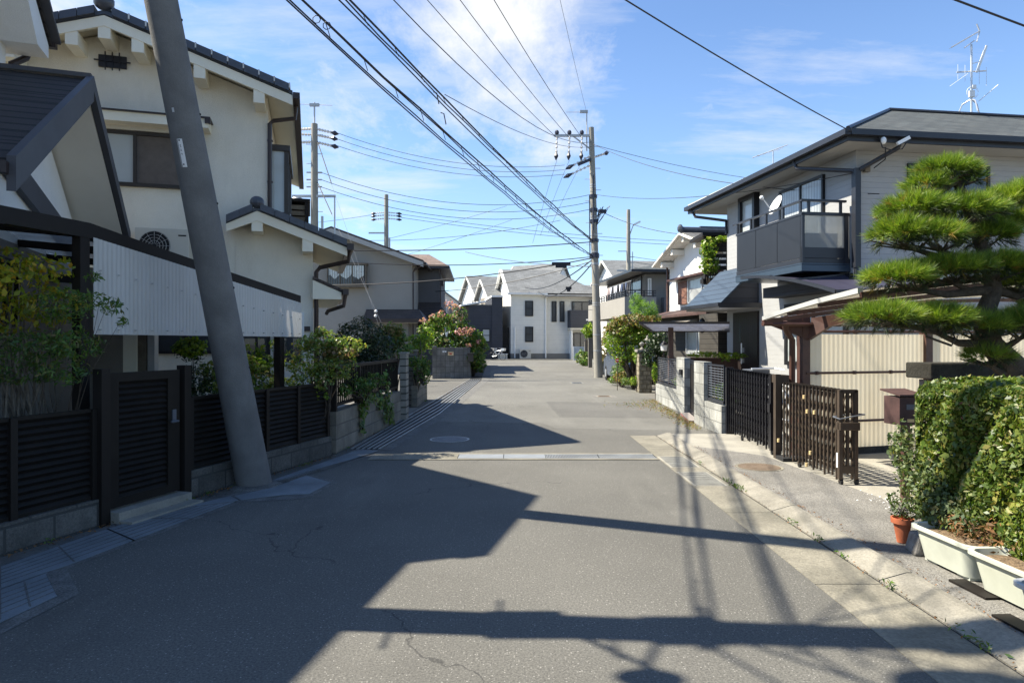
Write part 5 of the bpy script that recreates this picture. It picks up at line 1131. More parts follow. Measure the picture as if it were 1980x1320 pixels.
# 2F windows
window(t, HR, 'left', 0, 1.12, 3.03, 3.55, 5.52, 'black', 'gl_curt', (.5,), None, .06, .07, 'balcony_door')
b_ = window(t, HR, 'left', 0, 4.15, 5.1, 4.62, 5.76, 'black', 'gl_white', (), None, .12, .16, 'box_window')
window(t, HR, 'front', 0, 1.22, 3.25, 4.55, 5.52, 'black', 'gl_dark', (.5,), None, .06, .05); window(t, HR, 'front', 0, 5.0, 6.2, 4.55, 5.5, 'black', 'gl_dark', (.5,), None, .06, .05)
window(t, HR, 'left', 0, .25, 2.75, 1.0, 2.55, 'black', 'gl_white', (.5,), None, .10, .08)
# balcony
BX = -1.157
b_ = empty('balcony', '', '', (0,0,0)); 
for k_ in ('label','category'): del b_[k_]
b_.parent = t; b_.location = (0,0,0)
def bpart(mb, nm, m): return mb.build(nm, M[m], b_)
bpart(MB(HR).box(BX,-.0,.2,3.2,3.32,3.42), 'floor', 'gutter')
mb = MB(HR)
for k in range(3): mb.box(BX,BX+.04,.22+k*.993,.20+(k+1)*.993,3.43,4.36)
bpart(mb, 'side_panel', 'bal_panel')
bpart(MB(HR).box(BX,-.12,.2,.24,3.43,3.66), 'front_panel', 'gutter')
mb = MB(HR); mb.box(BX-.01,BX+.05,.19,3.22,4.36,4.41); mb.box(BX,-.02,.18,.25,4.36,4.43); mb.box(BX,-.10,.18,.25,4.66,4.71); mb.box(BX-.01,BX+.05,.19,3.4,4.66,4.70)
for y in (.25,.95,1.7,2.45,3.15): mb.box(BX,BX+.04,y,y+.05,4.4,4.68)
for x in (BX+.15,-.25): mb.box(x,x+.05,.19,.24,4.4,4.68)
mb.box(-.15,-.05,.18,.26,3.32,4.43); mb.box(BX,BX+.06,.18,.25,3.32,4.40); bpart(mb, 'rail', 'gutter')
bpart(MB(HR).box(BX+.06,-.15,.205,.215,3.66,4.36), 'clear_panel', 'bal_glass')
mb = MB(HR); mb.prism([(BX-.02,.0,3.10),(BX-.02,.25,3.33),(BX-.02,3.2,3.33),(BX-.02,3.2,3.15)],(1.1,0,0)); bpart(MB(HR).box(BX-.015,-.02,.18,3.22,3.14,3.315), 'base_trim', 'hood')
o = MB(HR).box(-.95,-.20,.35,.65,3.43,4.0).build('outdoor_unit', M['grey_d'], None); tag(o, 'dark boxy outdoor unit standing on the balcony behind its clear end panel', 'air conditioner')
# satellite dish
t2 = empty('satellite_dish', 'white satellite dish clamped to the balcony rail', 'antenna', V(1500,418,16.0))
c = Vector(V(1503,398,16.2)); mb = MB(); ax = Vector((-.9,-.12,.42)).normalized(); u = ax.cross(Vector((0,0,1))).normalized(); v = ax.cross(u)
rows = []
for i in range(5):
    r = .23*i/4; rows.append([tuple(c+u*r*math.cos(k*math.pi/10)+v*r*math.sin(k*math.pi/10)*1.1+ax*(r*r*1.1)) for k in range(20)])
pts = sum(rows, []); mb.add(pts, [(i*20+k,i*20+(k+1)%20,(i+1)*20+(k+1)%20,(i+1)*20+k) for i in range(4) for k in range(20)]); mb.build('dish', M['white_pl'], t2, True)
mb = MB(); mb.tube([tuple(c-v*-.22),tuple(c+ax*.42)],.014,6); mb.build('feed_arm', M['white_pl'], t2); q = c+ax*.44; MB().ball(tuple(q),.05,.05,.05).build('feed_horn', M['white_pl'], t2, True)
MB().tube([tuple(c),tuple(c-ax*.12),tuple(c-ax*.12-Vector((0,0,.35)))],.018,6).build('mount', M['steel'], t2)
# hood over the entrance
mb = MB(HR); mb.prism([(-.03,4.10,3.78),(-1.18,4.10,2.66),(-1.18,6.55,2.66),(-.03,6.55,3.78)],(0,0,-.06)); h_ = mb.build('entrance_hood', M['hood'], t)
mb = MB(HR); mb.prism([(-.03,4.16,3.70),(-1.12,4.16,2.64),(-.03,4.16,2.64)],(0,2.3,0)); mb.build('side_cladding', M['char'], h_)
mb = MB(HR); mb.beam((-1.24,4.0,2.62),(-1.24,6.6,2.62),.10,.10); mb.beam((-1.24,4.02,2.60),(.05,4.02,2.60),.07,.14); mb.build('gutter', M['gutter'], h_)
MB(HR).box(-1.15,-.0,4.08,6.5,2.52,2.62).build('soffit', M['soffit_g'], h_)
fm = facemap('left', 0)
mb = MB(HR); fbox(mb, fm, 4.16, 5.6, 0, .06, .1, 2.45); d_ = mb.build('front_door', M['door'], t)
mb = MB(HR); mb.tube([(-.12,4.95,.95),(-.12,4.95,1.55)],.022,8); mb.box(-.10,-.06,4.90,5.0,1.28,1.42); mb.box(-.10,-.06,4.90,5.0,.98,1.10); mb.build('handle', M['alu'], d_, True)
mb = MB(HR); fbox(mb, fm, 5.12, 5.22, .06, .065, 1.6, 2.15); mb.build('glass_slit', M['gl_dark'], d_)
mb = MB(HR); mb.box(-.55,-.02,.3,2.95,2.72,2.98); mb.build('window_hood', M['char'], t)
mb = MB(HR); mb.box(-.10,-.0,.1,.3,2.72,3.1); mb.build('vent_box', M['black'], t)
mb = MB(HR); mb.beam((-1.1,5.95,2.0),(-.02,5.95,2.0),.03,.03); mb.ball((-.9,5.9,2.15),.10,.09,.16); mb.ball((-.9,5.9,1.9),.06,.06,.05); mb.build('porch_lamp', M['black'], t)
# curved smoked canopy under the balcony
t2 = empty('curved_canopy', 'dark smoked curved canopy jutting below the balcony', 'canopy', HR((-.6,.5,2.9)))
pts = []; n = 10
for i in range(n+1):
    s = i/n; y = 2.56-3.85*s; z = 3.22-.62*s**1.7
    pts += [(-1.35,y,z-.02),(-.05 if y > 0 else 1.3,y,z+.12)]
mb = MB(HR).add(pts, [(2*i,2*i+2,2*i+3,2*i+1) for i in range(n)]); mb.build('sheet', M['can_dark'], t2, True)
mb = MB(HR); 
for i in range(n): mb.beam(pts[2*i], pts[2*i+2], .05, .07)
mb.beam(pts[-2], pts[-1], .06, .06)
for i in (3,6): mb.beam(pts[2*i], pts[2*i+1], .04, .05)
mb.build('frame', M['gutter'], t2)
# roof antenna
def antenna(label, x, y, z0, h, big=True):
    t = empty('tv_antenna', label, 'antenna', (x,y,z0))
    MB().tube([(x,y,z0),(x,y,z0+h)], .028, 8).build('mast', M['alu'], t)
    mb = MB()
    for a in (20,140,260): mb.tube([(x+.35*math.cos(R(a)),y+.35*math.sin(R(a)),z0-.04),(x+.22*math.cos(R(a)),y+.22*math.sin(R(a)),z0+.3),(x,y,z0+.42)],.018,6)
    mb.build('tripod', M['alu'], t)
    mb = MB(); p, q = Vector((x-.66,y-.15,z0+h-.15)), Vector((x+.30,y+.1,z0+h+.42)); mb.tube([tuple(p),tuple(q)],.018,6); mb.tube([tuple(q),tuple(q+Vector((-.08,0,.20)))],.02,5); mb.tube([tuple(q),tuple(q+Vector((-.08,0,-.30)))],.02,5)
    for k in range(12): c = p.lerp(q,k/12); mb.tube([tuple(c-Vector((.0,.09,0))),tuple(c+Vector((0,.09,0)))],.006,4)
    mb.tube([(x-.2,y,z0+h-.10),(x+.1,y,z0+h+.12)],.014,5); mb.build('uhf_aerial', M['alu'], t)
    mb = MB(); mb.tube([(x-.42,y,z0+h*.60),(x+.48,y+.1,z0+h*.64)],.018,6)
    for k in range(5): xx = x-.38+k*.20; mb.tube([(xx,y,z0+h*.60-.22-.04*k),(xx,y,z0+h*.60+.22-.02*k)],.009,4)
    mb.build('vhf_aerial', M['alu'], t)
    mb = MB(); mb.beam((x+.15,y,z0+h*.60),(x+.42,y,z0+h*.98),.05,.05); mb.tube([(x,y,z0+h*.72),(x+.3,y,z0+h*.76)],.012,5); mb.tube([(x-.3,y-.3,z0+h*.52),(x-1.0,y-.6,z0+h*.28)],.006,4); mb.tube([(x+.2,y,z0+h*.18),(x+.75,y,z0+h*.42)],.012,4); mb.build('boom', M['white_pl'], t)
    mb = MB(); mb.box(x-.08,x+.06,y-.06,y+.02,z0+h*.24,z0+h*.33); mb.box(x,x+.1,y-.06,y,z0+h*.36,z0+h*.41)
    for r in (.14,.17): mb.tube([(x+r*math.cos(a*.5),y-.05,z0+h*.30+r*math.sin(a*.5)) for a in range(13)],.006,4)
    mb.build('booster', M['white_pl'], t)
ax_ = HR((5.95,3.4,rr_)); antenna('tall white tv antenna on the ridge of the right hand house', ax_[0], ax_[1], rr_+.03, 1.95)
c = HR((-.2,2.9,6.2)); t2 = empty('roof_aerial', 'small white aerial peeping over the roof edge of the right hand house', 'antenna', c)
mb = MB(HR); mb.tube([(.1,3.6,6.2),(.1,3.6,6.75)],.014,5); mb.build('mast', M['alu'], t2)
mb = MB(HR); mb.tube([(-.5,3.6,6.55),(.35,3.3,6.85)],.012,5)
for k in range(6): mb.tube([(-.4+.14*k,3.45,6.59+.045*k),(-.4+.14*k,3.75,6.59+.045*k)],.006,4)
mb.build('aerial', M['alu'], t2)
# eave cable bracket
t2 = empty('cable_bracket', 'white insulators and looped cable at the eave corner of the right hand house', 'bracket', V(1718,272,13.9))
mb = MB(); a = Vector(V(1708,272,13.9)); mb.ball(tuple(a),.06,.06,.08); mb.beam(V(1735,278,13.9), V(1758,266,13.9), .07,.07); mb.build('insulator', M['white_pl'], t2)
mb = MB(); mb.tube([V(1700,262,13.9),V(1706,285,13.9),V(1725,291,13.9),V(1745,288,13.9),V(1756,270,13.9)],.012,5); mb.tube([V(1712,285,13.9),V(1712,308,14.2),V(1690,325,14.5)],.012,5); mb.build('cable', M['cable'], t2)
# ================================================================== block wall with mesh fences and small gate
def meshfence(par, x0, x1, fr, z0=.50, z1=1.18):
    mb = MB(fr); mb.box(x0,x1,.04,.09,z0,z0+.05); mb.box(x0,x1,.05,.08,z1-.03,z1); mb.box(x0,x0+.03,.05,.08,z0,z1); mb.box(x1-.03,x1,.05,.08,z0,z1); f = mb.build('mesh_frame', M['gutter'], par)
    mb = MB(fr)
    for k in range(1,13): z = z0+.05+k*(z1-z0-.08)/13; mb.box(x0,x1,.06,.068,z,z+.012)
    for k in range(1,int((x1-x0)/.18)): mb.box(x0+k*.18,x0+k*.18+.01,.066,.072,z0,z1)
    mb.build('wire_mesh', M['cable_g'], f)
RA, RB_, RC_, RD_ = G(1268,776), G(1324,801), G(1343,819), G(1395,841)
d = Vector(RB_)-Vector(RA); BF = Fr(RA[0], RA[1], math.degrees(math.atan2(d.y,d.x)))     # x runs towards camera; left side (+y) is inside (right)
L1 = d.length
t = empty('block_wall', 'grey block wall with mesh fence left of the small dark gate', 'wall', RA, 'grey block walls with mesh fences')
MB(BF).box(0,L1-.75,0,.12,-.02,.48).build('low_wall', M['blk_grey'], t); MB(BF).box(L1-.74,L1,-.01,.13,-.02,1.24).build('pillar', M['blk_grey'], t); meshfence(t, .02, L1-.78, BF)
mb = MB(BF); mb.box(L1-.30,L1-.12,-.06,-.01,.86,.98); mb.build('intercom', M['black'], t)
d = Vector(RD_)-Vector(RC_); BG = Fr(RC_[0], RC_[1], math.degrees(math.atan2(d.y,d.x))); L2_ = d.length
t = empty('block_wall', 'grey block wall with mesh fence right of the small dark gate', 'wall', RC_, 'grey block walls with mesh fences')
MB(BG).box(0,.62,-.01,.14,-.02,1.22).build('pillar', M['blk_grey'], t); MB(BG).box(.63,L2_,0,.12,-.02,.50).build('low_wall', M['blk_grey'], t); meshfence(t, .66, L2_-.03, BG, .52, 1.19)
t = empty('small_gate', 'small dark leaf gate set between the two grey block pillars', 'gate', G(1334,806))
a, b = Vector(RB_)+Vector((.10,-.05,0)), Vector(RC_)+Vector((.12,.05,0)); d = b-a; GF = Fr(a.x, a.y, math.degrees(math.atan2(d.y,d.x)))
mb = MB(GF); l = d.length; mb.box(0,.05,0,.04,.06,1.2); mb.box(l-.05,l,0,.04,.06,1.2); mb.box(.05,l-.05,0,.04,1.12,1.2); mb.box(.05,l-.05,0,.04,.06,.14); mb.build('frame', M['gate_bk'], t)
MB(GF).box(.05,l-.05,.01,.03,.14,1.12).build('panel', M['fence'], t); MB(GF).box(l-.3,l-.2,-.03,0,.95,1.1).build('handle', M['alu'], t)
tag(MB(GF).box(.02,l-.02,-.20,-.02,-.01,.05).build('doorstep', M['brick_r']), 'low reddish step below the small dark gate', 'step')
shrub('garden_plant', 'low leafy plants behind the mesh fence by the black folding gate', 'plant', (4.1,12.3,0), [(4.0,12.3,.65,.3,.5,.22),(4.15,13.2,.6,.3,.4,.2)], 1300, .06, 'nandina', .01, keep=.6)
shrub('garden_plant', 'grassy plants behind the mesh fence left of the small gate', 'plant', (4.25,16.6,0), [(4.2,16.2,.6,.3,.5,.22)], 700, .07, 'yellowg', .01, keep=.6, aspect=.2)
t = empty('roadside_weeds', 'dry green and red weeds growing along the foot of the grey block wall', 'weeds', G(1290,800), kind='stuff')
C, N = [], []
for _ in range(1500):
    s = random.random(); a = Vector(G(1262,775)).lerp(Vector(G(1352,832)), s); off = abs(random.gauss(0,.16))*(1.3-s*.5)*(1+2.2*math.exp(-((s-.25)/.15)**2)); C.append((a.x-off+.05, a.y, random.random()*.06)); N.append((0,0,1))
leafcloud('foliage', C, N, .07, L['grass'], t, .12, jitter=1.6)
# ================================================================== folding gates
def folding(label, name, p, q, n, wd, zt, m, group, cork=False, endpost=True):
    d = Vector((q[0]-p[0], q[1]-p[1])); fr = Fr(p[0], p[1], math.degrees(math.atan2(d.y,d.x))); Ln = d.length
    t = empty(name, label, 'gate', (p[0],p[1],.034), group); z0 = .075
    for i in range(n):
        x = Ln*i/(n-1); mb = MB(fr); r = .009
        for y in (0, wd): mb.box(x-r,x+r,y-r,y+r,z0+(.03 if i % 3 else 0),zt-.05*0)
        mb.box(x-r,x+r,-r,wd+r,zt-.03,zt+.0); mb.build('bar', M[m], t)
    mb = MB(fr)
    for y in (.02,wd-.02):
        for i in range(n-1):
            x, x2 = Ln*i/(n-1), Ln*(i+1)/(n-1)
            for k in range(5):
                za = z0+.10+k*(zt-z0-.16)/5; zb = za+(zt-z0-.16)/5
                mb.beam((x,y,za),(x2,y,zb),.006,.014); mb.beam((x,y,zb),(x2,y,za),.006,.014)
    mb.build('lattice', M[m], t)
    for i in ([n//3, n-1] if not endpost else [n//3, n-1]):
        x = Ln*i/(n-1)
        for y in (0, wd):
            w = MB(fr); w.tube([(x,y-.014,.034+.032),(x,y+.014,.034+.032)],.032,10); wh = w.build('wheel', M['rubber'], t, True)
            MB(fr).box(x-.014,x+.014,y-.020,y+.020,.07,.11).build('fork', M[m], wh)
    return t, fr, Ln
t, fr, Ln = folding('black folding driveway gate stretched from the block wall to the bronze post', 'folding_gate', (3.66,11.35), (3.60,9.30), 18, .10, 1.14, 'gate_bk', 'folding gates along the pavement')
MB(fr).box(Ln-.03,Ln+.02,-.03,.13,.09,1.14).build('end_post', M['gate_bk'], t); MB(fr).box(-.10,-.03,-.03,.10,.03,1.16).build('end_post', M['gate_bk'], t)
MB(fr).box(Ln-.05,Ln+.04,-.05,-.03,.62,.74).build('latch', M['gate_bk'], t)
t, fr, Ln = folding('bronze brown folding driveway gate nearest the hedge, with corks and castors', 'folding_gate', (3.58,8.85), (3.60,7.36), 17, .17, 1.06, 'gate_br', 'folding gates along the pavement')
mb = MB(fr)
for y in (-.01,.16): mb.box(Ln-.025,Ln+.025,y-.02,y+.02,.10,1.07)
mb.box(Ln-.025,Ln+.025,-.01,.17,1.04,1.075); mb.box(Ln-.02,Ln+.02,-.01,.17,.16,.24); mb.box(Ln-.018,Ln+.018,.06,.085,.24,1.04); mb.build('end_post', M['gate_br'], t)
MB(fr).box(Ln-.05,Ln+.05,-.03,.19,.63,.72).build('lock_box', M['gate_br'], t, bevel=.01)
mb = MB(fr); mb.tube([(Ln-.07,-.05,.77),(Ln+.08,-.05,.76),(Ln+.09,.08,.79),(Ln+.08,.22,.81),(Ln-.07,.21,.80),(Ln-.07,-.05,.77)],.008,5); mb.build('rope_tie', M['cable_g'], t)
mb = MB(fr); mb.box(Ln-.03,Ln-.0,-.036,-.031,.22,.38); mb.build('sticker', M['white_pl'], t)
for (px, py, D) in ((1561,767,8.0),(1567,795,8.0),(1581,797,7.9),(1511,851,8.7),(1573,875,8.0),(1566,898,8.05)):
    c = V(px, py, D); MB().tube([(c[0]-.04,c[1],c[2]-.022),(c[0]-.04,c[1],c[2]+.022)],.016,8).build('cork', M['cork'], t)
t = empty('gate_stop_post', 'bronze post with a small box cap between the black and brown folding gates', 'post', (3.58,9.05,0))
MB().box(3.53,3.60,9.0,9.08,.0,1.16).build('post', M['gate_br'], t); MB().box(3.56,3.72,9.02,9.22,1.04,1.15).build('box', M['gate_br'], t, bevel=.008); MB().box(3.53,3.85,8.75,9.0,.035,.08).build('base', M['rubber'], t)
t = empty('parked_bicycle', 'bicycle parked behind the gates with only its handlebar and wheel showing', 'bicycle', (4.2,10.6,.034))
fr = Fr(4.15,10.6,100)
for cx in (-.5,.5):
    MB(fr).tube([(cx+.32*math.cos(a*math.pi/10), 0, .39+.32*math.sin(a*math.pi/10)) for a in range(21)], .018, 5).build('wheel', M['rubber'], t)
mb = MB(fr)
for p, q in (((-.5,0,.39),(-.1,0,.4)),((-.1,0,.4),(-.22,0,.92)),((-.5,0,.39),(-.22,0,.85)),((-.1,0,.4),(.36,0,.9)),((.5,0,.39),(.34,0,1.05)),((-.2,0,.8),(.36,0,.95))): mb.tube([p,q],.017,6)
mb.build('frame', M['alu'], t); MB(fr).tube([(.2,-.28,1.14),(.36,-.2,1.16),(.36,.2,1.16),(.2,.28,1.14)],.014,6).build('handlebar', M['alu'], t)
MB(fr).ball((-.25,0,.98),.13,.08,.04).build('saddle', M['rubber'], t, True)
mb = MB(fr); mb.box(.42,.72,-.16,.16,.92,1.14); mb.build('basket', M['cable_g'], t)
# ================================================================== carport
sx, sy = 3.98, 9.15
CPF = Fr(sx, sy, 15.5)      # x runs right along the sheet wall
t = empty('carport', 'brown steel carport with cream corrugated wall and smoky translucent roof', 'carport', CPF((1.5,0,0)))
for a, b, nm in ((.06,2.02,1),(2.14,5.6,2)):
    corr('corrugated_wall', CPF, (a,0), (b,0), 1.70, 1.70, .13, .13, M['beige_sh'], t, .075, .0022)
MB(CPF).box(.0,5.6,-.02,.06,-.02,.13).build('base_beam', M['wood_dk'], t)
for z in (.50,1.17,1.735):
    mb = MB(CPF); mb.tube([(.0,-.035,z),(5.6,-.035,z)],.017,8)
    for k in range(9): mb.tube([(.15+k*.62,-.035,z-.0),(.19+k*.62,-.035,z)],.026,8)
    mb.build('rail', M['brown_st'], t)
MB(CPF).box(-.06,.06,-.04,.08,0,1.98).build('post', M['brown_st'], t)
MB(CPF).box(2.02,2.14,-.05,.07,0,1.95).build('post', M['brown_st'], t)
mb = MB(CPF); mb.tube([(-.18,.02,.05),(-.18,.02,1.62),(-.30,-.02,1.74),(-.36,-.05,1.86)],.042,10); mb.build('downpipe', M['brown_st'], t, True)
mb = MB(); mb.prism([(4.0,9.10,1.62),(4.05,9.10,1.92),(4.95,7.9,2.10),(4.85,8.0,1.98),(4.2,8.9,1.80)],(.07,.05,0)); mb.prism([(3.40,9.1,1.86),(4.03,9.1,1.62),(4.03,9.1,1.93),(3.40,9.1,1.92)],(0,.06,0)); mb.build('bracket', M['brown_st'], t)
# roof: street edge runs towards the camera
E = [(3.28,8.75,1.90),(3.28,8.0,1.97),(3.28,7.2,2.03),(3.29,6.35,2.08)]
cols_ = 60; pts = []
rows_ = len(E)
for i, e in enumerate(E):
    for k in range(cols_*4+1):
        s = k/(cols_*4); x = e[0]+s*4.6; z = e[2]+.34*math.sin(min(1, s*1.15)*math.pi*.5)+.006*math.sin(2*math.pi*k/4); y = e[1]+s*(1.15 if i == 0 else .25)
        pts.append((x,y,z))
W_ = cols_*4+1
mb = MB().add(pts, [(i*W_+k, i*W_+k+1, (i+1)*W_+k+1, (i+1)*W_+k) for i in range(rows_-1) for k in range(W_-1)]); mb.build('roof_sheet', M['cp_roof'], t, True)
mb = MB()
for a, b in zip(E, E[1:]): mb.beam(a, b, .05, .05)
mb.build('roof_edge', M['pipe_g'], t)
for i, e in enumerate(E):
    mb = MB(); l = [(e[0]+s*4.6, e[1]+s*(1.15 if i == 0 else .25), e[2]-.04+.34*math.sin(min(1, s*1.15)*math.pi*.5)) for s in (0,.2,.4,.6,.8,1)]
    for a, b in zip(l, l[1:]): mb.beam(a, b, .035, .05)
    mb.build('rafter', M['brown_st'], t)
mb = MB(); mb.beam((3.42,8.9,1.84),(3.95,9.1,1.84),.07,.06); mb.tube([(3.30,8.85,1.83),(5.2,9.45,1.83)],.03,6); mb.build('beam', M['brown_st'], t)
# mailbox on a post
t = empty('mailbox', 'weathered oxblood red metal mailbox on a post beside the hedge', 'mailbox', (3.72,6.45,0))
mx, my = 3.69, 6.4
MB(Fr(mx,my,8)).box(0,.23,0,.22,.80,1.07).build('box', M['mailbox'], t, bevel=.006); MB(Fr(mx,my,8)).prism([(-.02,-.03,1.08),(.25,-.03,1.08),(.25,.25,1.12),(-.02,.25,1.12)],(0,0,.015)).build('lid', M['mailbox'], t)
MB(Fr(mx,my,8)).box(.07,.17,-.004,.0,.95,1.0).build('slot_plate', M['cable_g'], t); MB(Fr(mx,my,8)).box(.08,.15,-.004,.0,.83,.86).build('name_tag', M['cork'], t); MB(Fr(mx,my,8)).box(.13,.19,.10,.16,.03,.80).build('post', M['brown_st'], t)
t = empty('flower_pot', 'pale green round pot of soil against the cream carport wall', 'pot', (5.25,8.75,.034))
MB().lathe((5.25,8.75,.034), [(.13,0),(.17,.30),(.185,.30),(.185,.34),(.165,.34),(.16,.30)], 20).build('pot', M['planter'], t, True)
shrub('potted_weed', 'small dark plant growing in the pale green round pot', 'plant', (5.25,8.75,.36), [(5.25,8.75,.42,.12,.12,.06)], 120, .05, 'dark', .005)
# wall behind the hedge
t = empty('gate_wall', 'low red brick garden wall with a thick dark charred cap behind the hedge', 'wall', (5.0,6.7,0))
MB(Fr(4.12,6.55,6)).box(.0,2.6,0,.22,0,1.22).build('brick_wall', M['brick_r'], t); MB(Fr(4.05,6.5,6)).box(0,2.75,0,.36,1.235,1.39).build('cap', M['wood_dk'], t, bevel=.015)
# ================================================================== hedge
t = empty('hedge', 'clipped glossy green hedge on the right behind the pale planters', 'hedge', (3.6,4.3,.04))
hx0, hx1, hy0, hy1, hz0, hz1 = 3.15, 4.5, 2.9, 5.36, .22, 1.32
C, N = [], []
def hp(n, f):
    for _ in range(n):
        c, nrm = f(); C.append(c); N.append(nrm)
U = random.uniform
bmp = lambda a, b: 0.025*math.sin(a*5.1+b*3.3)+.025*math.sin(a*11+b*8)+.02*math.sin(a*23+b*17)+abs(random.gauss(0,.045))
def soft(c):   # round the long edges
    x, y, z = c; r = .19
    dx = max(0, hx0+r-x); dz = max(0, z-(hz1-r)); dy = max(0, y-(hy1-r))
    l = math.sqrt(dx*dx+dz*dz+dy*dy)
    if l > r: k = r/l; x = hx0+r-dx*k if dx else x; z = hz1-r+dz*k if dz else z; y = hy1-r+dy*k if dy else y
    return (x,y,z)
hp(24000, lambda: (lambda y, z: (soft((hx0+bmp(y,z),y,z)),(-1,0,.3)))(U(hy0,hy1),U(hz0,hz1)))
hp(8000, lambda: (lambda x, y: (soft((x,y,hz1-bmp(x,y))),(-.2,0,1)))(U(hx0,hx1),U(hy0,hy1)))
hp(5000, lambda: (lambda x, z: (soft((x,hy1-bmp(x,z),z)),(0,1,.3)))(U(hx0,hx1),U(hz0,hz1)))
hp(5000, lambda: (lambda x, z: (soft((x,hy0+bmp(x,z),z)),(0,-1,.3)))(U(hx0,hx1),U(hz0,hz1)))
hp(6000, lambda: (lambda y, z: ((hx1-bmp(y,z),y,z),(1,0,.3)))(U(hy0,hy1),U(hz0,hz1)))
hp(6000, lambda: ((U(hx0+.08,hx1),U(hy0,hy1-.05),U(hz0,hz1-.05)),(0,0,1)))
leafcloud('foliage', C, N, .043, L['hedge'], t, .55, jitter=.8, sizevar=.4)
mb = MB()
for _ in range(46):
    x, y = U(3.3,4.0), U(3.0,5.3); mb.tube([(x,y,.05),(x+U(-.1,.1),y+U(-.1,.1),.4),(x+U(-.2,.1),y+U(-.2,.2),1.0)],.009,5)
mb.build('stem', M['bark'], t)
C, N = blobs([(3.16,5.15,.48,.10,.30,.26),(3.12,4.85,.35,.10,.30,.16),(3.10,5.35,.75,.08,.12,.22)], 2600, .4); tt = empty('weeds', 'soft grey green weeds climbing the foot of the hedge above the first planter', 'plant', (3.12,5.0,.25)); leafcloud('foliage', C, N, .035, L['hedge_w'], tt, .6)
C, N = blobs([(3.10,4.55,.30,.10,.35,.10),(3.2,4.4,.34,.08,.3,.12)], 700, .3); leafcloud('dry_foliage', C, N, .04, L['dead'], tt, .35)
# ================================================================== planters
def planter(label, cx, cy, ang, m, plants=None):
    fr = Fr(cx, cy, ang, .042); t = empty('planter', label, 'planter', fr((0,0,0)), 'long plastic planters below the hedge')
    def ring(hl, hw, z, r=.07, n=5):
        o = []
        for sx_, sy_, a0 in ((1,1,0),(-1,1,90),(-1,-1,180),(1,-1,270)):
            for k in range(n+1):
                a = R(a0+90*k/n); o.append((sx_*(hl-r)+r*math.cos(a), sy_*(hw-r)+r*math.sin(a), z))
        return o
    rs_ = [ring(.24,.10,.02), ring(.245,.105,.05), ring(.285,.13,.215), ring(.305,.15,.218), ring(.31,.155,.222), ring(.31,.155,.245), ring(.30,.145,.250), ring(.285,.13,.245), ring(.275,.12,.20)]
    n = len(rs_[0]); mb = MB(fr).add(sum(rs_, []), [(i*n+k, i*n+(k+1) % n, (i+1)*n+(k+1) % n, (i+1)*n+k) for i in range(len(rs_)-1) for k in range(n)]+[tuple(range(n))])
    mb.build('tub', M[m], t, True)
    MB(fr).box(-.22,-.10,-.08,.08,0,.02).build('foot', M[m], t); MB(fr).box(.10,.22,-.08,.08,0,.02).build('foot', M[m], t)
    g = ring(.278,.123,.205); g2 = [(x*.5,y*.5,.222+.004*math.sin(i*1.7)) for i, (x,y,z) in enumerate(g)]
    MB(fr).add(g+g2, [(k,(k+1) % n,n+(k+1) % n,n+k) for k in range(n)]+[tuple(range(n,2*n))]).build('soil', M['soil'], t)
    return t
planter('pale green planter farthest from the camera, dry weeds spilling over its rim', 3.05,4.60,93,'planter')
planter('pale green planter of bare brown soil, middle of the row below the hedge', 3.045,3.99,93,'planter')
planter('white planter cut off by the right edge of the picture, nearest the camera', 2.92,3.43,94,'planter_w')
for k, (x, y) in enumerate(((2.90,4.22),(2.78,3.66))): tag(MB(Fr(x,y,93)).box(-.16,.16,-.06,.05,.042,.055).build('drip_tray', M['frame_dk']), ('dark flat tray between the first and middle planters','dark flat tray between the middle and nearest planters')[k], 'tray', 'dark trays under the planters')
t = empty('terracotta_pot', 'small tapered terracotta pot with a straggly plant beside the first planter', 'pot', (3.03,5.22,.2))
MB(Fr(3.03,5.22,0)).lathe((0,0,.045), [(.038,0),(.064,.15),(.080,.15),(.082,.19),(.070,.19),(.066,.16)], 20).build('pot', M['terra'], t, True)
shrub('potted_plant', 'straggly grey green plant in the small terracotta pot', 'plant', (3.03,5.22,.25), [(3.02,5.2,.31,.09,.09,.07),(2.97,5.25,.38,.04,.05,.05),(3.06,5.2,.25,.07,.07,.03)], 420, .028, 'hedge_w', .004, nb=3)
c = (3.02,4.98,.042)
mb = MB().prism([(c[0]-.10,c[1]-.10,c[2]),(c[0]+.12,c[1]-.12,c[2]),(c[0]+.13,c[1]+.10,c[2]),(c[0]-.06,c[1]+.10,c[2])],(0.04,0,.14))
tag(mb.build('stone_block', M['rock'], bevel=.02), 'rough grey stone lying between the terracotta pot and the first planter', 'stone')
# fallen petals
t = empty('fallen_petals', 'scatter of tiny white fallen petals on the forecourt before the hedge', 'petals', (3.4,6.1,.05), kind='stuff')
C = [(random.gauss(3.72,.10),random.gauss(6.42,.22),.048) for _ in range(320)]; N = [(0,0,1)]*320
pm = mat('white_petal', (.7,.7,.68), .8); leafcloud('petals', C, N, .013, pm, t, .8, jitter=.2)
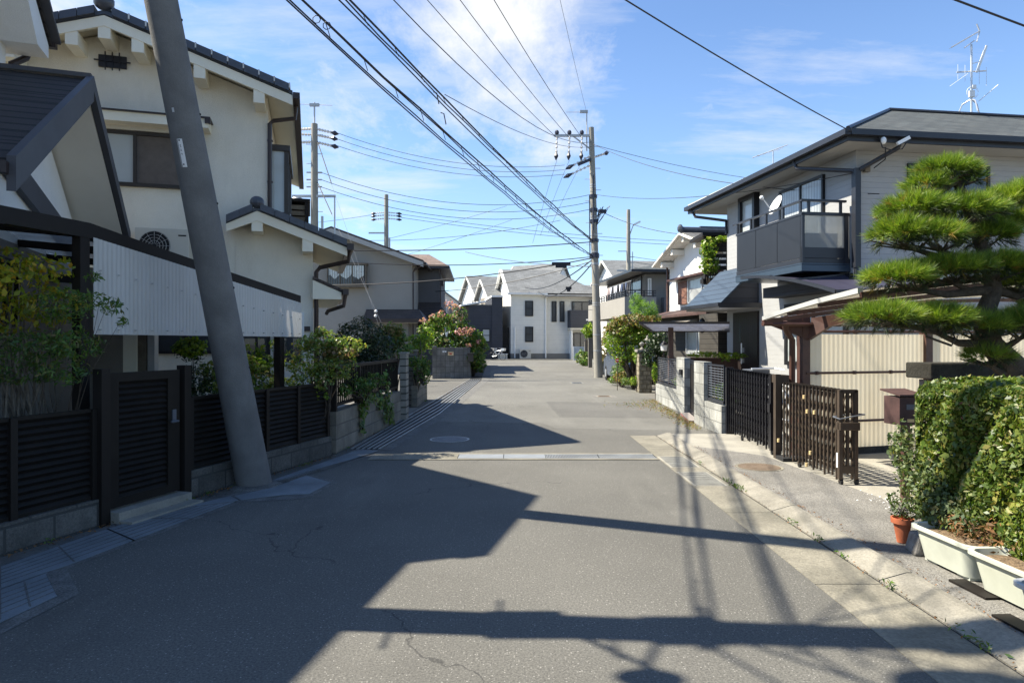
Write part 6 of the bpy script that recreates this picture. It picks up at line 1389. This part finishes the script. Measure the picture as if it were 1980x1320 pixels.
# ================================================================== pine
t = empty('pine_tree', 'cloud pruned pine with layered needle pads reaching in from the right', 'tree', (5.1,6.15,.05))
trunk = [(5.1,6.15,.05),(5.0,6.15,.7)]+[V(*q) for q in ((2010,770,6.1),(1965,715,6.1),(1915,665,6.1),(1900,615,6.1),(1922,560,6.1),(1908,500,6.1),(1880,430,6.1),(1850,345,6.1))]
MB().tube(trunk, [.15,.14,.13,.12,.10,.085,.07,.06,.045,.02], 14).build('trunk', M['bark'], t, True)
pads = []     # cx,cy,cz, rx,ry,rz
def pad(px, py, D, rx, ry, rz): c = V(px, py+12, D*1.0+.15); pads.append((c[0],c[1],c[2],rx*.98,ry*.9,rz*(.95 if 390 < py < 470 else .78)))
pad(1825,325,6.0,.24,.28,.10); pad(1790,350,5.95,.15,.2,.06); pad(1858,338,6.05,.16,.2,.08)
pad(1765,400,5.9,.26,.35,.12); pad(1850,405,5.9,.32,.40,.13); pad(1740,445,5.8,.20,.3,.13); pad(1800,450,5.7,.26,.3,.10); pad(1950,385,6.2,.28,.4,.14); pad(1900,450,6.0,.24,.3,.10); pad(2010,375,6.3,.35,.4,.2); pad(1960,425,6.1,.22,.3,.08)
pad(1735,530,5.8,.26,.35,.11); pad(1825,515,5.9,.36,.45,.11); pad(1925,510,5.9,.34,.4,.12); pad(2010,535,6.0,.35,.4,.14)
pad(1705,605,5.7,.27,.35,.11); pad(1790,610,5.8,.36,.42,.12); pad(1880,625,5.9,.28,.35,.12); pad(1985,620,5.8,.30,.35,.14); pad(2060,600,6,.4,.4,.2); pad(1905,680,5.9,.17,.2,.08)
mb = MB()
for p in pads:
    b = min(trunk, key=lambda q: abs(q[2]-(p[2]-.1))+.4*abs(q[0]-p[0])); e = Vector(p[:3])-Vector((0,0,p[5]*.6)); b = Vector(b)
    m = b.lerp(e, .5)+Vector((0,0,-.06)); mb.tube([b, m, e], [.045,.032,.014], 8)
    for _ in range(9):
        f = e+Vector((U(-.85,.85)*p[3],U(-.85,.85)*p[4],U(0,.6)*p[5])); mb.tube([m.lerp(e,.6), f],[.014,.006],5)
mb.tube([V(1790,650,5.9),V(1840,668,5.8),V(1846,655,5.8),V(1843,640,5.8)],.012,6)
mb.build('branch', M['bark'], t, True)
def needles(name, n_tuft, per, ln, m, up=.55, under=False, wid=.0030):
    P0, D0 = [], []
    vol = np.array([p[3]*p[4] for p in pads]); idx = rng.choice(len(pads), n_tuft, p=vol/vol.sum()); A_ = np.array(pads)[idx]
    d = rng.normal(size=(n_tuft,3)); d[:,2] = np.abs(d[:,2])*(1 if not under else -.5)+(.0 if under else -.12); d /= np.linalg.norm(d,axis=1)[:,None]
    C = A_[:,:3]+d*A_[:,3:6]*(.55+.45*rng.random(n_tuft))[:,None]
    ax = d*np.array([1,1,.8])+np.array([0,0,up]); ax /= np.linalg.norm(ax,axis=1)[:,None]
    C = np.repeat(C,per,0); ax = np.repeat(ax,per,0); n = len(C)
    dr = ax+rng.normal(size=(n,3))*.42; dr /= np.linalg.norm(dr,axis=1)[:,None]
    C = C+ax*rng.random((n,1))*.05
    L_ = ln*(.55+.75*rng.random((n,1))); s = np.cross(dr, rng.normal(size=(n,3))); s /= np.linalg.norm(s,axis=1)[:,None]
    Pp = np.stack([C-s*wid*.5, C+s*wid*.5, C+dr*L_],1).reshape(-1,3)-np.array(wloc(t))
    me = bpy.data.meshes.new(name); me.vertices.add(n*3); me.vertices.foreach_set('co', Pp.astype('f').ravel())
    me.loops.add(n*3); me.loops.foreach_set('vertex_index', np.arange(n*3,dtype='i')); me.polygons.add(n); me.polygons.foreach_set('loop_start', np.arange(0,n*3,3,dtype='i')); me.polygons.foreach_set('loop_total', np.full(n,3,'i'))
    me.update(); me.validate(); me.materials.append(m); o = bpy.data.objects.new(name, me); col.objects.link(o); o.parent = t
needles('needles', 5600, 34, .098, L['needle'], .45, wid=.0046)
needles('dry_needles', 230, 22, .10, L['needle_y'], -.1, wid=.0045)
needles('old_needles', 1100, 22, .07, L['needle_d'], -.25, True, .004)
# ================================================================== right middle distance
TH = Fr(7.2, 30.7, 98.3)    # x runs away from the camera, y to the left (towards the street)
t = TLH = empty('tiled_gable_house', 'white walled old house with weathered tile gable roof and louvred shutter', 'house', (8.5,27.5,0))
def thp(s, out, z): return (-s, out, z)
mb = MB(TH); mb.prism([(0,0,2.75),(-5.6,0,2.75),(-5.6,0,5.1),(-2.8,0,5.98),(0,0,5.1)],(0,-6,0)); mb.build('wall', M['white'], t)
mb = MB(TH); mb.prism([(.35,.6,5.10),(-2.8,.6,6.14),(-2.8,-6.4,6.14),(.35,-6.4,5.10)],(0,0,-.08)); mb.prism([(-2.8,.6,6.14),(-6.0,.6,5.10),(-6.0,-6.4,5.10),(-2.8,-6.4,6.14)],(0,0,-.08)); r_ = mb.build('roof', M['tile_pale'], t)
mb = MB(TH); mb.tube([(-2.8,.62,6.22),(-2.8,-6.4,6.22)],.13,8); mb.ball((-2.8,.65,6.27),.16,.12,.18,8,5); mb.beam((-2.8,-.2,6.34),(-2.8,-6.4,6.34),.16,.08); mb.build('ridge_tile', M['tile'], r_)
mb = MB(TH); mb.beam((.35,.62,5.02),(-2.8,.62,6.05),.06,.20,(0,1,0)); mb.beam((-2.8,.62,6.05),(-6.0,.62,5.02),.06,.20,(0,1,0)); mb.prism([(.3,.58,5.0),(-2.8,.58,6.02),(-2.8,0,6.02),(.3,0,5.0)],(0,0,-.03)); mb.prism([(-5.9,.58,5.0),(-2.8,.58,6.02),(-2.8,0,6.02),(-5.9,0,5.0)],(0,0,-.03)); mb.build('bargeboard', M['soffit'], r_)
for x in (-.4,-1.6,-2.8,-4.0,-5.2): MB(TH).box(x-.1,x+.1,.0,.55,6.14-.33*abs(x+2.8)-.42,6.14-.33*abs(x+2.8)-.20).build('bracket', M['soffit'], r_)
mb = MB(TH); mb.box(-5.4,-.7,.0,.42,4.25,4.33); mb.build('window_hood', M['brown_st'], t)
w_ = window(t, TH, 'right', 0, 0,0.01,0,0.01) if False else None
def thwin(a0, a1, z0, z1, f, p, splits): 
    mb = MB(TH)
    for q in (a0, a1): mb.box(-q-.04,-q+.04,0,.10,z0,z1)
    mb.box(-a1,-a0,0,.10,z0-.05,z0); mb.box(-a1,-a0,0,.10,z1,z1+.05)
    for s in splits: c = a0+(a1-a0)*s; mb.box(-c-.03,-c+.03,0,.09,z0,z1)
    w = mb.build('window', M[f], t); MB(TH).box(-a1+.04,-a0-.04,0,.04,z0,z1).build('pane', M[p], w); return w
thwin(2.25,5.0,3.25,4.2,'alu','gl_curt',(.5,)); MB(TH).box(-2.2,-1.25,.02,.12,3.2,4.2).build('louvre_shutter', M['shut_red'], t)
mb = MB(TH); mb.box(.05,.12,.05,.12,2.8,5.0); mb.build('downpipe', M['brown_st'], t)
# its dark ground floor
LF = Fr(6.55, 30.6, 98.3)
MB(LF).box(-11.0,0,-2,-.0,0,2.75).build('ground_floor_wall', M['dkwall'], t)
mb = MB(LF); mb.prism([(.3,.45,2.68),(-6.3,.45,2.68),(-6.3,-.75,3.0),(.3,-.75,3.0)],(0,0,-.09)); mb.build('lower_eave', M['rust_eave'], t)
def lwin(a0, a1, z0, z1, p):
    mb = MB(LF); mb.box(-a1,-a0,0,.08,z0-.05,z0); mb.box(-a1,-a0,0,.08,z1,z1+.05)
    for q in (a0,(a0+a1)/2,a1): mb.box(-q-.03,-q+.03,0,.08,z0,z1)
    w = mb.build('window', M['alu'], t); MB(LF).box(-a1+.03,-a0-.03,0,.03,z0,z1).build('pane', M[p], w)
lwin(3.6,5.6,1.15,2.1,'gl_curt'); lwin(7.2,9.2,1.0,2.2,'gl_dark'); MB(LF).box(-6.55,-6.2,0,.05,0,2.4).build('pale_pilaster', M['taupe'], t)
MB(LF).prism([(-2.2,.02,2.5),(-4.6,.02,2.5),(-4.6,.75,2.28),(-2.2,.75,2.28)],(0,0,-.12)).build('awning', M['taupe'], t)
# near dark part between small gate and the tiled house
t = empty('dark_bungalow', 'low dark walled annex with curtained windows behind the grey block wall', 'house', (8,20.5,0))
DBF = Fr(6.35,21.6,98.3)
MB(DBF).box(-.6,.8,-2.5,0,0,2.5).build('wall', M['dkwall'], t)
t = empty('dotted_canopy', 'dark sheet canopy with rows of pale dots on brown posts behind the block wall', 'canopy', (4.8,18,0))
A1, A2, A3, A4 = V(1237,624,17), V(1262,640,19.5), V(1410,640,19.8), V(1410,624,17.2)
A1 = (A1[0]+.0,A1[1],A1[2]); MB().prism([A1,A4,A3,A2],(0,0,.02)).build('sheet', M['dot_sheet'], t)
mb = MB()
for r in range(3):
    for k in range(12):
        s, u_ = (k+.5+.25*(r % 2))/12.5, (r+.7)/3.4; a = Vector(A1).lerp(Vector(A4), s); b = Vector(A2).lerp(Vector(A3), s); c = a.lerp(b, u_); mb.lathe((c.x,c.y,c.z-.014), [(.001,0),(.052,0),(.052,.008),(.001,.008)], 6)
mb.build('washer', M['white_pl'], t)
mb = MB(); mb.beam(A1,A2,.05,.06); mb.beam(A2,A3,.05,.06); mb.beam(A1,A4,.05,.06); mb.build('frame', M['gutter_b'], t)
for px, D in ((1297,18.2),): x = V(px,0,D)[0]; MB().box(x-.06,x+.06,D-.06,D+.06,0,1.98).build('post', M['brown_st'], t)
# low dark fence behind
tag(MB().box(4.9,8,19.9,19.98,0,1.12).build('timber_fence', M['rust_eave']), 'low dark reddish board fence below the dotted canopy', 'fence')
shrub('garden_plant', 'sunlit low plants under the dark window beside the white house', 'plant', (6.0,19.3,0), [(5.6,19.4,1.22,.5,.2,.08),(6.3,19.2,1.2,.4,.2,.08),(6.0,19.0,1.15,.2,.2,.1)], 700, .09, 'yellowg', .01)
# stone gatepillars and ornaments
def stonepillar(label, px0, px1, base, zt, d):
    a = G(px0, base); w_ = (px1-px0)/F*a[1]; t = empty('stone_pillar', label, 'gatepost', (a[0]+w_/2,a[1],0), 'rough stone gateposts')
    MB().prism([(a[0],a[1],0),(a[0]+w_,a[1],0),(a[0]+w_-.02,a[1]+d,0),(a[0]+.01,a[1]+d,0)],(0,0,zt)).build('shaft', M['stone'], t, bevel=.03)
    MB().box(a[0]-.05,a[0]+w_+.05,a[1]-.05,a[1]+d,zt+.002,zt+.09).build('cap', M['rock'], t, bevel=.015); return a, w_
a, w_ = stonepillar('wider rough yellow stone gatepost carrying a small lantern ornament', 1235,1261,759,1.26,.45)
stonepillar('narrow rough yellow stone gatepost behind the wider one', 1222,1233,748,1.10,.35)
t = empty('stone_lantern', 'small grey stone lantern ornaments standing on the wider stone gatepost', 'ornament', (a[0]+.2,a[1]+.15,1.35))
c = (a[0]+.30,a[1]+.15,1.35)
MB().lathe(c, [(.09,0),(.09,.03),(.035,.06),(.035,.16),(.08,.19),(.055,.20),(.055,.27),(.12,.29),(.03,.36),(.03,.42),(.001,.44)], 10).build('tower', M['pole_far'], t)
MB().lathe((c[0]-.17,c[1],1.35), [(.07,0),(.07,.03),(.03,.05),(.03,.10),(.06,.12),(.09,.18),(.02,.24),(.001,.26)], 10).build('base_figure', M['pole_far'], t)
t = empty('garden_lamp', 'small black garden lamp on a thin post behind the stone gatepost', 'lamp', (V(1284,0,19.6)[0],19.6,0))
x = V(1284,0,19.6)[0]; MB().tube([(x,19.6,0),(x,19.6,1.32)],.02,6).build('post', M['black'], t); MB().lathe((x,19.6,1.32),[(.05,0),(.09,.02),(.10,.16),(.12,.17),(.02,.26)],10).build('lantern', M['white_pl'], t); MB().lathe((x,19.6,1.50),[(.13,0),(.02,.12)],10).build('cap', M['black'], t)
# bushes and trees there
shrub('garden_tree', 'broad rounded tree with reddish brown top beside the central pole', 'tree', (V(1225,0,22.6)[0],22.6,0),
      [bl(1215,640,22.6,.75,.8,.50), bl(1250,650,22.4,.6,.7,.50), bl(1190,660,22.8,.40,.6,.5), bl(1240,625,22.6,.55,.6,.30), bl(1205,690,22.6,.35,.5,.28), bl(1240,675,22.3,.55,.6,.35)], 9500, .085, 'yellowg', .05, keep=.72, fr=4,
      extra=[('reddish_foliage','redtop',[bl(1225,622,22.4,.75,.7,.26), bl(1200,635,22.5,.5,.6,.28), bl(1260,622,22.4,.3,.4,.2)],3600,.085)])
shrub('willow_bush', 'feathery bright green willowy bush behind the reddish tree', 'tree', (V(1245,0,25)[0],25,0), [bl(1245,600,25,.50,.5,.40), bl(1230,585,25,.25,.3,.35), bl(1262,615,25,.3,.4,.3)], 5200, .14, 'willow', .03, keep=.6, aspect=.10, fr=5, droop=-.6)
shrub('camellia', 'dark leafed shrub behind the stone gateposts', 'shrub', (V(1275,0,20.5)[0],20.5,0), [bl(1275,665,20.6,.40,.4,.36), bl(1265,690,20.8,.4,.4,.35)], 3000, .08, 'dark', .03)
shrub('low_shrub', 'low dry green shrub at the road edge right of the central pole', 'shrub', (V(1200,0,23.6)[0],23.6,0), [bl(1200,720,23.8,.34,.5,.30), bl(1188,735,24.5,.25,.4,.12), bl(1212,738,22.5,.20,.3,.15)], 3800, .075, 'nandina', .02, keep=.8, aspect=.22, extra=[('grass','grass',[bl(1203,728,23.4,.3,.4,.2)],400,.08)])
shrub('pillar_creeper', 'creeper with yellow leaves between the stone gateposts', 'creeper', (V(1231,0,21.3)[0],21.3,0), [bl(1231,690,21.5,.12,.2,.25), bl(1228,735,21.4,.15,.2,.16)], 800, .07, 'yellowg', .01)
shrub('pillar_creeper', 'small vine leaves at the end of the grey block wall', 'creeper', (V(1266,0,18.4)[0],18.3,0), [bl(1266,720,18.3,.08,.1,.28)], 260, .07, 'yellowg', .01)
shrub('hanging_vine', 'green climbing vine on the timber balcony beside the tiled gable', 'creeper', (V(1372,0,24.2)[0],24.2,3.2), [bl(1370,480,24.2,.30,.3,.42), bl(1372,510,24.2,.36,.3,.35), bl(1395,462,24.2,.28,.3,.10)], 2200, .11, 'yellowg', .02, keep=.65, fr=5)
t = empty('timber_balcony', 'dark slatted timber balcony between the tiled gable and the white house', 'balcony', (8,24.2,0))
x0 = V(1362,0,24.5)[0]; zz = lambda py: V(0,py,24.5)[2]
for k in range(8): MB().box(x0+.1*(k < 3),x0+2.2,24.5,24.55,zz(545)+k*.22,zz(545)+k*.22+.15).build('slat', M['dkwall'], t)
MB().box(x0,x0+.12,24.4,24.6,zz(550),zz(455)).build('post', M['frame_dk'], t); MB().box(x0-.1,x0+2.4,24.3,24.7,zz(548),zz(540)).build('floor_edge', M['frame_dk'], t); MB().box(x0-.15,x0+2.4,24.2,26,zz(458),zz(452)).build('top_beam', M['frame_dk'], t)
# grey house with laundry
t = empty('laundry_house', 'grey house with low hipped roof and laundry drying on its balcony', 'house', (8,41,0))
LH = Fr(6.95,38.2,97)
x8 = Fr(7.0,38.3,6)
MB(x8).box(.6,6,0,9,0,5.45).build('wall', M['grey_m'], t)
mb = MB(x8); mb.poly([(-.45,-1.0,5.62),(7,-1.0,5.62),(5,4,6.55),(3,4,6.55)]); mb.poly([(-.45,-1.0,5.62),(3,4,6.55),(-.45,9,5.62)]); mb.poly([(3,4,6.55),(5,4,6.55),(7,9,5.62),(-.45,9,5.62)]); r_ = mb.build('roof', M['roof_blk'], t)
mb = MB(x8); mb.box(-.5,7,-1.05,9,5.48,5.615); mb.build('eave', M['gutter'], r_)
b_ = MB(x8).box(-1.15,.6,-2.0,7,2.95,4.0).build('balcony', M['grey_w'], t)
mb = MB(x8)
for k in range(3): mb.box(-1.13,-1.09,-1.98,7,4.06+k*.13,4.10+k*.13); mb.box(-1.09,.6,-1.98,-1.94,4.06+k*.13,4.10+k*.13)
for k in range(16): mb.box(-1.14,-1.08,-1.9+k*.58,-1.85+k*.58,4.0,4.36)
for k in range(4): mb.box(-1.1+k*.5,-1.04+k*.5,-1.99,-1.93,4.0,4.36)
mb.build('railing', M['gutter'], b_)
MB(x8).box(.55,.62,-.9,6.8,0,2.95).build('ground_floor', M['grey_d'], t)
window(t, x8, 'left', .6, .6, 4.5, 3.6, 5.4, 'black', 'gl_dark', (.5,), None, .08, .06); window(t, x8, 'front', 0, .75, .95, 4.2, 5.2, 'white_pl', 'gl_white', (), None, .05, .06)
window(t, x8, 'front', 0, 1.9, 2.5, 3.9, 5.3, 'black', 'gl_dark', (), None, .05, .06)
MB(x8).box(1.55,2.6,-.5,-.0,3.0,4.1).build('side_balcony', M['grey_d'], t)
tl = empty('drying_rack', 'pole of black and pale clothes hung to dry on the grey balcony', 'laundry', x8((-.6,0,4.3)))
MB(x8).tube([(-.55,-1.2,4.95),(-.55,5,4.95)],.02,5).build('pole', M['steel'], tl)
cl = [mat('cloth_black',(.02,.02,.025),.9), mat('cloth_white',(.6,.62,.66),.9), mat('cloth_blue',(.06,.08,.14),.9), mat('cloth_pink',(.5,.4,.38),.9)]
for k in range(13):
    y = -1.1+k*.42; h_ = random.uniform(.45,.75)
    MB(x8).prism([(-.55,y,4.93),(-.55,y+.34,4.93),(-.50,y+.32,4.93-h_),(-.62,y+.04,4.93-h_*.9)],(.03,0,0)).build('garment', cl[(0,0,2,0,2,1,0,1,1,0,1,3,3)[k]], tl)
# right edge of the far street
t = empty('blue_gate', 'pale blue slatted gate in front of the far white house', 'gate', G(1112,697)); a = V(1110,0,56)[0]
mb = MB()
for k in range(10): mb.box(a+k*.09,a+k*.09+.06,56,56.04,.05,1.15)
mb.box(a,a+.9,55.98,56.05,1.1,1.16); mb.build('slats', M['paint_blue'], t); MB().box(a-.08,a,55.95,56.07,0,1.2).build('post', M['white_pl'], t)
def rpost(label, px, w_, base, top):
    c = G(px, base); z = (base-top)/F*c[1]; t = empty('garden_post', label, 'gatepost', c, 'brown posts beyond the central pole'); MB().box(c[0],c[0]+w_,c[1],c[1]+.3,0,z).build('shaft', M['stripe_post2'], t); MB().box(c[0]-.02,c[0]+w_+.02,c[1]-.02,c[1]+.32,z+.002,z+.06).build('cap', M['rock'], t)
rpost('taller brown post beyond the central pole, nearer the road', 1138, .30, 710, 655); rpost('shorter brown post beyond the central pole, beside the blue gate', 1131, .28, 703, 658)
o = MB().prism([G(1147,708),G(1160,724),(4.75,32.5,0),(4.9,41,0)],(0,0,.55)).build('garden_wall', M['blk_far']); tag(o, 'low garden wall running behind the central pole', 'wall')
shrub('far_bush', 'round green bush at the foot of the brown posts beyond the central pole', 'shrub', (V(1128,0,46)[0],46,0), [bl(1127,690,46,.55,.5,.45), bl(1132,700,44,.4,.4,.3)], 1700, .14, 'nandina', .03)
shrub('far_bush', 'green shrub above the blue gate left of the central pole', 'shrub', (V(1142,0,44)[0],44,0), [bl(1142,640,44,.55,.6,.5)], 1300, .16, 'yellowg', .04)
shrub('far_bush', 'brown green shrub between the central pole and the parked car', 'shrub', (V(1170,0,31)[0]+.3,31,0), [bl(1172,680,31,.5,.8,.6), bl(1180,655,31,.5,.6,.4)], 2200, .12, 'redtop', .03)
# parked car
CF_ = Fr(3.95,25.0,91)       # x along the car (away from camera), y to the left
t = empty('parked_car', 'blue grey car parked behind the tree right of the central pole', 'car', (4.6,26.6,0))
bmat = mat('car_paint', (.10,.13,.19), .25, metal=.5, var=.03)
prof = [(0,.35),(.0,.75),(.12,.95),(.35,1.0),(.75,1.42),(2.2,1.46),(2.9,1.0),(3.5,.88),(3.6,.6),(3.58,.3),(3.2,.22),(.3,.22)]
MB(CF_).prism([(x,.0,z) for x, z in prof],(0,-1.5,0)).build('body', bmat, t, bevel=.06)
mb = MB(CF_); mb.prism([(.52,.005,1.02),(.85,.005,1.36),(2.1,.005,1.39),(2.7,.005,1.02)],(0,-.02,0)); mb.prism([(.36,-.12,1.02),(.73,-.12,1.40),(.73,-1.38,1.40),(.36,-1.38,1.02)],(-.03,0,.01)); mb.build('window', M['gl_dark'], t)
for x in (.7,2.9):
    for y in (-.08,-1.42):
        w = MB(CF_).tube([(x,y-.09,.30),(x,y+.09,.30)],.30,16).build('wheel', M['rubber'], t, True); MB(CF_).tube([(x,y+.085,.30),(x,y+.10,.30)],.17,12).build('rim', M['alu'], w)
for y in (-.18,-1.3): MB(CF_).box(-.02,.04,y-.12,y+.12,.70,.86).build('tail_lamp', M['red'], t)
MB(CF_).box(-.02,.0,-.92,-.58,.48,.64).build('number_plate', M['white_pl'], t); MB(CF_).box(-.08,.05,-1.48,-.02,.34,.52).build('bumper', bmat, t)
t = empty('small_sign', 'small red and white sign hanging by the rounded tree', 'sign', V(1194,695,22.2))
c = V(1194,697,22.0); MB().box(c[0]-.05,c[0]+.05,22.0,22.02,c[2]-.05,c[2]+.07).build('board', M['red'], t); MB().box(c[0]-.035,c[0]+.035,21.99,22.0,c[2]-.0,c[2]+.03).build('marking', M['white_pl'], t); MB().tube([(c[0],22.03,0),(c[0],22.03,c[2])],.012,5).build('stake', M['bark'], t)
# ================================================================== camera, light, sky
cam = bpy.data.cameras.new('camera'); co = bpy.data.objects.new('camera', cam); col.objects.link(co)
co.location = (0,0,H); co.rotation_euler = (R(90),0,0); cam.lens = 36*F/1980; cam.sensor_width = 36; cam.clip_end = 4000; cam.clip_start = .05
scene.camera = co
sv = Vector((-.81,.07,1.0)).normalized()
sl_ = bpy.data.lights.new('sun', 'SUN'); so = bpy.data.objects.new('sun', sl_); col.objects.link(so)
sl_.energy = 5.0; sl_.angle = R(.53); sl_.color = (1.0,.93,.79)
so.rotation_euler = sv.to_track_quat('Z', 'Y').to_euler(); so.location = (-20,3,30)
w = bpy.data.worlds.new('World'); scene.world = w; w.use_nodes = True; nt = w.node_tree; nt.nodes.clear()
out = nn(nt, 'ShaderNodeOutputWorld'); bg = nn(nt, 'ShaderNodeBackground'); nt.links.new(bg.outputs[0], out.inputs[0])
sky = nn(nt, 'ShaderNodeTexSky', sky_type='NISHITA'); sky.sun_disc = False
sky.sun_elevation = math.asin(sv.z); sky.sun_rotation = math.atan2(sv.x, sv.y)
sky.air_density = 1.0; sky.dust_density = .35; sky.ozone_density = 3.0; sky.altitude = 0
bg.inputs[1].default_value = .092
tc = nn(nt, 'ShaderNodeTexCoord'); sp = nn(nt, 'ShaderNodeSeparateXYZ'); nt.links.new(tc.outputs['Generated'], sp.inputs[0])
# clouds live in the sky: coordinates on a high plane seen along each direction
zc = math_(nt, 'ADD', math_(nt, 'MAXIMUM', sp.outputs[2], 0.0), .12)
cx = math_(nt, 'DIVIDE', sp.outputs[0], zc); cy = math_(nt, 'DIVIDE', sp.outputs[1], zc)
cv = nn(nt, 'ShaderNodeCombineXYZ'); nt.links.new(cx, cv.inputs[0]); nt.links.new(cy, cv.inputs[1])
def blob(x, y, z, tight):
    v = Vector((x,y,z)).normalized(); d = nn(nt, 'ShaderNodeVectorMath', operation='DOT_PRODUCT'); nt.links.new(tc.outputs['Generated'], d.inputs[0]); d.inputs[1].default_value = v
    return maprange(nt, d.outputs['Value'], math.cos(R(tight)), 1.0)
def dirpx(px, py): return ((px-990)/F, 1, (660-py)/F)
n1 = noise(nt, scaled(nt, cv.outputs[0], 1, .55, 1), 2.1, 10, .68)
n2 = noise(nt, scaled(nt, cv.outputs[0], .8, 2.2, 1), 1.1, 8, .66)
m1 = math_(nt, 'MAXIMUM', blob(*dirpx(960,40), 13), math_(nt, 'MULTIPLY', blob(*dirpx(1040,180), 9), .8))
m2 = math_(nt, 'MAXIMUM', math_(nt, 'MULTIPLY', blob(*dirpx(640,250), 17), .42), math_(nt, 'MULTIPLY', blob(*dirpx(1500,120), 12), .22))
m3 = math_(nt, 'MULTIPLY', blob(*dirpx(120,30), 25), .5)
mm = math_(nt, 'MAXIMUM', math_(nt, 'MAXIMUM', m1, m2), m3)
c1 = maprange(nt, math_(nt, 'ADD', n1, math_(nt, 'MULTIPLY', mm, .40)), .67, .93)
mw = math_(nt, 'MAXIMUM', math_(nt, 'MAXIMUM', mm, math_(nt, 'MULTIPLY', blob(*dirpx(1560,110), 13), .75)), math_(nt, 'MULTIPLY', blob(*dirpx(640,180), 18), .8))
c2 = math_(nt, 'MULTIPLY', maprange(nt, math_(nt, 'ADD', n2, math_(nt, 'MULTIPLY', mw, .20)), .60, .82), .50)
cf = math_(nt, 'MAXIMUM', c1, c2)
# whiten towards the horizon a little (humid summer air)
hz = maprange(nt, sp.outputs[2], .42, .0, 0, .22)
skyc = mixc(nt, hz, mixc(nt, 1.0, sky.outputs[0], (.86,.94,1.04,1), 'MULTIPLY'), (3.2,4.4,5.6,1))
skyc = mixc(nt, cf, skyc, (4.4,4.5,4.65,1))
nt.links.new(skyc, bg.inputs[0])
vs = scene.view_settings; vs.view_transform = 'Standard'; vs.look = 'None'; vs.gamma = 1; vs.exposure = 1.32; vs.use_curve_mapping = False
scene.cycles.max_bounces = 8; scene.cycles.transparent_max_bounces = 24; scene.cycles.diffuse_bounces = 4
scene.cycles.use_denoising = True
